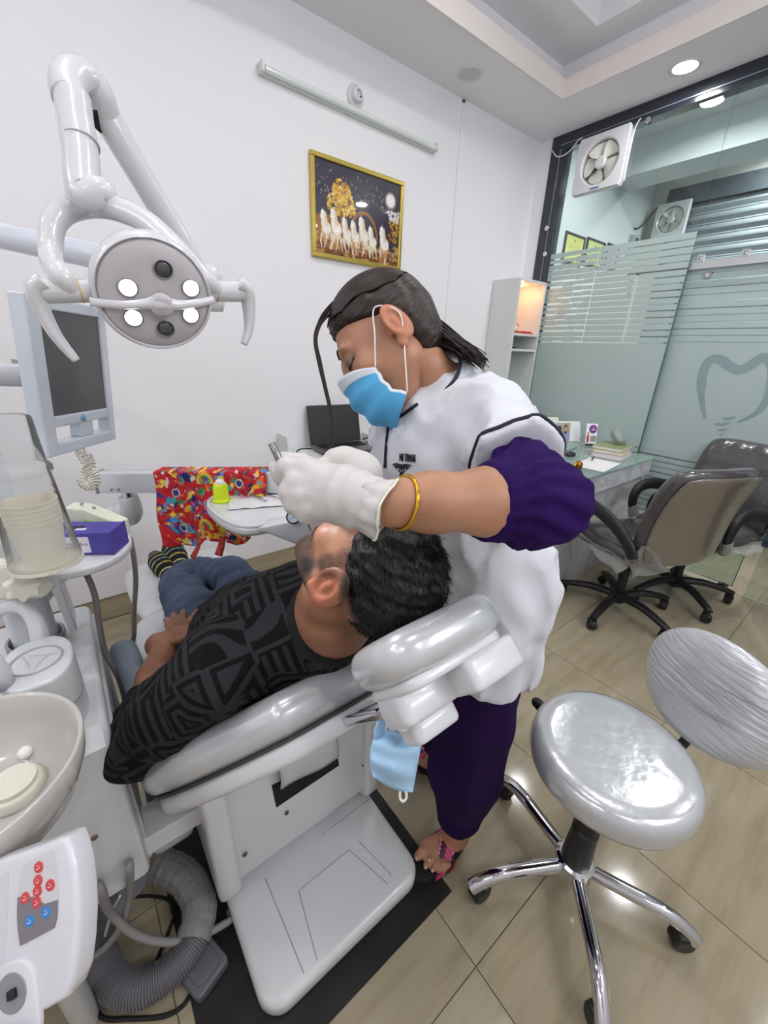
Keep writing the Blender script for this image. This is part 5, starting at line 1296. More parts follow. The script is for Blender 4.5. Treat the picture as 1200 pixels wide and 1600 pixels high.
pc.polygons.foreach_set('use_smooth', [True] * len(pc.polygons)); pc.set_sharp_from_angle(angle=0.6)
for i in range(5):
    c_ = link('paper_cup', pc, None, None); c_.location = (CX, CY, 1.0375 + 0.0085 * i)
    tag(c_, ['lowest', 'second lowest', 'middle', 'second highest', 'topmost'][i] + ' cream paper cup in the clear dispenser', 'paper cup', 'paper cups in the dispenser')

# ------------------------------------------------------------------ purple carton, small white device
c0 = Vector((-0.105, 1.025, 0.981)); c1 = Vector((0.022, 0.945, 0.981)); ca = (c1 - c0).normalized(); cbv = Vector((-ca.y, ca.x, 0)); wl = (c1 - c0).length
MC = frame(ca, cbv, (0, 0, 1), c0)
pk = thing('purple_carton', 'purple carton with white label on the accessory tray', 'carton', tuple(c0))
PUR = mat('carton_purple', '4f45a4', 0.4)
def pkb(name, size, loc, m, **k): return wobj(name, box(size, M=MC @ T(loc), **k), m, pk)
pkb('carton_body', (wl, 0.062, 0.050), (wl / 2, 0.031, 0.0255), PUR, bev=0.001)
pkb('end_flap', (0.002, 0.064, 0.052), (wl + 0.001, 0.031, 0.026), PUR)
pkb('label', (0.095, 0.0006, 0.036), (0.060, -0.0004, 0.024), mat('label_white', 'e3e1ea', 0.5))
wobj('lettering', text_mesh('razelé-o', 0.0125, MC @ T((0.084, -0.0008, 0.026), (PI / 2, 0, 0)), 0.0002), mat('letter_red', 'a0465a', 0.5), pk)
pkb('open_slot', (0.042, 0.012, 0.0008), (0.065, 0.030, 0.0509), mat('slot_dark', '2a2440', 0.6))
pkb('top_print', (0.02, 0.01, 0.0006), (0.085, 0.02, 0.0509), mat('label_white'))
dv = thing('white_scaler_box', 'small cream device with green swirl behind the purple carton', 'device', tuple(atz(125, 800, 1.0)[:2]) + (0.981,), -0.5)
dv.location = (0.016, 1.062, 0.981)
link('case', prism([(-0.055, 0), (0.05, 0), (0.05, 0.035), (-0.02, 0.075), (-0.055, 0.078)], -0.02, 0.02, M=T((0, 0, 0), (PI / 2, 0, 0)), bev=0.004), mat('device_cream', 'e2e3cf', 0.4), dv, smooth=True, ang=40)
link('green_swirl', tube(spline([(-0.02, -0.0215, 0.048), (0.0, -0.0215, 0.04), (0.004, -0.0215, 0.028), (-0.016, -0.0215, 0.02)], 6), 0.003, 8), mat('swirl_green', '8bbf4a', 0.5), dv, smooth=True)
link('button', lathe([(0.004, 0), (0.003, 0.003), (0, 0.003)], 12, M=T((-0.03, 0, 0.079))), GREYP, dv); link('button', lathe([(0.004, 0), (0.003, 0.003), (0, 0.003)], 12, M=T((-0.008, 0, 0.069), (0, 0.5, 0))), GREYP, dv)

# ------------------------------------------------------------------ hoses
def hose(label, pts, r, m, name='hose', cat='hose', n=10, rad=None):
    P_ = spline(pts, 10); t = thing(name, label, cat, tuple(P_[0])); wobj('tube', tube(P_, rad or r, n), m, t, smooth=True); return t
HB = mat('suction_hose', '8a8480', 0.5)
hose('grey hose curving from the accessory tray down past the cabinet', [atd(112, 882, 0.90), atd(132, 893, 0.90), atd(148, 930, 0.92), atd(155, 975, 0.94), atd(165, 1020, 0.97), (-0.026, 0.99, 0.62), (-0.028, 0.98, 0.47)], 0.0065, HB)
hose('grey hose hanging straight down from the purple carton', [atd(203, 840, 1.0), atd(209, 870, 1.02), atd(212, 910, 1.05), atd(209, 960, 1.08), atd(208, 1000, 1.1), (-0.01, 1.20, 0.55), (-0.02, 1.22, 0.35)], 0.006, HB)
Yf = 0.70
hose('grey tube looping from cabinet front out over the mat', [aty(153, 1382, Yf + 0.012), aty(158, 1390, Yf - 0.02), atd(172, 1425, 0.88), atd(215, 1462, 0.92), atd(270, 1472, 0.96), atd(325, 1457, 1.0), atd(362, 1436, 1.04), atd(362, 1426, 1.07), atd(335, 1436, 1.09), atd(318, 1446, 1.12)], 0.0085, GREYH)
hose('short grey tube dropping from cabinet front behind the panel', [aty(202, 1347, Yf + 0.012), aty(203, 1356, Yf - 0.02), atd(202, 1400, 0.90), atd(190, 1446, 0.92), atd(165, 1480, 0.93), atd(140, 1498, 0.93)], 0.0075, GREYH)
hose('thin cream tube slanting down beside the hose coil', [aty(187, 1400, Yf + 0.02), atd(175, 1425, 0.93), atd(163, 1467, 0.97)], 0.003, CREAM)
hose('thin black cable lying on the floor near the mat corner', [atz(142, 1560, 0.006), atz(160, 1590, 0.006), atz(200, 1592, 0.006), atz(255, 1588, 0.006), atz(285, 1572, 0.006), atz(300, 1548, 0.006)], 0.0045, RUBBER, cat='cable', name='floor_cable')
hose('black cable crossing inside the coiled suction hose', [atz(205, 1402, 0.02), atz(235, 1400, 0.008), atz(262, 1406, 0.008), atz(272, 1425, 0.008), atz(266, 1448, 0.008), atz(240, 1510, 0.008), atz(225, 1535, 0.01)], 0.004, RUBBER, cat='cable', name='inner_cable')
# corrugated coil on the floor
coil = thing('corrugated_hose', 'grey corrugated suction hose coiled on the floor by the mat', 'hose', (-0.10, 0.72, 0))
pts = [atz(245, 1350, 0.09), atz(290, 1372, 0.07), atz(312, 1420, 0.055), atz(300, 1475, 0.05), atz(262, 1520, 0.05), atz(215, 1545, 0.05), atz(172, 1528, 0.05), atz(155, 1480, 0.05), atz(160, 1430, 0.06), atz(185, 1400, 0.10), atz(205, 1375, 0.17)]
P_ = spline(pts, 52)
wobj('tube', tube(P_, [0.0355 if i % 4 < 2 else 0.031 for i in range(len(P_))], 18), mat('corrugated_grey', '77757a', 0.4), coil, smooth=True, ang=25)
P2 = spline(pts[:4], 10)
g3 = random.Random(9)
wobj('clear_wrap', tube(P2, [0.0395 + 0.0025 * g3.random() for _ in P2], 14, cap=False), glassmat('crumpled_wrap', 'd8d4d2', gloss=0.12, alpha=0.35), coil)
pb_ = atz(312, 1490, 0.03)
pd_ = thing('grey_pedal_box', 'grey plastic box on the floor under the hose coil', 'pedal', (pb_.x - 0.005, pb_.y - 0.01, 0.0035), 0.35)
link('case', prism(rrect(0.085, 0.12, 0.014, 5), 0.0, 0.03, bev=0.006), mat('pedal_grey', '5d6068', 0.45), pd_, smooth=True, ang=40)
link('top_ridge', prism(rrect(0.06, 0.09, 0.01, 5), 0.03, 0.034, bev=0.002), mat('pedal_grey'), pd_, smooth=True, ang=40)

# ================================================================== DELIVERY ARM, APRON, TRAY
A0, A1 = atd(158, 752, 1.25), atd(605, 752, 1.22)
ab = (A1 - A0).normalized(); al = (A1 - A0).length; an = ab.cross(Vector((0, 0, 1))).normalized()
MA = frame(ab, Vector((0, 0, 1)).cross(ab).normalized(), (0, 0, 1), A0)
DA = thing('delivery_arm', 'white horizontal delivery arm with instrument tray above the patient', 'delivery arm', tuple(A0))
wobj('beam', box((al, 0.05, 0.066), M=MA @ T((al / 2, 0, 0)), bev=0.008), mat('beam_white', 'dfe3e8', 0.25, coat=0.3), DA, smooth=True, ang=40)
wobj('end_cap', box((0.006, 0.052, 0.068), M=MA @ T((-0.003, 0, 0)), bev=0.002), SEAM, DA)
for x in (0.045, 0.068): wobj('bolt', lathe([(0.005, 0), (0.004, 0.003), (0, 0.004)], 12, M=MA @ T((x, -0.025, -0.018), (PI / 2, 0, 0))), STEEL, DA, smooth=True)
wobj('pin', rod(MA @ Vector((0.075, 0, -0.03)), MA @ Vector((0.075, 0, -0.055)), 0.016, n=20), CHROME, DA, smooth=True, ang=40)
wobj('knuckle', tube(spline([MA @ Vector((0.075, 0, -0.05)), MA @ Vector((0.075, 0.005, -0.08)), MA @ Vector((0.06, 0.02, -0.115)), MA @ Vector((0.02, 0.05, -0.14)), MA @ Vector((-0.06, 0.09, -0.15)), Vector((PX, PY, 0.86))], 8), lambda k: 0.027 + 0.006 * math.sin(PI * k), 18), UW, DA, smooth=True)
# tray head hung from the arm
TZ = 0.985
tpx = [(322, 783), (328, 797), (350, 813), (378, 822), (410, 820), (450, 809), (500, 793), (556, 772), (545, 755), (500, 740), (470, 738), (430, 744), (380, 760), (340, 770)]
txy = [tuple(atz(a, b, TZ)[:2]) for a, b in tpx]
txy = [(p_.x, p_.y) for p_ in spline([(a, b, 0) for a, b in txy], 4, closed=True)]
TR = DA
wobj('tray_body', prism(txy, TZ - 0.030, TZ - 0.004, bev=0.010, seg=4), WHITE, TR, smooth=True, ang=50)
rim = [Vector((a, b, TZ - 0.004)) for a, b in txy]; cen = sum(rim, Vector()) / len(rim)
wobj('tray_rim', tube([cen + (q - cen) * 0.965 for q in rim], 0.006, 8, closed=True), WHITE, TR, smooth=True)
g0 = atd(458, 808, 0.985)
gd = (EYE - g0).normalized()
wobj('arm_bracket', prism([tuple((MA.inverted() @ q)[i] for i in (0, 2)) for q in (atd(395, 806, 1.02), atd(520, 775, 1.02), atd(545, 830, 1.02), atd(470, 838, 1.02), atd(420, 815, 1.02))], -0.03, 0.03, M=frame(ab, (0, 0, 1), ab.cross(Vector((0, 0, 1))), A0 + (atd(458, 808, 1.03) - (A0 + ab * (atd(458, 808, 1.03) - A0).dot(ab))) * 1.0 - Vector((0, 0, (atd(458, 808, 1.03) - A0).z))), bev=0.008), WHITE, TR, smooth=True, ang=40)
ga = wobj('gauge', lathe([(0.017, -0.006), (0.017, 0.004), (0.0145, 0.006), (0.0135, 0.003), (0, 0.003)], 28, M=aim(g0, g0 + gd)), BLACKP, TR, smooth=True, ang=40)
wobj('gauge_dial', lathe([(0.0135, 0.0035), (0, 0.0037)], 28, M=aim(g0, g0 + gd)), mat('dial_pale', 'c9d3dc', 0.3), ga)
wobj('gauge_needle', rod(g0 + gd * 0.0045 - CR * 0.006 - CU * 0.005, g0 + gd * 0.0045 + CR * 0.006 + CU * 0.005, 0.0007, n=6), mat('needle_blue', '3a5a8a', 0.4), ga)

# apron with a bright print folded over the arm
def botm(x):
    P_ = [(248, 845), (270, 847), (292, 850), (306, 847), (314, 838), (324, 833), (336, 836), (350, 842), (364, 848), (378, 845), (389, 834), (393, 815), (400, 800), (422, 795)]
    for (a, b), (c, d) in zip(P_[:-1], P_[1:]):
        if a <= x <= c: return b + (d - b) * (x - a) / (c - a)
    return P_[-1][1]
ap = thing('printed_apron', 'red cartoon coloured printed apron draped over the delivery arm', 'apron', tuple(A0 + ab * 0.25))
nu, nv = 130, 110
V = np.zeros((nu, nv, 3)); UVp = np.zeros((nu, nv, 2))
for i in range(nu):
    u = i / (nu - 1); x = 249 + 172 * u; yb = botm(x) - 752
    q0 = (MA.inverted() @ atd(x, 752, 1.235)); sx = q0.x
    L_ = (yb + 20) / 630 * 1.2
    for j in range(nv):
        v = j / (nv - 1)
        if v < 0.25:            # over the top from the back
            a = v / 0.25; hgt = -0.12 + 0.157 * a; y = 0.030 if a < 0.9 else 0.030; p_ = (sx, 0.031, hgt)
        elif v < 0.32:
            a = (v - 0.25) / 0.07; p_ = (sx, 0.031 - 0.062 * a, 0.037)
        else:
            a = (v - 0.32) / 0.68; hh_ = 0.037 - (0.037 + L_ - 0.02) * a
            p_ = (sx + 0.004 * math.sin(8 * a), -0.031 - 0.012 * a * (1 + math.sin(14 * u + 1.2)) - 0.004 * a * math.sin(30 * u), hh_)
        V[i, j] = MA @ Vector(p_); UVp[i, j] = (sx, 0.3 * v)
idx = np.arange(nu * nv).reshape(nu, nv)
F = np.stack([idx[:-1, :-1], idx[1:, :-1], idx[1:, 1:], idx[:-1, 1:]], -1).reshape(-1, 4)
me = pymesh(V.reshape(-1, 3), F.tolist())
uvf = UVp.reshape(-1, 2); colr = np.tile(np.array([0.80, 0.12, 0.16]), (len(uvf), 1)); gp = np.random.default_rng(11)
pal = [(.16, .25, .60), (.95, .72, .15), (.30, .62, .85), (.93, .42, .12), (.18, .55, .30), (.75, .08, .12), (.10, .14, .40), (.98, .85, .35), (.60, .10, .14), (.25, .70, .75), (.9, .9, .9)]
lo2, hi2 = uvf.min(0), uvf.max(0)
for k in range(1100):
    c = lo2 + (hi2 - lo2) * gp.random(2); r = gp.uniform(0.004, 0.014); ang = gp.random() * 3; d = uvf - c
    dx = d[:, 0] * math.cos(ang) + d[:, 1] * math.sin(ang); dy = -d[:, 0] * math.sin(ang) + d[:, 1] * math.cos(ang)
    m_ = (dx / r) ** 2 + (dy / (r * gp.uniform(0.3, 0.8))) ** 2 < 1 + 0.4 * np.sin(6 * np.arctan2(dy, dx) + k)
    if gp.random() < 0.62: colr[m_] = pal[gp.integers(len(pal))]
    else: colr[m_] = (0.82, 0.13, 0.17)
for (fu, fv) in ((0.17, 0.5), (0.75, 0.42), (0.2, 0.83), (0.48, 0.62)):
    c = lo2 + (hi2 - lo2) * np.array([fu, fv]); r = np.linalg.norm(uvf - c, axis=1); colr[r < 0.012] = (.9, .9, .92); colr[r < 0.009] = (.2, .25, .5); 
for (fu, fv) in ((0.42, 0.4), (0.40, 0.86)):
    c = lo2 + (hi2 - lo2) * np.array([fu, fv]); d = uvf - c; r = np.linalg.norm(d - np.array([0.01, 0.0]), axis=1)
    for a, b, cc in ((.012, .017, (.3, .6, .3)), (.017, .022, (.9, .85, .3)), (.022, .027, (.95, .55, .2))): colr[(r > a) & (r < b) & (d[:, 1] < 0.008)] = cc
paint(me, lambda P__: colr)
o = wobj('cloth', me, vcol('apron_cloth', 0.8), ap, smooth=True)
sd = o.modifiers.new('thick', 'SOLIDIFY'); sd.thickness = 0.002
for pts_ in ([(312, 845), (308, 858), (300, 872)], [(347, 838), (346, 852), (341, 868)]):
    V = [atd(x, y, 1.155) for x, y in pts_]
    wobj('tie', tube(spline(V, 5), lambda k: 0.008 + 0.004 * k, 8, flat=(0.25, 1)), mat('tie_red', 'b03a38', 0.8, noise=(120, 0.5)), ap, smooth=True)

# things on the tray
zt_ = TZ - 0.0035
def ont(px, py): return atz(px, py, zt_)
q = ont(347, 783)
t = thing('yellow_cotton_holder', 'bright yellow cup holding cotton on the tray corner', 'cup', (q.x, q.y, zt_))
link('cup', lathe([(0.025, 0.0), (0.026, 0.006), (0.0215, 0.009), (0.0205, 0.046), (0.017, 0.053), (0.014, 0.054), (0.0, 0.054)], 36), mat('neon_yellow', 'd9f021', 0.35), t, smooth=True, ang=35)
link('cotton', lathe([(0.013, 0.052), (0.014, 0.057), (0.009, 0.064), (0, 0.066)], 14), mat('cotton'), t, smooth=True)
q = ont(400, 785)
t = thing('paper_pouch', 'crumpled white sterilisation pouch spread on the tray', 'pouch', (q.x, q.y, zt_ + 0.001), -0.35)
me = paint_sheet(np.full((14, 18, 3), 0.92), 0.15, 0.10); vv = verts_of(me); vv[:, 2] = 0.003 + 0.0025 * noise3(vv, 22, 2); me.vertices.foreach_set('co', vv.ravel())
o = link('paper', me, mat('pouch_paper', 'e6e7e8', 0.6), t, smooth=True); sd = o.modifiers.new('thick', 'SOLIDIFY'); sd.thickness = 0.001
link('red_print', box((0.03, 0.004, 0.0006), (-0.03, 0.03, 0.0072)), mat('print_red', 'c2506a', 0.6), t)
def tool(label, pts_, r, name, cat):
    P_ = spline([ont(a, b) + Vector((0, 0, h)) for a, b, h in pts_], 6); t = thing(name, label, cat, tuple(P_[0]))
    wobj('shaft', tube(P_, lambda k: r * (0.35 + 0.65 * math.sin(PI * min(1, 0.15 + k))), 8), STEEL, t, smooth=True); return t, P_
t, P_ = tool('steel tweezers lying on the white pouch', [(391, 777, .010), (404, 782, .011), (417, 786, .010)], 0.003, 'tweezers', 'tweezers')
wobj('second_arm', tube([P_[0], P_[len(P_) // 2] + Vector((0.004, -0.004, 0)), P_[-1] + Vector((-0.003, -0.004, 0))], 0.0022, 8), STEEL, t, smooth=True)
t, P_ = tool('thin steel dental probe on the tray', [(409, 775, .010), (424, 780, .011), (442, 786, .010)], 0.0022, 'dental_probe', 'probe')
wobj('probe_tip', tube([P_[0], P_[0] + Vector((-0.004, 0.006, 0.002)), P_[0] + Vector((-0.010, 0.006, -0.002))], [0.0012, 0.001, 0.0004], 6), STEEL, t, smooth=True)
q = ont(386, 770)
t = thing('clear_bur_box', 'clear lidded box with blue insert on the tray', 'box', (q.x, q.y, zt_ + 0.0005), -0.3)
link('insert', box((0.045, 0.03, 0.008), (0, 0, 0.005), bev=0.001), mat('insert_blue', '6a94d9', 0.5), t)
link('lid', box((0.055, 0.040, 0.026), (0, 0, 0.0135), bev=0.002), CPL, t)
q = ont(431, 766)
t = thing('blue_sponge_box', 'small sky blue box on the tray near the gloved hand', 'box', (q.x, q.y, zt_ + 0.0005), 0.2)
link('box_body', prism(rrect(0.04, 0.03, 0.006, 4), 0, 0.016, bev=0.002), mat('sky_blue', '6ab8e0', 0.5), t, smooth=True, ang=40)
link('box_lid', prism(rrect(0.042, 0.032, 0.006, 4), 0.016, 0.021, bev=0.002), mat('sky_blue'), t, smooth=True, ang=40)
q = ont(447, 768)
t = thing('white_pot', 'small white pot on the tray beside the blue box', 'pot', (q.x + 0.012, q.y - 0.008, zt_ + 0.0005))
link('pot', lathe([(0.012, 0), (0.014, 0.016), (0.015, 0.017), (0.015, 0.020), (0.0, 0.020)], 24), WHITE, t, smooth=True, ang=35)
link('pot_lid', lathe([(0.0155, 0.020), (0.0155, 0.025), (0.013, 0.027), (0, 0.027)], 24), mat('lid_mint', 'b9d8d0', 0.4), t, smooth=True, ang=35)
# ================================================================== PEOPLE
class Soft:
    """a list of soft shapes melted together"""
    def __init__(s): s.p = []
    def cap(s, a, b, ra, rb, k=0.02, sub=False):
        a = np.asarray(a, float); b = np.asarray(b, float); m = max(ra, rb)
        s.p.append((lambda P: s_cap(P, a, b, ra, rb), np.minimum(a, b) - m, np.maximum(a, b) + m, k, sub)); return s
    def chain(s, pts, rs, k=0.02):
        for a, b, ra, rb in zip(pts[:-1], pts[1:], rs[:-1], rs[1:]): s.cap(a, b, ra, rb, k)
        return s
    def ell(s, c, r, R=None, k=0.02, sub=False):
        c = np.asarray(c, float); m = max(r); s.p.append((lambda P: s_ell(P, c, r, R), c - m, c + m, k, sub)); return s
    def flat(s, a, b, ra, rb, n, sq, k=0.03):
        a = np.asarray(a, float); b = np.asarray(b, float); m = max(ra, rb)
        s.p.append((lambda P: s_flat(P, a, b, ra, rb, n, sq), np.minimum(a, b) - m, np.maximum(a, b) + m, k, False)); return s
    def __call__(s, P):
        d = np.full(len(P), 0.2)
        for f, lo, hi, k, sub in s.p:
            m = ((P > lo - k - 0.03) & (P < hi + k + 0.03)).all(1)
            if not m.any(): continue
            q = f(P[m]); d[m] = smax(d[m], -q, k) if sub else smin(d[m], q, k)
        return d
    def mesh(s, res, lo=None, hi=None, post=None):
        L_ = np.min([q[1] for q in s.p if not q[4]], axis=0) - 0.02 if lo is None else lo
        H_ = np.max([q[2] for q in s.p if not q[4]], axis=0) + 0.02 if hi is None else hi
        f = s if post is None else (lambda P: post(P, s(P)))
        return netmesh(f, L_, H_, res)
def relax(me, n=2, f=0.5):
    bm = bmesh.new(); bm.from_mesh(me)
    for _ in range(n): bmesh.ops.smooth_vert(bm, verts=bm.verts, factor=f, use_axis_x=True, use_axis_y=True, use_axis_z=True)
    bm.to_mesh(me); bm.free()
    me.polygons.foreach_set('use_smooth', [True] * len(me.polygons)); return me
def joined(*mes):
    bm = bmesh.new()
    for m in mes: bm.from_mesh(m)
    me = from_bm(bm); me.polygons.foreach_set('use_smooth', [True] * len(me.polygons)); return me
def basis(o, x, s):
    """right-handed frame: x = person's right, s = crown, third = x cross s ... front"""
    x = Vector(x).normalized(); s = Vector(s); s = (s - x * s.dot(x)).normalized(); c = x.cross(s) * 1.0
    return x, s, c
def head_shape(male):
    h = Soft(); w = 1.0 if male else 0.95
    h.ell((0, 0.026, -0.014), (0.075 * w, 0.092, 0.096), k=0.02)
    h.ell((0, -0.028, 0.020), (0.060 * w, 0.084, 0.071), k=0.03)
    for s in (-1, 1):
        h.cap((s * 0.050 * w, -0.055, -0.005), (s * 0.018, -0.103, 0.062), 0.022, 0.018 if male else 0.015, k=0.03)
        h.ell((s * 0.038, -0.026, 0.060), (0.024, 0.022, 0.022), k=0.02)
        h.ell((s * 0.032, 0.026, 0.076), (0.026, 0.010, 0.012), k=0.014)
    h.ell((0, -0.104, 0.070), (0.020, 0.014, 0.014), k=0.02)
    for s in (-1, 1): h.ell((s * 0.033, 0.006, 0.094), (0.016, 0.010, 0.012), k=0.012, sub=True)
    for s in (-1, 1): h.ell((s * 0.033, 0.004, 0.079), (0.0145, 0.0115, 0.0115), k=0.005)
    h.cap((0, 0.014, 0.088), (0, -0.032, 0.106), 0.008, 0.0115, k=0.012)
    for s in (-1, 1): h.ell((s * 0.011, -0.036, 0.097), (0.009, 0.008, 0.010), k=0.006)
    h.ell((0, -0.066, 0.088), (0.024, 0.006, 0.008), k=0.008); h.ell((0, -0.077, 0.086), (0.020, 0.0065, 0.008), k=0.006)
    for s in (-1, 1):
        e = np.array([s * 0.0765 * w, -0.012, -0.014])
        Re = np.array(Euler((0.15, s * (0.10 if male else 0.42), 0)).to_matrix()); g = 1.15 if male else 1.0
        h.ell(e + np.array([s * 0.0095, 0.004, -0.006]), (0.0095, 0.0365 * g, 0.0235 * g), Re, k=0.008)
        h.ell(e + np.array([s * 0.0065, -0.029, 0.006]), (0.007, 0.012, 0.010), Re, k=0.006)
        h.ell(e + np.array([s * 0.0185, 0.006, -0.001]), (0.0075, 0.0235 * g, 0.0145 * g), Re, k=0.004, sub=True)
        h.ell(e + np.array([s * 0.0115, 0.004, -0.004]), (0.0045, 0.014, 0.0065), Re, k=0.005)
        h.ell(e + np.array([s * 0.006, -0.004, 0.014]), (0.005, 0.008, 0.005), Re, k=0.004)
    return h
def skin_mat(name):
    m = vcol(name, 0.48); b = m.node_tree.nodes['Principled BSDF']
    b.inputs['Subsurface Weight'].default_value = 0.12; b.inputs['Subsurface Radius'].default_value = (0.012, 0.005, 0.003); b.inputs['Subsurface Scale'].default_value = 0.6
    nt = m.node_tree; n = nt.nodes.new('ShaderNodeTexNoise'); n.inputs['Scale'].default_value = 240; tc = nt.nodes.new('ShaderNodeTexCoord'); nt.links.new(tc.outputs['Object'], n.inputs['Vector'])
    bp = nt.nodes.new('ShaderNodeBump'); bp.inputs['Strength'].default_value = 0.12; bp.inputs['Distance'].default_value = 0.002; nt.links.new(n.outputs[0], bp.inputs['Height']); nt.links.new(bp.outputs[0], b.inputs['Normal'])
    return m
def sstep(a, b, x): t = np.clip((x - a) / (b - a), 0, 1); return t * t * (3 - 2 * t)
def hair_mat(name, dark, light, scale):
    m = bpy.data.materials.new(name); m.use_nodes = True; nt = m.node_tree; b = nt.nodes['Principled BSDF']
    tc = nt.nodes.new('ShaderNodeTexCoord'); mp = nt.nodes.new('ShaderNodeMapping'); mp.inputs['Scale'].default_value = scale
    n = nt.nodes.new('ShaderNodeTexNoise'); n.inputs['Scale'].default_value = 1.0; n.inputs['Detail'].default_value = 5
    r = nt.nodes.new('ShaderNodeValToRGB'); r.color_ramp.elements[0].position = 0.35; r.color_ramp.elements[0].color = lin(dark); r.color_ramp.elements[1].position = 0.72; r.color_ramp.elements[1].color = lin(light)
    nt.links.new(tc.outputs['Object'], mp.inputs[0]); nt.links.new(mp.outputs[0], n.inputs['Vector']); nt.links.new(n.outputs[0], r.inputs[0]); nt.links.new(r.outputs[0], b.inputs['Base Color'])
    bp = nt.nodes.new('ShaderNodeBump'); bp.inputs['Strength'].default_value = 0.8; bp.inputs['Distance'].default_value = 0.004; nt.links.new(n.outputs[0], bp.inputs['Height']); nt.links.new(bp.outputs[0], b.inputs['Normal'])
    b.inputs['Roughness'].default_value = 0.42; b.inputs['Specular IOR Level'].default_value = 0.4
    return m
from mathutils.bvhtree import BVHTree
def bvh(o_or_me, M=None):
    me = o_or_me; v = [ (M @ q.co) if M is not None else q.co.copy() for q in me.vertices]
    return BVHTree.FromPolygons(v, [tuple(p.vertices) for p in me.polygons])
def hit(tree, px, py, lift=0.0):
    d = ray(px, py).normalized(); loc, nor, idx, dist = tree.ray_cast(EYE, d, 5.0)
    if loc is None: return None, None
    if nor.dot(d) > 0: nor = -nor
    return loc + nor * lift, nor
def on_surface(tree, pix, r, lift, n=8, flat=None):
    P_ = [];
    for (x, y) in [(q.x, q.y) for q in spline([(a, b, 0) for a, b in pix], n)]:
        l, _ = hit(tree, x, y, lift)
        if l is not None: P_.append(l)
    return tube(P_, r, 8, flat=flat)

# ------------------------------------------------------------------ PATIENT
pat = thing('person', 'patient in black patterned sweater and jeans lying in dental chair', 'person', (X0, 1.0, 0.57))
HC = Vector((0.330, 0.455, 1.083)); hx = Vector((0.921, 0.235, -0.31)).normalized(); hs = Vector((0.375, -0.746, 0.55)); hs = (hs - hx * hs.dot(hx)).normalized(); hc = hx.cross(hs)
if hc.dot(Vector((0.1, 0.62, 0.78))) < 0: hx_sign = -1; hc = -hc
MH = frame(hx, hs, hc, HC)
def hw_(x, s, c): return np.array(MH @ Vector((x, s, c)))
hsd = head_shape(True)
head = hsd.mesh(0.0028, (-0.11, -0.15, -0.13), (0.11, 0.14, 0.13))
relax(head, 1)
def pat_skin(P):
    base = np.array([0.62, 0.43, 0.33]); c = np.tile(base, (len(P), 1)) * (1 + 0.05 * noise3(P, 18, 3))[:, None]
    x, s, z = P.T
    beard = sstep(-0.018, -0.070, s + 0.014 * noise3(P, 30, 4)) * sstep(-0.03, -0.005, z)
    side = sstep(0.022, 0.004, np.abs(z - 0.012 - 0.25 * (-s).clip(0, 1) + 0.006 * noise3(P, 25, 6))) * sstep(0.045, 0.06, np.abs(x)) * sstep(-0.10, -0.06, s)
    scalp = sstep(0.012 + 0.0, 0.03, s - (0.015 + 0.62 * z))
    k = np.clip(0.55 * beard + 0.40 * side + 0.85 * scalp, 0, 0.92)
    c = c * (1 - k[:, None]) + np.array([0.085, 0.075, 0.07]) * k[:, None]
    red = sstep(0.018, 0.0, np.abs(s + 0.012) - 0.02) * sstep(0.073, 0.08, np.abs(x)); c = c * (1 + red[:, None] * np.array([0.10, -0.01, -0.03]))
    lips = ((x / 0.024) ** 2 + ((s + 0.071) / 0.011) ** 2 < 1) & (z > 0.07); c[lips] = (0.50, 0.30, 0.26)
    return c
SKP = skin_mat('patient_skin')
paint(head, pat_skin)
head.transform(MH)
# body below the head: neck, torso, arms, legs in one melt
NK = np.array([0.315, 0.535, 0.945]); CH = np.array([0.305, 0.66, 0.85]); BE = np.array([0.295, 0.87, 0.70]); HP = np.array([0.29, 1.02, 0.615])
SHL, ELL, WRL = np.array([0.118, 0.60, 0.875]), np.array([-0.022, 0.745, 0.655]), np.array([0.085, 0.955, 0.715])
SHR, ELR, WRR = np.array([0.485, 0.60, 0.875]), np.array([0.60, 0.80, 0.70]), np.array([0.44, 1.02, 0.73])
HL, HR_ = np.array([0.205, 1.05, 0.60]), np.array([0.375, 1.05, 0.60])
KL, KR = np.array([0.20, 1.34, 0.590]), np.array([0.365, 1.34, 0.615]); AL, AR = np.array([0.214, 1.63, 0.510]), np.array([0.262, 1.655, 0.520])
tn = np.array([0, 0.743, 0.669])
body = Soft()
body.cap(hw_(0, -0.075, -0.02), NK + tn * 0.005, 0.058, 0.062, 0.03).cap(NK, CH, 0.07, 0.09, 0.04)
body.flat(CH - np.array([0.08, 0, 0]), CH + np.array([0.08, 0, 0]), 0.10, 0.10, tn, 0.85, 0.05).flat(CH, BE, 0.14, 0.14, tn, 0.75, 0.05).flat(BE, HP, 0.14, 0.15, tn, 0.75, 0.05)
body.chain([SHL, ELL, WRL], [0.055, 0.042, 0.027], 0.03).chain([SHR, ELR, WRR], [0.055, 0.042, 0.027], 0.03)
body.chain([HL, KL, AL], [0.075, 0.055, 0.035], 0.03).chain([HR_, KR, AR], [0.075, 0.055, 0.035], 0.03)
bme = body.mesh(0.009)
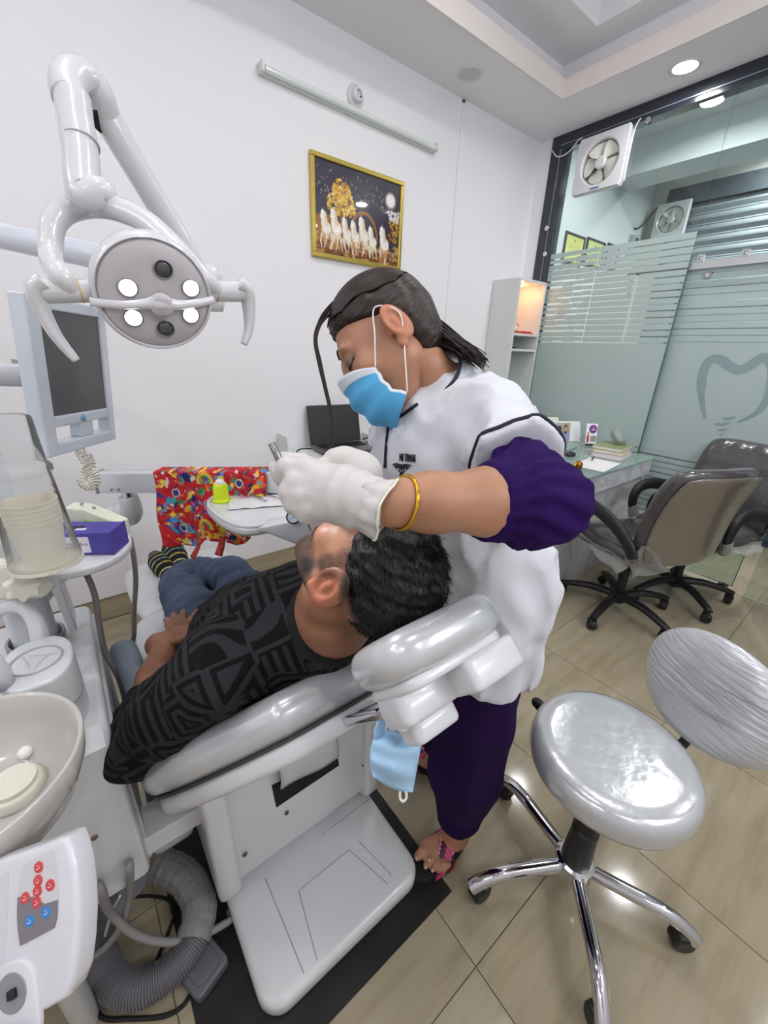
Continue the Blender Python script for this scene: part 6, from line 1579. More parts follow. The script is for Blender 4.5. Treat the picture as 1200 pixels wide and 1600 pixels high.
# left hand spread on the lap, thumb towards the body
hand = Soft()
def fing(S, pts, r0, r1, k=0.007): S.chain([np.array(p) for p in pts], list(np.linspace(r0, r1, len(pts))), k)
hb_ = np.array([0.115, 1.005, 0.722]); 
def hpz(px, py, z): return np.array(atz(px, py, z))
wr = WRL
pc_ = hpz(283, 992, 0.725)
hand.cap(wr - (pc_ - wr) * 0.5, wr, 0.031, 0.025, 0.02).flat(wr, pc_, 0.027, 0.040, (0, 0.3, 1), 0.55, 0.02)
for (k1, k2, tip) in (((268, 985), (264, 976), (260, 968)), ((275, 978), (273, 968), (272, 960)), ((284, 974), (285, 964), (287, 955)), ((294, 976), (301, 966), (308, 955))):
    fing(hand, [pc_ * 0.4 + 0.6 * hpz(*k1, 0.728), hpz(*k1, 0.732), hpz(*k2, 0.730), hpz(*tip, 0.716)], 0.0115, 0.0078)
fing(hand, [pc_ * 0.6 + 0.4 * hpz(300, 990, 0.725), hpz(303, 988, 0.735), hpz(310, 980, 0.73)], 0.0125, 0.0085)
hme = hand.mesh(0.003); relax(hme, 1)
def arm_skin(P): return np.tile(np.array([0.58, 0.40, 0.30]), (len(P), 1)) * (1 + 0.08 * noise3(P, 25, 8))[:, None]
fore = Soft(); fore.chain([ELL + (WRL - ELL) * 0.25, ELL + (WRL - ELL) * 0.6, WRL], [0.040, 0.036, 0.0265], 0.02); fme = fore.mesh(0.005); relax(fme, 1)
for m_ in (bme, hme, fme): paint(m_, arm_skin)
wobj('body', joined(bme, head, hme, fme), SKP, pat)
# finger nails, closed lids and brows
def headpt(tree, x, s):
    l, n_, i, d = tree.ray_cast(Vector((x, s, 0.3)), Vector((0, 0, -1))); return l
_hl = head_shape(True).mesh(0.004, (-0.11, -0.15, -0.13), (0.11, 0.14, 0.13)); ptree = bvh(_hl)
HAIRB = mat('black_hair_fibre', '070607', 0.6, spec=0.25)
for s in (-1, 1):
    P_ = [headpt(ptree, s * x, y) + Vector((0, 0, 0.001)) for x, y in ((0.016, 0.026), (0.028, 0.033), (0.042, 0.032), (0.052, 0.025))]
    m_ = tube(spline(P_, 5), lambda k: 0.0034 * (0.4 + math.sin(PI * min(1, k + 0.12))), 8, flat=(1.0, 0.5)); m_.transform(MH); wobj('eyebrow', m_, HAIRB, pat, smooth=True)
    P_ = [headpt(ptree, s * x, y) + Vector((0, 0, 0.0006)) for x, y in ((0.020, 0.002), (0.028, -0.003), (0.038, -0.004), (0.047, 0.001))]
    m_ = tube(spline(P_, 5), 0.0011, 6); m_.transform(MH); wobj('eyelash_line', m_, HAIRB, pat, smooth=True)
# hair: thick on top, clipped at the sides
capP = Soft(); capP.ell((0, 0.034, -0.017), (0.079, 0.097, 0.101), k=0.02)
def trim(P, d):
    x, s, z = P.T
    cut = (0.016 + 0.62 * z) - s
    side = (np.abs(x) - 0.052) * 0.0
    sd_ = 0.030 - s + 0.25 * z          # clipped sides start above the ears
    d = d + 0.0035 * noise3(P, 45, 5) * (s > 0)
    cutside = np.where(np.abs(x) > 0.05, np.minimum(0.02, 0.9 * (0.018 - s + 0.2 * z)), -0.1)
    return smax(smax(d, cut, 0.012), cutside, 0.012)
hp_ = capP.mesh(0.0035, (-0.11, -0.12, -0.14), (0.11, 0.15, 0.13), trim)
hairP = link('hair', hp_, hair_mat('patient_hair', '060606', '1d1b1c', (60, 300, 60)), None, smooth=True); hairP.parent = pat; hairP.matrix_parent_inverse = pat.matrix_basis.inverted(); hairP.matrix_basis = MH
# short fibres over scalp and beard
def fibres(tree, n, sel, ln, wd, lean, seed):
    g_ = np.random.default_rng(seed); V = []; F = []
    while len(F) < n:
        d = g_.normal(size=3); d /= np.linalg.norm(d); o_ = Vector(d * 0.3); l, n_, i_, _ = tree.ray_cast(o_, Vector(-d))
        if l is None or not sel(l, g_): continue
        L_ = ln(l) * g_.uniform(0.6, 1.3)
        t_ = (n_ * 0.8 + Vector(lean(l)) + Vector(g_.normal(size=3) * 0.35)).normalized(); sdv = t_.cross(Vector(g_.normal(size=3))).normalized() * wd
        b0 = len(V); V += [l - n_ * 0.0008 + sdv, l - n_ * 0.0008 - sdv, l + t_ * L_]; F.append((b0, b0 + 1, b0 + 2))
    return pymesh(V, F)
tre = bvh(hp_)
f1_ = fibres(tre, 9000, lambda l, g_: l.y > -0.02, lambda l: 0.007 + 0.008 * max(0, l.y / 0.12), 0.0006, lambda l: (0.0, -0.2, -1.6), 21)
def beard_sel(l, g_):
    ax = abs(l.x)
    if l.y < -0.045 and l.z > -0.005 and not (ax < 0.026 and -0.085 < l.y < -0.055): return g_.random() < 0.9
    if ax > 0.05 and -0.06 < l.y < 0.05 and -0.005 < l.z - 0.25 * max(0, -l.y) < 0.026: return g_.random() < 0.7
    if l.y > 0.0 + 0.62 * l.z and ax > 0.045 and l.y < 0.06: return g_.random() < 0.9
    return False
f2_ = fibres(ptree, 12000, beard_sel, lambda l: 0.0024, 0.00022, lambda l: (0, -0.6, 0.0), 22)
for nm, m_ in (('hair_fibres', f1_), ('beard_stubble', f2_)):
    m_.materials.append(HAIRB); o = bpy.data.objects.new(nm, m_); COL.objects.link(o); o.parent = pat; o.matrix_parent_inverse = pat.matrix_basis.inverted(); o.matrix_basis = MH; o['kind'] = 'stuff'
# sweater
def sweater_mat():
    m = bpy.data.materials.new('black_patterned_knit'); m.use_nodes = True; nt = m.node_tree; b = nt.nodes['Principled BSDF']
    tc = nt.nodes.new('ShaderNodeTexCoord'); N_ = nt.nodes.new; Lk = nt.links.new
    mp = N_('ShaderNodeMapping'); mp.inputs['Rotation'].default_value = (0.84, 0, 0.35); Lk(tc.outputs['Object'], mp.inputs[0])
    vo = N_('ShaderNodeTexVoronoi'); vo.voronoi_dimensions = '3D'; vo.distance = 'CHEBYCHEV'; vo.inputs['Scale'].default_value = 13; vo.inputs['Randomness'].default_value = 0.55; Lk(mp.outputs[0], vo.inputs['Vector'])
    sep = N_('ShaderNodeSeparateColor'); Lk(vo.outputs['Color'], sep.inputs[0])
    # concentric rounded loops around each cell on half of the cells, straight bars on the rest
    dm_ = N_('ShaderNodeMath'); dm_.operation = 'MULTIPLY'; dm_.inputs[1].default_value = 30.0; Lk(vo.outputs['Distance'], dm_.inputs[0])
    s1 = N_('ShaderNodeMath'); s1.operation = 'SINE'; Lk(dm_.outputs[0], s1.inputs[0])
    sx = N_('ShaderNodeSeparateXYZ'); Lk(mp.outputs[0], sx.inputs[0])
    rnd = N_('ShaderNodeMath'); rnd.operation = 'GREATER_THAN'; rnd.inputs[1].default_value = 0.5; Lk(sep.outputs[0], rnd.inputs[0])
    mixc = N_('ShaderNodeMix'); mixc.data_type = 'FLOAT'; Lk(rnd.outputs[0], mixc.inputs[0]); Lk(sx.outputs[0], mixc.inputs[2]); Lk(sx.outputs[1], mixc.inputs[3])
    mm = N_('ShaderNodeMath'); mm.operation = 'MULTIPLY'; mm.inputs[1].default_value = 340.0; Lk(mixc.outputs[0], mm.inputs[0])
    s2 = N_('ShaderNodeMath'); s2.operation = 'SINE'; Lk(mm.outputs[0], s2.inputs[0])
    r2 = N_('ShaderNodeMath'); r2.operation = 'GREATER_THAN'; r2.inputs[1].default_value = 0.45; Lk(sep.outputs[1], r2.inputs[0])
    mx = N_('ShaderNodeMix'); mx.data_type = 'FLOAT'; Lk(r2.outputs[0], mx.inputs[0]); Lk(s1.outputs[0], mx.inputs[2]); Lk(s2.outputs[0], mx.inputs[3])
    rp = N_('ShaderNodeMapRange'); rp.inputs[1].default_value = -0.15; rp.inputs[2].default_value = 0.15; Lk(mx.outputs[0], rp.inputs[0])
    col = N_('ShaderNodeMix'); col.data_type = 'RGBA'; col.inputs[6].default_value = lin('0c0b0d'); col.inputs[7].default_value = lin('2d2c30'); Lk(rp.outputs[0], col.inputs[0]); Lk(col.outputs[2], b.inputs['Base Color'])
    bp = N_('ShaderNodeBump'); bp.inputs['Strength'].default_value = 0.6; bp.inputs['Distance'].default_value = 0.002; Lk(rp.outputs[0], bp.inputs['Height']); Lk(bp.outputs[0], b.inputs['Normal'])
    b.inputs['Roughness'].default_value = 0.85; b.inputs['Specular IOR Level'].default_value = 0.2
    return m
sw = Soft()
sw.flat(NK - tn * 0.01 + np.array([0, 0.03, -0.03]), CH, 0.085, 0.115, tn, 0.9, 0.05)
sw.flat(CH - np.array([0.09, 0, 0]), CH + np.array([0.09, 0, 0]), 0.115, 0.115, tn, 0.9, 0.06).flat(CH, BE + tn * 0.01, 0.165, 0.165, tn, 0.76, 0.06).flat(BE + tn * 0.01, HP + tn * 0.01, 0.165, 0.158, tn, 0.78, 0.06)
sw.chain([SHL, (SHL + ELL) / 2, ELL, ELL + (WRL - ELL) * 0.42], [0.074, 0.066, 0.060, 0.050], 0.04)
sw.chain([SHR, ELR, WRR], [0.074, 0.056, 0.04], 0.04)
ne = np.array(hs); wdir = (WRL - ELL) / np.linalg.norm(WRL - ELL)
def sw_post(P, d):
    d = d + 0.0035 * noise3(P, 9, 31) + 0.002 * noise3(P, 22, 33)
    nd = (NK - CH) / np.linalg.norm(NK - CH)
    near = np.linalg.norm(P - NK, axis=1) < 0.12
    d = np.where(near, smax(d, (P - (NK + nd * 0.012)) @ nd, 0.01), d)
    nearw = np.linalg.norm(P - (ELL + (WRL - ELL) * 0.42), axis=1) < 0.075
    d = np.where(nearw, smax(d, (P - (ELL + (WRL - ELL) * 0.44)) @ wdir, 0.008), d)
    hem = (P - HP - np.array([0, 0.06, 0])) @ np.array([0, 0.85, -0.2])
    return smax(d, np.where(np.abs(P[:, 0] - 0.29) < 0.2, hem, -1), 0.01)
swm = sw.mesh(0.0068, post=sw_post); relax(swm, 1)
wobj('sweater', swm, sweater_mat(), pat)
nkd = Vector(NK - CH).normalized(); ctr = Vector(NK) + nkd * 0.008
cx1 = Vector((1, 0, 0)); cy1 = nkd.cross(cx1)
wobj('collar', tube([ctr + (cx1 * math.cos(a) * 0.079 + cy1 * math.sin(a) * 0.074) for a in [2 * PI * k / 40 for k in range(40)]], 0.011, 10, closed=True), mat('knit_collar', '0b0b0d', 0.85), pat, smooth=True)
# jeans and socks
jn = Soft(); jn.flat(HP + np.array([-0.05, 0, 0]), HP + np.array([0.05, 0, 0]), 0.13, 0.13, (0, 0.2, 1), 0.8, 0.05)
jn.chain([HL, (HL + KL) / 2, KL, KL * 0.4 + AL * 0.6, AL - (AL - KL) * 0.10], [0.092, 0.080, 0.066, 0.057, 0.050], 0.03).chain([HR_, (HR_ + KR) / 2, KR, KR * 0.4 + AR * 0.6, AR - (AR - KR) * 0.10], [0.092, 0.080, 0.066, 0.057, 0.050], 0.03)
jm = jn.mesh(0.0075, post=lambda P, d: d + 0.003 * np.sin(P[:, 1] * 95 + 3 * noise3(P, 5, 2)) * 0.7 + 0.003 * noise3(P, 14, 6)); relax(jm, 1)
wobj('jeans', jm, mat('blue_denim', '46566f', 0.85, noise=(9, 0.28, (1, 0.5, 1)), bump=(420, 0.4, 0.001)), pat)
def sock_paint(c0_, dirv):
    def f(P):
        t_ = (P - c0_) @ dirv; c = np.tile(np.array([0.035, 0.035, 0.04]), (len(P), 1)); k = np.floor(t_ / 0.028).astype(int); on = (np.mod(t_, 0.028) < 0.005)
        cols = np.array([[0.75, 0.68, 0.30], [0.62, 0.70, 0.74], [0.78, 0.75, 0.55]]); c[on] = cols[np.mod(k[on], 3)]; return c
    return f
for A_, tip, nm in ((AL, np.array([0.188, 1.84, 0.525]), 'sock'), (AR, np.array([0.256, 1.875, 0.555]), 'sock')):
    sk = Soft(); heel = A_ + np.array([0, 0.03, -0.025]); ball = A_ * 0.25 + tip * 0.75
    sk.chain([A_ - (A_ - KL) * 0.16, A_, heel], [0.036, 0.038, 0.034], 0.02).chain([heel, A_ * 0.5 + tip * 0.5, ball, tip], [0.034, 0.037, 0.038, 0.028], 0.03)
    m_ = sk.mesh(0.0045); relax(m_, 1); paint(m_, sock_paint(A_, (tip - A_) / np.linalg.norm(tip - A_))); wobj(nm, m_, vcol('striped_sock', 0.9), pat)
# ------------------------------------------------------------------ DENTIST
den = thing('person', 'dentist in white coat, blue mask and purple trousers bending over the patient', 'person', (0.68, 0.54, 0))
DHC = Vector((0.514, 0.656, 1.412)); dx_ = Vector((0.616, 0.679, -0.40)).normalized(); dsv = Vector((-0.273, 0.66, 0.70)); dsv = (dsv - dx_ * dsv.dot(dx_)).normalized(); dcv = dx_.cross(dsv)
if dcv.dot(Vector((-0.74, 0.32, -0.59))) < 0: dcv = -dcv
MD = frame(dx_, dsv, dcv, DHC)
def dh(x, s, c): return np.array(MD @ Vector((x, s, c)))
dhead_s = head_shape(False); dhead = dhead_s.mesh(0.0028, (-0.11, -0.15, -0.13), (0.11, 0.14, 0.13)); relax(dhead, 1)
dtree = bvh(dhead)
SKIN_D = np.array([0.70, 0.51, 0.40])
def den_skin(P):
    c = np.tile(SKIN_D, (len(P), 1)) * (1 + 0.04 * noise3(P, 18, 13))[:, None]
    x, s, z = P.T
    lid = ((np.abs(x) - 0.033) / 0.019) ** 2 + ((s - 0.004) / 0.012) ** 2; k = sstep(1.3, 0.4, lid) * (z > 0.05); c = c * (1 - 0.28 * k[:, None])
    red = sstep(0.073, 0.08, np.abs(x)); c = c * (1 + red[:, None] * np.array([0.06, -0.04, -0.06]))
    lips = ((x / 0.023) ** 2 + ((s + 0.071) / 0.010) ** 2 < 1) & (z > 0.07); c[lips] = (0.58, 0.30, 0.30)
    return c
paint(dhead, den_skin)
dhead.transform(MD)
NB = np.array([0.625, 0.60, 1.315]); CHD = np.array([0.64, 0.585, 1.20]); WA = np.array([0.69, 0.545, 1.02]); PV = np.array([0.715, 0.52, 0.90])
DSL, DEL, DWL = np.array([0.600, 0.458, 1.285]), np.array(atd(838, 783, 0.555)), np.array(atd(608, 786, 0.455))
DSR, DER, DWR = np.array([0.70, 0.745, 1.29]), np.array([0.60, 0.79, 1.07]), np.array([0.40, 0.62, 1.14])
fdir = np.array([-0.92, 0.38, 0.0]); ldir = np.array([-0.38, -0.92, 0.0])
HLD, HRD = PV + ldir * 0.085 + np.array([0, 0, -0.05]), PV - ldir * 0.085 + np.array([0, 0, -0.05])
KLD, KRD = np.array([0.665, 0.440, 0.47]), np.array([0.75, 0.63, 0.47]); ALD, ARD = np.array([0.668, 0.440, 0.085]), np.array([0.79, 0.64, 0.085])
db = Soft()
db.cap(dh(0, -0.075, -0.03), NB, 0.047, 0.052, 0.03).cap(NB, CHD, 0.06, 0.10, 0.04)
db.flat(CHD, WA, 0.13, 0.11, fdir, 0.75, 0.04).flat(WA, PV, 0.11, 0.14, fdir, 0.8, 0.04)
db.chain([NB, DSL, DEL], [0.05, 0.045, 0.04], 0.03).chain([NB, DSR, DER, DWR], [0.05, 0.045, 0.038, 0.024], 0.03)
for H_, K_, A_ in ((HLD, KLD, ALD), (HRD, KRD, ARD)): db.chain([H_, K_, A_], [0.075, 0.05, 0.034], 0.03)
dbm = db.mesh(0.009)
# forearm and foot at finer grain
fa = Soft(); fm_ = DEL * 0.62 + DWL * 0.38
fa.chain([DEL, fm_, DEL * 0.25 + DWL * 0.75, DWL], [0.043, 0.0415, 0.0335, 0.0275], 0.02); fam = fa.mesh(0.0045); relax(fam, 1)
ft = Soft()
toe0 = np.array([0.555, 0.462, 0.047])
ft.chain([ALD + np.array([0, 0, 0.10]), ALD, ALD + np.array([0.02, 0, -0.025])], [0.034, 0.034, 0.030], 0.02).flat(ALD + np.array([-0.01, 0, -0.025]), toe0 + np.array([0.035, 0, 0.002]), 0.030, 0.036, (0, 0, 1), 0.42, 0.02)
for i, (px, py, r) in enumerate(((653, 1338, 0.0125), (666, 1352, 0.0095), (676, 1357, 0.0090), (685, 1359, 0.0085), (693, 1359, 0.008))):
    tp_ = np.array(atz(px, py, 0.048)); ft.chain([toe0 + np.array([0.05, 0, 0]) + (tp_ - toe0) * np.array([0, 0.7, 0]), tp_ + np.array([0.018, 0, 0.004]), tp_], [r, r, r * 0.92], 0.004)
ftm = ft.mesh(0.003); relax(ftm, 1)
rf = Soft(); rf.chain([ARD + np.array([0, 0, 0.06]), ARD, ARD + np.array([0.02, 0, -0.02])], [0.033, 0.033, 0.03], 0.02).flat(ARD + np.array([-0.01, 0, -0.025]), ARD + np.array([-0.05, 0.14, -0.045]), 0.032, 0.036, (0, 0, 1), 0.45, 0.02); rfm = rf.mesh(0.006)
for m_ in (dbm, fam, ftm, rfm): paint(m_, lambda P: np.tile(SKIN_D * np.array([0.98, 0.97, 0.95]), (len(P), 1)) * (1 + 0.05 * noise3(P, 16, 12))[:, None])
wobj('body', joined(dbm, dhead, fam, ftm, rfm), skin_mat('dentist_skin'), den)
# toe nails and toe ring
for (px, py) in ((651, 1341), (665, 1355), (676, 1360)):
    q = atz(px, py, 0.056); wobj('toe_nail', lathe([(0.0055, 0), (0.004, 0.0016), (0, 0.002)], 14, M=T(q, (0, -0.5, 0))), mat('nail_pale', 'c99a8e', 0.25, coat=0.5), den, smooth=True)
q = atz(669, 1345, 0.05); wobj('toe_ring', tube([q + Vector((0.0, 0.0105 * math.cos(a), 0.0105 * math.sin(a))) for a in [2 * PI * k / 24 for k in range(24)]], 0.0018, 8, closed=True), mat('silver_ring', 'd9d9d6', 0.2, 1.0), den, smooth=True)
# brow, lashes
HAIRD = mat('dark_brown_fibre', '1c1210', 0.45)
for s in (-1, 1):
    P_ = [headpt(dtree, s * x, y) + Vector((0, 0, 0.0008)) for x, y in ((0.015, 0.027), (0.027, 0.034), (0.041, 0.033), (0.052, 0.024))]
    m_ = tube(spline(P_, 5), lambda k: 0.0026 * (0.4 + math.sin(PI * min(1, k + 0.15))), 8, flat=(1.0, 0.4)); m_.transform(MD); wobj('eyebrow', m_, HAIRD, den, smooth=True)
    P_ = [headpt(dtree, s * x, y) + Vector((0, 0, 0.0008)) for x, y in ((0.019, 0.0), (0.027, -0.0045), (0.038, -0.005), (0.049, 0.001))]
    m_ = tube(spline(P_, 5), lambda k: 0.0014 + 0.0008 * k, 6); m_.transform(MD); wobj('eyelash_line', m_, HAIRD, den, smooth=True)
# hair: swept back, low tail, loose lock
HD = hair_mat('dentist_hair', '150d0b', '3c2a22', (160, 120, 14))
hcap = Soft(); hcap.ell((0, 0.036, -0.014), (0.083, 0.098, 0.104), k=0.02); hcap.ell((0, -0.008, -0.050), (0.066, 0.078, 0.050), k=0.03)
def dtrim(P, d):
    x, s, z = P.T
    d = d + 0.0012 * np.sin(np.abs(x) * 260 + 40 * z + 2 * noise3(P, 8, 3)) + 0.001 * noise3(P, 20, 9)
    part_ = 0.006 * np.exp(-(x / 0.006) ** 2) * (z > -0.02); d = d + part_
    cut = np.where(z > 0, 0.026 + 0.60 * z, 0.026 - 0.115 * sstep(-0.012, -0.050, z)) - s
    d = d + 0.009 * np.exp(-np.maximum(-cut, 0) / 0.010)
    return smax(d, cut, 0.006)
hm_ = hcap.mesh(0.003, (-0.11, -0.13, -0.16), (0.11, 0.16, 0.13), dtrim)
ho_ = link('hair', hm_, HD, None, smooth=True); ho_.parent = den; ho_.matrix_parent_inverse = den.matrix_basis.inverted(); ho_.matrix_basis = MD
def strandset(n, fn, r, seed):
    g_ = random.Random(seed); bm = bmesh.new()
    for i in range(n): tube(spline(fn(g_), 6), lambda k: r * (1 - 0.6 * k), 5, bm=bm)
    return from_bm(bm)
def tailp(g_):
    a = g_.uniform(-1, 1); b = g_.uniform(-1, 1); c = g_.uniform(-1, 1); e = g_.uniform(0.75, 1.12); d0 = 0.80
    P_ = [(628, 488, 28), (655, 505, 24), (684, 522, 16), (708, 536, 11), (728, 548, 9), (744, 560, 9)]
    return [atd(628 + (x - 628) * e + 8 * a, 488 + (y - 488) * e + w * b + 4 * math.sin(0.05 * x + 3 * c), d0 + 0.028 * a - 0.012 * k) for k, (x, y, w) in enumerate(P_)]
FIB = mat('brown_hair_fibre', '1e1310', 0.5, spec=0.3)
wobj('hair_tail', strandset(340, tailp, 0.0019, 1), FIB, den, smooth=True)
def sweep(g_):
    # strands lying over the cap, from the parting back to the tail
    sd = -1 if g_.random() < 0.75 else 1; t0 = g_.uniform(-0.1, 1.0); P_ = []
    for k in range(7):
        u = k / 6
        al = (0.15 + 1.15 * t0) ; phi = 0.95 - 2.1 * u
        x = sd * 0.084 * math.sin(0.05 + (0.25 + 1.05 * t0) * (0.3 + 0.7 * math.sin(PI * (0.15 + 0.6 * u)))); 
        rr_ = math.sqrt(max(0.0, 1 - (x / 0.085) ** 2)); P_.append(MD @ Vector((x, 0.036 + 0.100 * rr_ * math.cos(phi - 0.0) , -0.014 + 0.106 * rr_ * math.sin(phi))))
    return P_
wobj('hair_strands', strandset(760, sweep, 0.0009, 2), mat('brown_hair_light', '2a1b16', 0.4, spec=0.4), den, smooth=True)
def lock(g_):
    a = g_.uniform(-1, 1); b = g_.uniform(-1, 1)
    return [atd(540 + 10 * a, 462 + 6 * b, 0.76), atd(505 + 5 * a, 496 + 5 * b, 0.74), atd(493 + 2.5 * a, 528, 0.72), atd(499 + 3 * a, 565, 0.71), atd(508 + 2.5 * a, 605, 0.70), atd(518 + 2.5 * a, 650, 0.69), atd(519 + 3 * a + 3 * b, 690, 0.68), atd(508 + 4 * a + 5 * b, 722 + 6 * b, 0.67)]
wobj('loose_lock', strandset(16, lock, 0.0014, 3), FIB, den, smooth=True)
cl_ = wobj('hair_clip', tube(spline([atd(650, 486, 0.735), atd(657, 487, 0.725), atd(664, 494, 0.725), atd(668, 500, 0.735)], 6), 0.009, 10, flat=(0.6, 1)), mat('clip_brown', '4a4038', 0.3, coat=0.5), den, smooth=True)
# face mask
nu, nv = 41, 26; V = []
for j in range(nv):
    v = j / (nv - 1)
    for i in range(nu):
        u = -1 + 2 * i / (nu - 1)
        s_ = -0.024 - 0.104 * v
        wdt = 0.073
        x = wdt * math.sin(u * 1.35) / math.sin(1.35) * (1 - 0.10 * v)
        c_ = 0.016 + 0.103 * math.cos(u * 1.22) - 0.012 * math.cos(u * 1.3) * abs(2 * v - 0.55) ** 2 * (1.2 if v > 0.3 else 0.5) - 0.012 * max(0, v - 0.7) / 0.3
        s_ += 0.020 * (1 - abs(u) ** 1.5) * (1 - v) * 1.0 - 0.014 * (1 - abs(u)) * v - 0.022 * abs(u) ** 3 * (1 - v) + 0.016 * abs(u) ** 3 * v
        c_ += 0.0035 * math.sin(v * 3 * 2 * PI + 0.5) * math.cos(u * 1.2) * (0.15 < v < 0.9)
        V.append(MD @ Vector((x, s_, c_ + 0.004)))
F = [(j * nu + i, j * nu + i + 1, (j + 1) * nu + i + 1, (j + 1) * nu + i) for j in range(nv - 1) for i in range(nu - 1)]
mm_ = pymesh(V, F)
o = wobj('face_mask', mm_, [mat('mask_blue', '58b2e6', 0.7, bump=(60, 0.25, 0.001)), mat('mask_white_band', 'dfe6ee', 0.7)], den, smooth=True)
for p_ in o.data.polygons:
    jj = p_.index // (nu - 1); ii = p_.index % (nu - 1)
    if jj < 4 or ii < 1 or ii > nu - 3: p_.material_index = 1
sdm = o.modifiers.new('thick', 'SOLIDIFY'); sdm.thickness = 0.002
cor = [V[2], V[(nv - 1) * nu + 2 - 0 * nu]]
for s, (ia, ib) in ((-1, (0, (nv - 1) * nu)), (1, (nu - 1, nv * nu - 1))):
    a, b = V[ia], V[ib]; e0 = MD @ Vector((s * 0.083, 0.034, -0.004)); e1 = MD @ Vector((s * 0.088, 0.0, -0.030)); e2 = MD @ Vector((s * 0.082, -0.038, -0.012))
    wobj('mask_loop', tube(spline([a, a * 0.5 + e0 * 0.5 + dx_ * s * 0.006, e0, e1, e2, b * 0.5 + e2 * 0.5 + dx_ * s * 0.006, b], 7), 0.0013, 7), EL, den, smooth=True)
# white coat
COATM = mat('white_coat_cloth', 'd4d6dd', 0.75, bump=(500, 0.15, 0.0006), sheen=0.1)
ct = Soft()
ct.flat(NB + np.array([0.02, 0, -0.06]), CHD, 0.075, 0.16, fdir, 0.82, 0.05).flat(CHD + fdir * 0.02, WA + fdir * 0.02, 0.175, 0.165, fdir, 0.80, 0.05).flat(WA + fdir * 0.015, PV, 0.165, 0.185, fdir, 0.76, 0.05).flat(PV, PV + np.array([0.0, -0.01, -0.30]), 0.185, 0.195, fdir, 0.72, 0.05)
slv = DSL + (DEL - DSL) * 0.62; slr = DSR + (DER - DSR) * 0.62
ct.chain([NB + ldir * 0.065 + np.array([0.025, 0, -0.05]), DSL, slv], [0.054, 0.068, 0.074], 0.05).chain([NB - ldir * 0.065 + np.array([0.025, 0, -0.05]), DSR, slr], [0.056, 0.075, 0.075], 0.05)
nsl = (DEL - DSL) / np.linalg.norm(DEL - DSL); nsr = (DER - DSR) / np.linalg.norm(DER - DSR)
HEMZ = 0.70
neck_ax = (dh(0, -0.09, -0.03) - NB); neck_ax = neck_ax / np.linalg.norm(neck_ax)
def coat_post(P, d):
    low = np.clip((1.15 - P[:, 2]) / 0.5, 0, 1)
    ang = np.arctan2((P - PV) @ ldir, (P - PV) @ fdir)
    d = d + (0.010 * np.sin(ang * 7 + 1.5) + 0.005 * np.sin(ang * 13 + 5 * P[:, 2])) * low + 0.008 * noise3(P, 5, 41) + 0.004 * noise3(P, 12, 42) - 0.010 * (1 - np.minimum(1, np.abs(noise3(P * np.array([1.6, 1.6, 0.7]), 5, 47)) * 2.2)) ** 2
    diag = (P - DSL) @ np.array([0.3, 0.5, -0.8]); d = d + 0.0055 * np.sin(diag * 60 + 4 * noise3(P, 4, 44)) * np.exp(-np.linalg.norm(P - (DSL + np.array([0.02, 0.05, -0.1])), axis=1) ** 2 / 0.02)
    d = smax(d, HEMZ - P[:, 2] + 0.05 * ((P - PV) @ fdir), 0.006)
    near = np.linalg.norm(P - slv, axis=1) < 0.13; d = np.where(near, smax(d, (P - slv) @ nsl, 0.006), d)
    near = np.linalg.norm(P - slr, axis=1) < 0.12; d = np.where(near, smax(d, (P - slr) @ nsr, 0.006), d)
    return d
ctm = ct.mesh(0.0075, post=coat_post); relax(ctm, 1)
coat = wobj('coat', ctm, COATM, den)
ctree = bvh(ctm, den.matrix_basis)
PIPE = mat('navy_piping', '1b1c30', 0.7)
# purple blouse sleeve
PURP = mat('purple_cloth', '280f4c', 0.85, spec=0.12, noise=(14, 0.2))
ps = Soft(); s0 = DSL + (DEL - DSL) * 0.55; cuff = DEL + (DWL - DEL) * 0.40
outv = DEL + (DEL - (DSL + DWL) / 2) / np.linalg.norm(DEL - (DSL + DWL) / 2) * 0.012
ps.chain([s0, DEL * 0.7 + s0 * 0.3 + np.array([0, 0, -0.005]), outv], [0.050, 0.055, 0.050], 0.03).chain([outv, DEL + (DWL - DEL) * 0.22, cuff], [0.050, 0.052, 0.0475], 0.03)
cdv = (DWL - DEL) / np.linalg.norm(DWL - DEL)
def ps_post(P, d):
    t_ = (P - DEL) @ cdv; q = P - DEL - t_[:, None] * cdv; up_ = np.array([0, 0, 1.0]) - cdv * cdv[2]; sdv = np.cross(cdv, up_); an_ = np.arctan2(q @ sdv, q @ up_)
    w_ = np.exp(-((t_ - 0.02) / 0.07) ** 2)
    d = d + 0.0040 * np.sin(an_ * 15 + 4.0 * noise3(P, 7, 3)) * w_ + 0.0055 * noise3(P, 10, 51)
    L_ = np.linalg.norm(DWL - DEL); band = np.abs(t_ - L_ * 0.31) < L_ * 0.008
    d = d + 0.004 * np.exp(-((t_ - L_ * 0.24) / 0.006) ** 2)
    return smax(d, t_ - L_ * 0.41, 0.004)
psm = ps.mesh(0.0055, post=ps_post); relax(psm, 1); wobj('blouse_sleeve', psm, PURP, den)
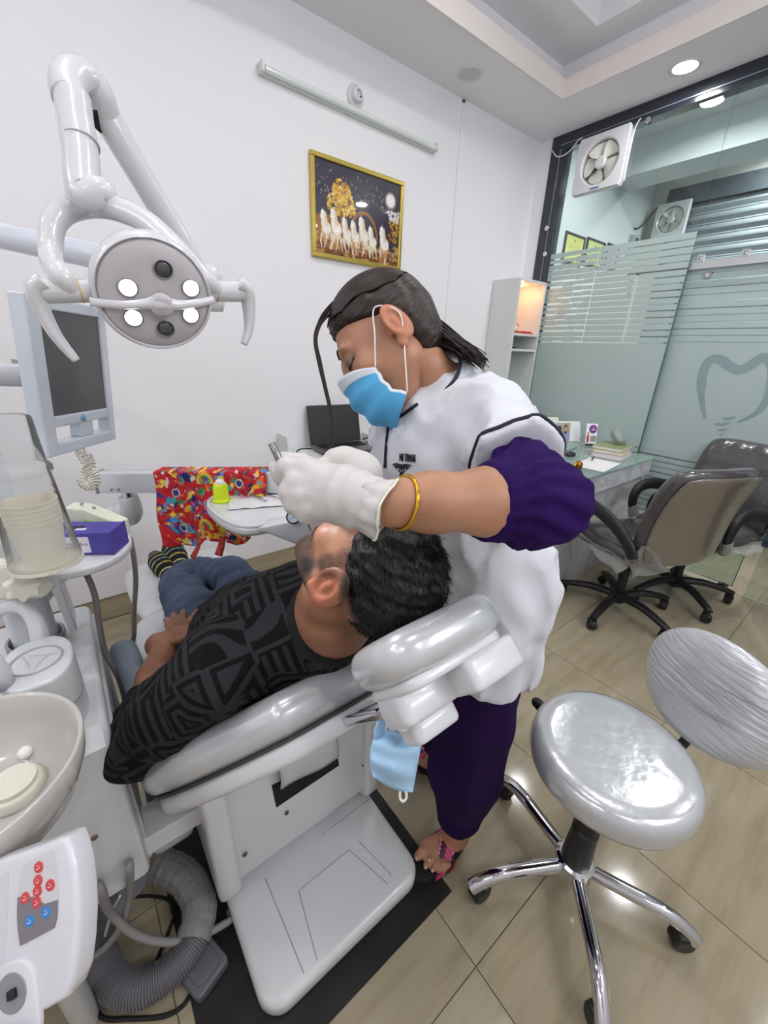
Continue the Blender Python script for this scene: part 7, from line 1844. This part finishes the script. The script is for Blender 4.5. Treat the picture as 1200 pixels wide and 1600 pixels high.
# trousers
tr_ = Soft()
for H_, K_, A_, w in ((HLD, KLD, ALD, 1.0), (HRD, KRD, ARD, 1.0)):
    tr_.chain([H_, K_ + np.array([0, 0, 0.1]), K_ + np.array([0, 0, -0.1]), A_ + np.array([0.0, 0, 0.09])], [0.088, 0.098, 0.096, 0.062], 0.02)
def tr_post(P, d):
    an_ = np.arctan2(P[:, 1] - 0.44, P[:, 0] - 0.67)
    d = d + 0.006 * np.sin(an_ * 6 + 2 * P[:, 2]) * np.clip((P[:, 2] - 0.1) / 0.3, 0, 1) * np.clip((0.8 - P[:, 2]) / 0.4, 0, 1) + 0.003 * noise3(P, 6, 61)
    return smax(smax(d, P[:, 2] - 0.76, 0.01), 0.105 - P[:, 2] + 0.004 * np.sin(an_ * 3), 0.004)
trm = tr_.mesh(0.008, post=tr_post); relax(trm, 1); wobj('trousers', trm, mat('purple_trouser_cloth', '230f3c', 0.85, spec=0.12, noise=(8, 0.15)), den)
# sandals
def sandal(A_, tx, ty):
    ax = Vector((tx - A_[0], ty - A_[1], 0)).normalized(); sd = Vector((-ax.y, ax.x, 0)); c = Vector(((A_[0] + tx) / 2 + 0.005, (A_[1] + ty) / 2, 0)); Lh = (Vector((tx, ty, 0)) - Vector((A_[0], A_[1], 0))).length / 2 + 0.035
    ol = []
    for k in range(36):
        a = 2 * PI * k / 36; x = Lh * math.cos(a); wv = 0.041 + 0.012 * math.cos(a); ol.append((x, wv * math.copysign(abs(math.sin(a)) ** 0.8, math.sin(a))))
    M_ = frame(ax, sd, (0, 0, 1), c)
    so = wobj('sandal_sole', prism(ol, 0.0035, 0.030, M=M_, bev=0.005), RUBBER, den, smooth=True, ang=45)
    V = []; n = 24; mrows = 12
    for j in range(mrows):
        u = j / (mrows - 1)
        for k in range(n):
            a = PI * (-0.04 + 1.08 * k / (n - 1)); V.append(M_ @ Vector((-0.040 + 0.066 * u + 0.012 * math.cos(a), 0.050 * math.cos(a), 0.020 + (0.058 - 0.018 * u) * math.sin(a))))
    F = [(j * n + k, j * n + k + 1, (j + 1) * n + k + 1, (j + 1) * n + k) for j in range(mrows - 1) for k in range(n - 1)]
    me_ = pymesh(V, F)
    mats = [mat('strap_pink', 'c23a6c', 0.5), mat('strap_maroon', '4a1c30', 0.5), mat('strap_pale', 'd08aa0', 0.5)]
    stp = wobj('sandal_strap', me_, mats, den, smooth=True)
    for p_ in stp.data.polygons:
        j, k = p_.index // (n - 1), p_.index % (n - 1); q = (k + j * 0.9) % 9
        p_.material_index = 1 if 2 < q < 6 else (2 if 6 <= q < 6.9 else 0)
    sm2 = stp.modifiers.new('thick', 'SOLIDIFY'); sm2.thickness = 0.004
sandal(ALD, 0.538, 0.462); sandal(ARD, 0.735, 0.79)
# bracelet
bc_ = np.array(atd(627, 786, 0.455)); bcd = Vector(cdv); b1 = bcd.cross(Vector((0, 0, 1))).normalized(); b2 = bcd.cross(b1)
br = DWL + (DEL - DWL) * 0.075
ring_ = [Vector(br) + (b1 * math.cos(a) + b2 * math.sin(a)) * 0.0310 + bcd * 0.005 * math.sin(a) for a in [2 * PI * k / 60 for k in range(60)]]
wobj('bracelet', tube(ring_, 0.0024, 8, closed=True), GOLD, den, smooth=True)
for k in range(0, 60, 2):
    if 24 < k < 52: wobj('bracelet_bead', lathe([(0, -0.0028), (0.0024, -0.0014), (0.0024, 0.0014), (0, 0.0028)], 8, M=T(ring_[k])), GOLD, den, smooth=True)
# gloves
GLV = mat('latex_glove', 'cdc9c6', 0.5, bump=(30, 0.35, 0.002, (1, 1, 3)))
gl1 = Soft()
def gp_(px, py, d): return np.array(atd(px, py, d))
cf0, cf1 = gp_(580, 788, 0.455), gp_(558, 780, 0.457)
pm0, pm1 = gp_(535, 774, 0.458), gp_(494, 765, 0.466)
vw = np.array((EYE - Vector(pm0)).normalized())
gl1.chain([gp_(578, 787, 0.455), cf1, pm0], [0.0275, 0.0285, 0.0300], 0.015).flat(pm0, pm1, 0.0320, 0.0330, vw, 0.75, 0.015)
gl1.chain([gp_(505, 745, .462), gp_(474, 733, 0.456), gp_(448, 730, 0.458), gp_(437, 741, 0.466), gp_(446, 758, 0.474)], [0.0150, 0.0120, 0.0112, 0.0102, 0.0085], 0.005)
gl1.chain([gp_(492, 754, .456), gp_(462, 752, 0.450), gp_(450, 768, 0.452), gp_(458, 784, 0.464)], [0.0150, 0.0118, 0.0112, 0.0090], 0.0045)
gl1.chain([gp_(496, 772, .454), gp_(468, 773, 0.449), gp_(459, 788, 0.453), gp_(468, 800, 0.466)], [0.0145, 0.0114, 0.0106, 0.0088], 0.0045)
gl1.chain([gp_(504, 790, .456), gp_(480, 793, 0.452), gp_(474, 803, 0.457), gp_(486, 810, 0.468)], [0.0135, 0.0104, 0.0096, 0.0082], 0.0045)
gl1.chain([gp_(535, 756, .478), gp_(500, 739, 0.492), gp_(470, 727, 0.494), gp_(444, 722, 0.490), gp_(432, 732, 0.484)], [0.0170, 0.0150, 0.0128, 0.0115, 0.0098], 0.007)
hdv = (pm1 - cf0) / np.linalg.norm(pm1 - cf0)
def gl_post(P, d):
    t_ = (P - cf0) @ hdv
    return d + 0.0011 * np.sin(t_ * 300 + 3 * noise3(P, 14, 71)) * np.clip(1 - t_ / 0.09, 0, 1) + 0.0012 * noise3(P, 26, 72)
g1m = gl1.mesh(0.0032, post=gl_post); relax(g1m, 1); g1 = wobj('glove', g1m, GLV, den)
crim = []
ca_ = Vector(cf0 + (cf0 - cf1) * 0.55); cdir = Vector(cf0 - cf1).normalized(); c1_ = cdir.cross(Vector((0, 0, 1))).normalized(); c2_ = cdir.cross(c1_)
V = []; n = 48
for j, (t_, r) in enumerate(((-0.02, 0.0300), (-0.008, 0.0318), (0.0, 0.0335), (0.008, 0.0360))):
    for k in range(n):
        a = 2 * PI * k / n; rr_ = r + 0.0018 * math.sin(5 * a + j) + 0.0012 * math.sin(11 * a); V.append(ca_ + cdir * (t_ + 0.003 * math.sin(3 * a)) + (c1_ * math.cos(a) + c2_ * math.sin(a)) * rr_)
F = [(j * n + k, j * n + (k + 1) % n, (j + 1) * n + (k + 1) % n, (j + 1) * n + k) for j in range(3) for k in range(n)]
cu_ = wobj('glove_cuff', pymesh(V, F), GLV, den, smooth=True); q = cu_.modifiers.new('thick', 'SOLIDIFY'); q.thickness = 0.0012
wobj('glove_bead', tube(V[3 * n:4 * n], 0.0014, 7, closed=True), mat('latex_rim', 'e6e3cf', 0.5), den, smooth=True)
gl2 = Soft()
w2_ = DWR; p2 = gp_(560, 742, 0.63); k2 = gp_(535, 735, 0.62)
gl2.chain([w2_ + (w2_ - p2) * 0.2, w2_, p2], [0.029, 0.027, 0.032], 0.02).flat(p2, k2, 0.034, 0.036, vw, 0.7, 0.02)
for i, (a, b, c) in enumerate((((522, 722), (505, 728), (498, 742)), ((518, 732), (500, 742), (498, 756)), ((518, 744), (502, 756), (503, 768)), ((522, 756), (508, 766), (510, 776)))):
    gl2.chain([k2, gp_(*a, 0.605), gp_(*b, 0.595), gp_(*c, 0.60)], [0.016, 0.0118, 0.0108, 0.0092], 0.008)
gl2.chain([p2, gp_(540, 716, 0.615), gp_(520, 712, 0.60)], [0.02, 0.014, 0.010], 0.01)
g2m = gl2.mesh(0.0038); relax(g2m, 1); wobj('glove', g2m, GLV, den)
# piping, press stud, embroidery on the coat
def opipe(name, pix, r=0.0032, lift=0.0012):
    try: wobj(name, on_surface(ctree, pix, r, lift), PIPE, den, smooth=True)
    except Exception: pass
sr = []
e1_ = Vector(nsl).cross(Vector((0, 0, 1))).normalized(); e2_ = Vector(nsl).cross(e1_)
for k in range(72):
    a = 2 * PI * k / 72; d = (e1_ * math.cos(a) + e2_ * math.sin(a)); o0 = Vector(slv) - Vector(nsl) * 0.012
    l, n_, i_, ds_ = ctree.ray_cast(o0 + d * 0.092, -d, 0.06)
    if l is not None: sr.append(l + n_ * 0.001)
wobj('sleeve_piping', tube(sr, 0.0032, 8, closed=True), PIPE, den, smooth=True)
nav = Vector(neck_ax); ce1 = nav.cross(Vector(ldir)).normalized(); ce2 = nav.cross(ce1); CB = Vector(NB) + nav * 0.012
V = []; n = 56; rows = ((0.0, 0.086), (0.028, 0.076), (0.052, 0.068), (0.072, 0.064))
fr = Vector(fdir); fr = (fr - nav * fr.dot(nav)).normalized()
for t_, r in rows:
    for k in range(n):
        a = 2 * PI * k / n; dv = ce1 * math.cos(a) + ce2 * math.sin(a); f_ = max(0, dv.dot(fr))
        V.append(CB + nav * (t_ - 0.020 * f_ ** 2) + dv * (r + 0.006 * f_))
F = [(j_ * n + k, j_ * n + (k + 1) % n, (j_ + 1) * n + (k + 1) % n, (j_ + 1) * n + k) for j_ in range(len(rows) - 1) for k in range(n)]
co_ = wobj('coat_collar', pymesh(V, F), COATM, den, smooth=True); q = co_.modifiers.new('thick', 'SOLIDIFY'); q.thickness = 0.003
wobj('collar_piping', tube(V[(len(rows) - 1) * n:], 0.0036, 8, closed=True), PIPE, den, smooth=True)
opipe('front_piping', [(652, 632), (630, 648), (610, 662), (606, 680), (604, 700), (602, 730)])
l, n_ = hit(ctree, 611, 662, 0.001)
if l is not None: wobj('press_stud', lathe([(0.006, 0), (0.0055, 0.002), (0.003, 0.003), (0, 0.003)], 20, M=aim(l, l + n_)), STEEL, den, smooth=True)
def on_coat_frame(px, py):
    l, n_ = hit(ctree, px, py, 0.0012); l2, _ = hit(ctree, px + 12, py + 1, 0.0012)
    if l is None or l2 is None: return None
    x = (l2 - l); x = (x - n_ * x.dot(n_)).normalized(); return frame(x, n_.cross(x), n_, l)
Mt = on_coat_frame(637, 716)
if Mt is not None: wobj('embroidered_name', text_mesh('NI TIWAI', 0.021, Mt, 0.0012, xs=0.42), PIPE, den)
Me = on_coat_frame(628, 736)
if Me is not None:
    bm = bmesh.new()
    tube([Me @ Vector((0, 0.014, 0)), Me @ Vector((0, -0.022, 0))], 0.0012, 6, bm=bm)
    for s in (-1, 1):
        tube(spline([Me @ Vector((s * 0.001, 0.006, 0)), Me @ Vector((s * 0.006, 0.0, 0)), Me @ Vector((-s * 0.004, -0.007, 0)), Me @ Vector((s * 0.004, -0.014, 0)), Me @ Vector((0, -0.02, 0))], 6), 0.0012, 6, bm=bm)
        for q in range(3): tube(spline([Me @ Vector((0, 0.010 - 0.0025 * q, 0)), Me @ Vector((s * 0.010, 0.013 - 0.003 * q, 0)), Me @ Vector((s * (0.020 - 0.004 * q), 0.011 - 0.004 * q, 0))], 5), 0.0014, 6, bm=bm)
    wobj('embroidered_emblem', from_bm(bm), PIPE, den, smooth=True)
# instrument in the gloved hand
ins = thing('dental_instrument', 'slim grey steel instrument held in the gloved hand', 'instrument', tuple(atd(424, 693, 0.478)))
wobj('handle', tube([atd(424, 693, 0.476), atd(432, 709, 0.478), atd(446, 738, 0.482), atd(462, 775, 0.492)], [0.0042, 0.0045, 0.0045, 0.003], 12), mat('tool_grey', '8a8c8c', 0.3, 0.7), ins, smooth=True)
wobj('tip', tube([atd(462, 775, 0.492), atd(474, 806, 0.52), atd(486, 828, 0.55)], [0.0028, 0.0018, 0.0008], 10), STEEL, ins, smooth=True)
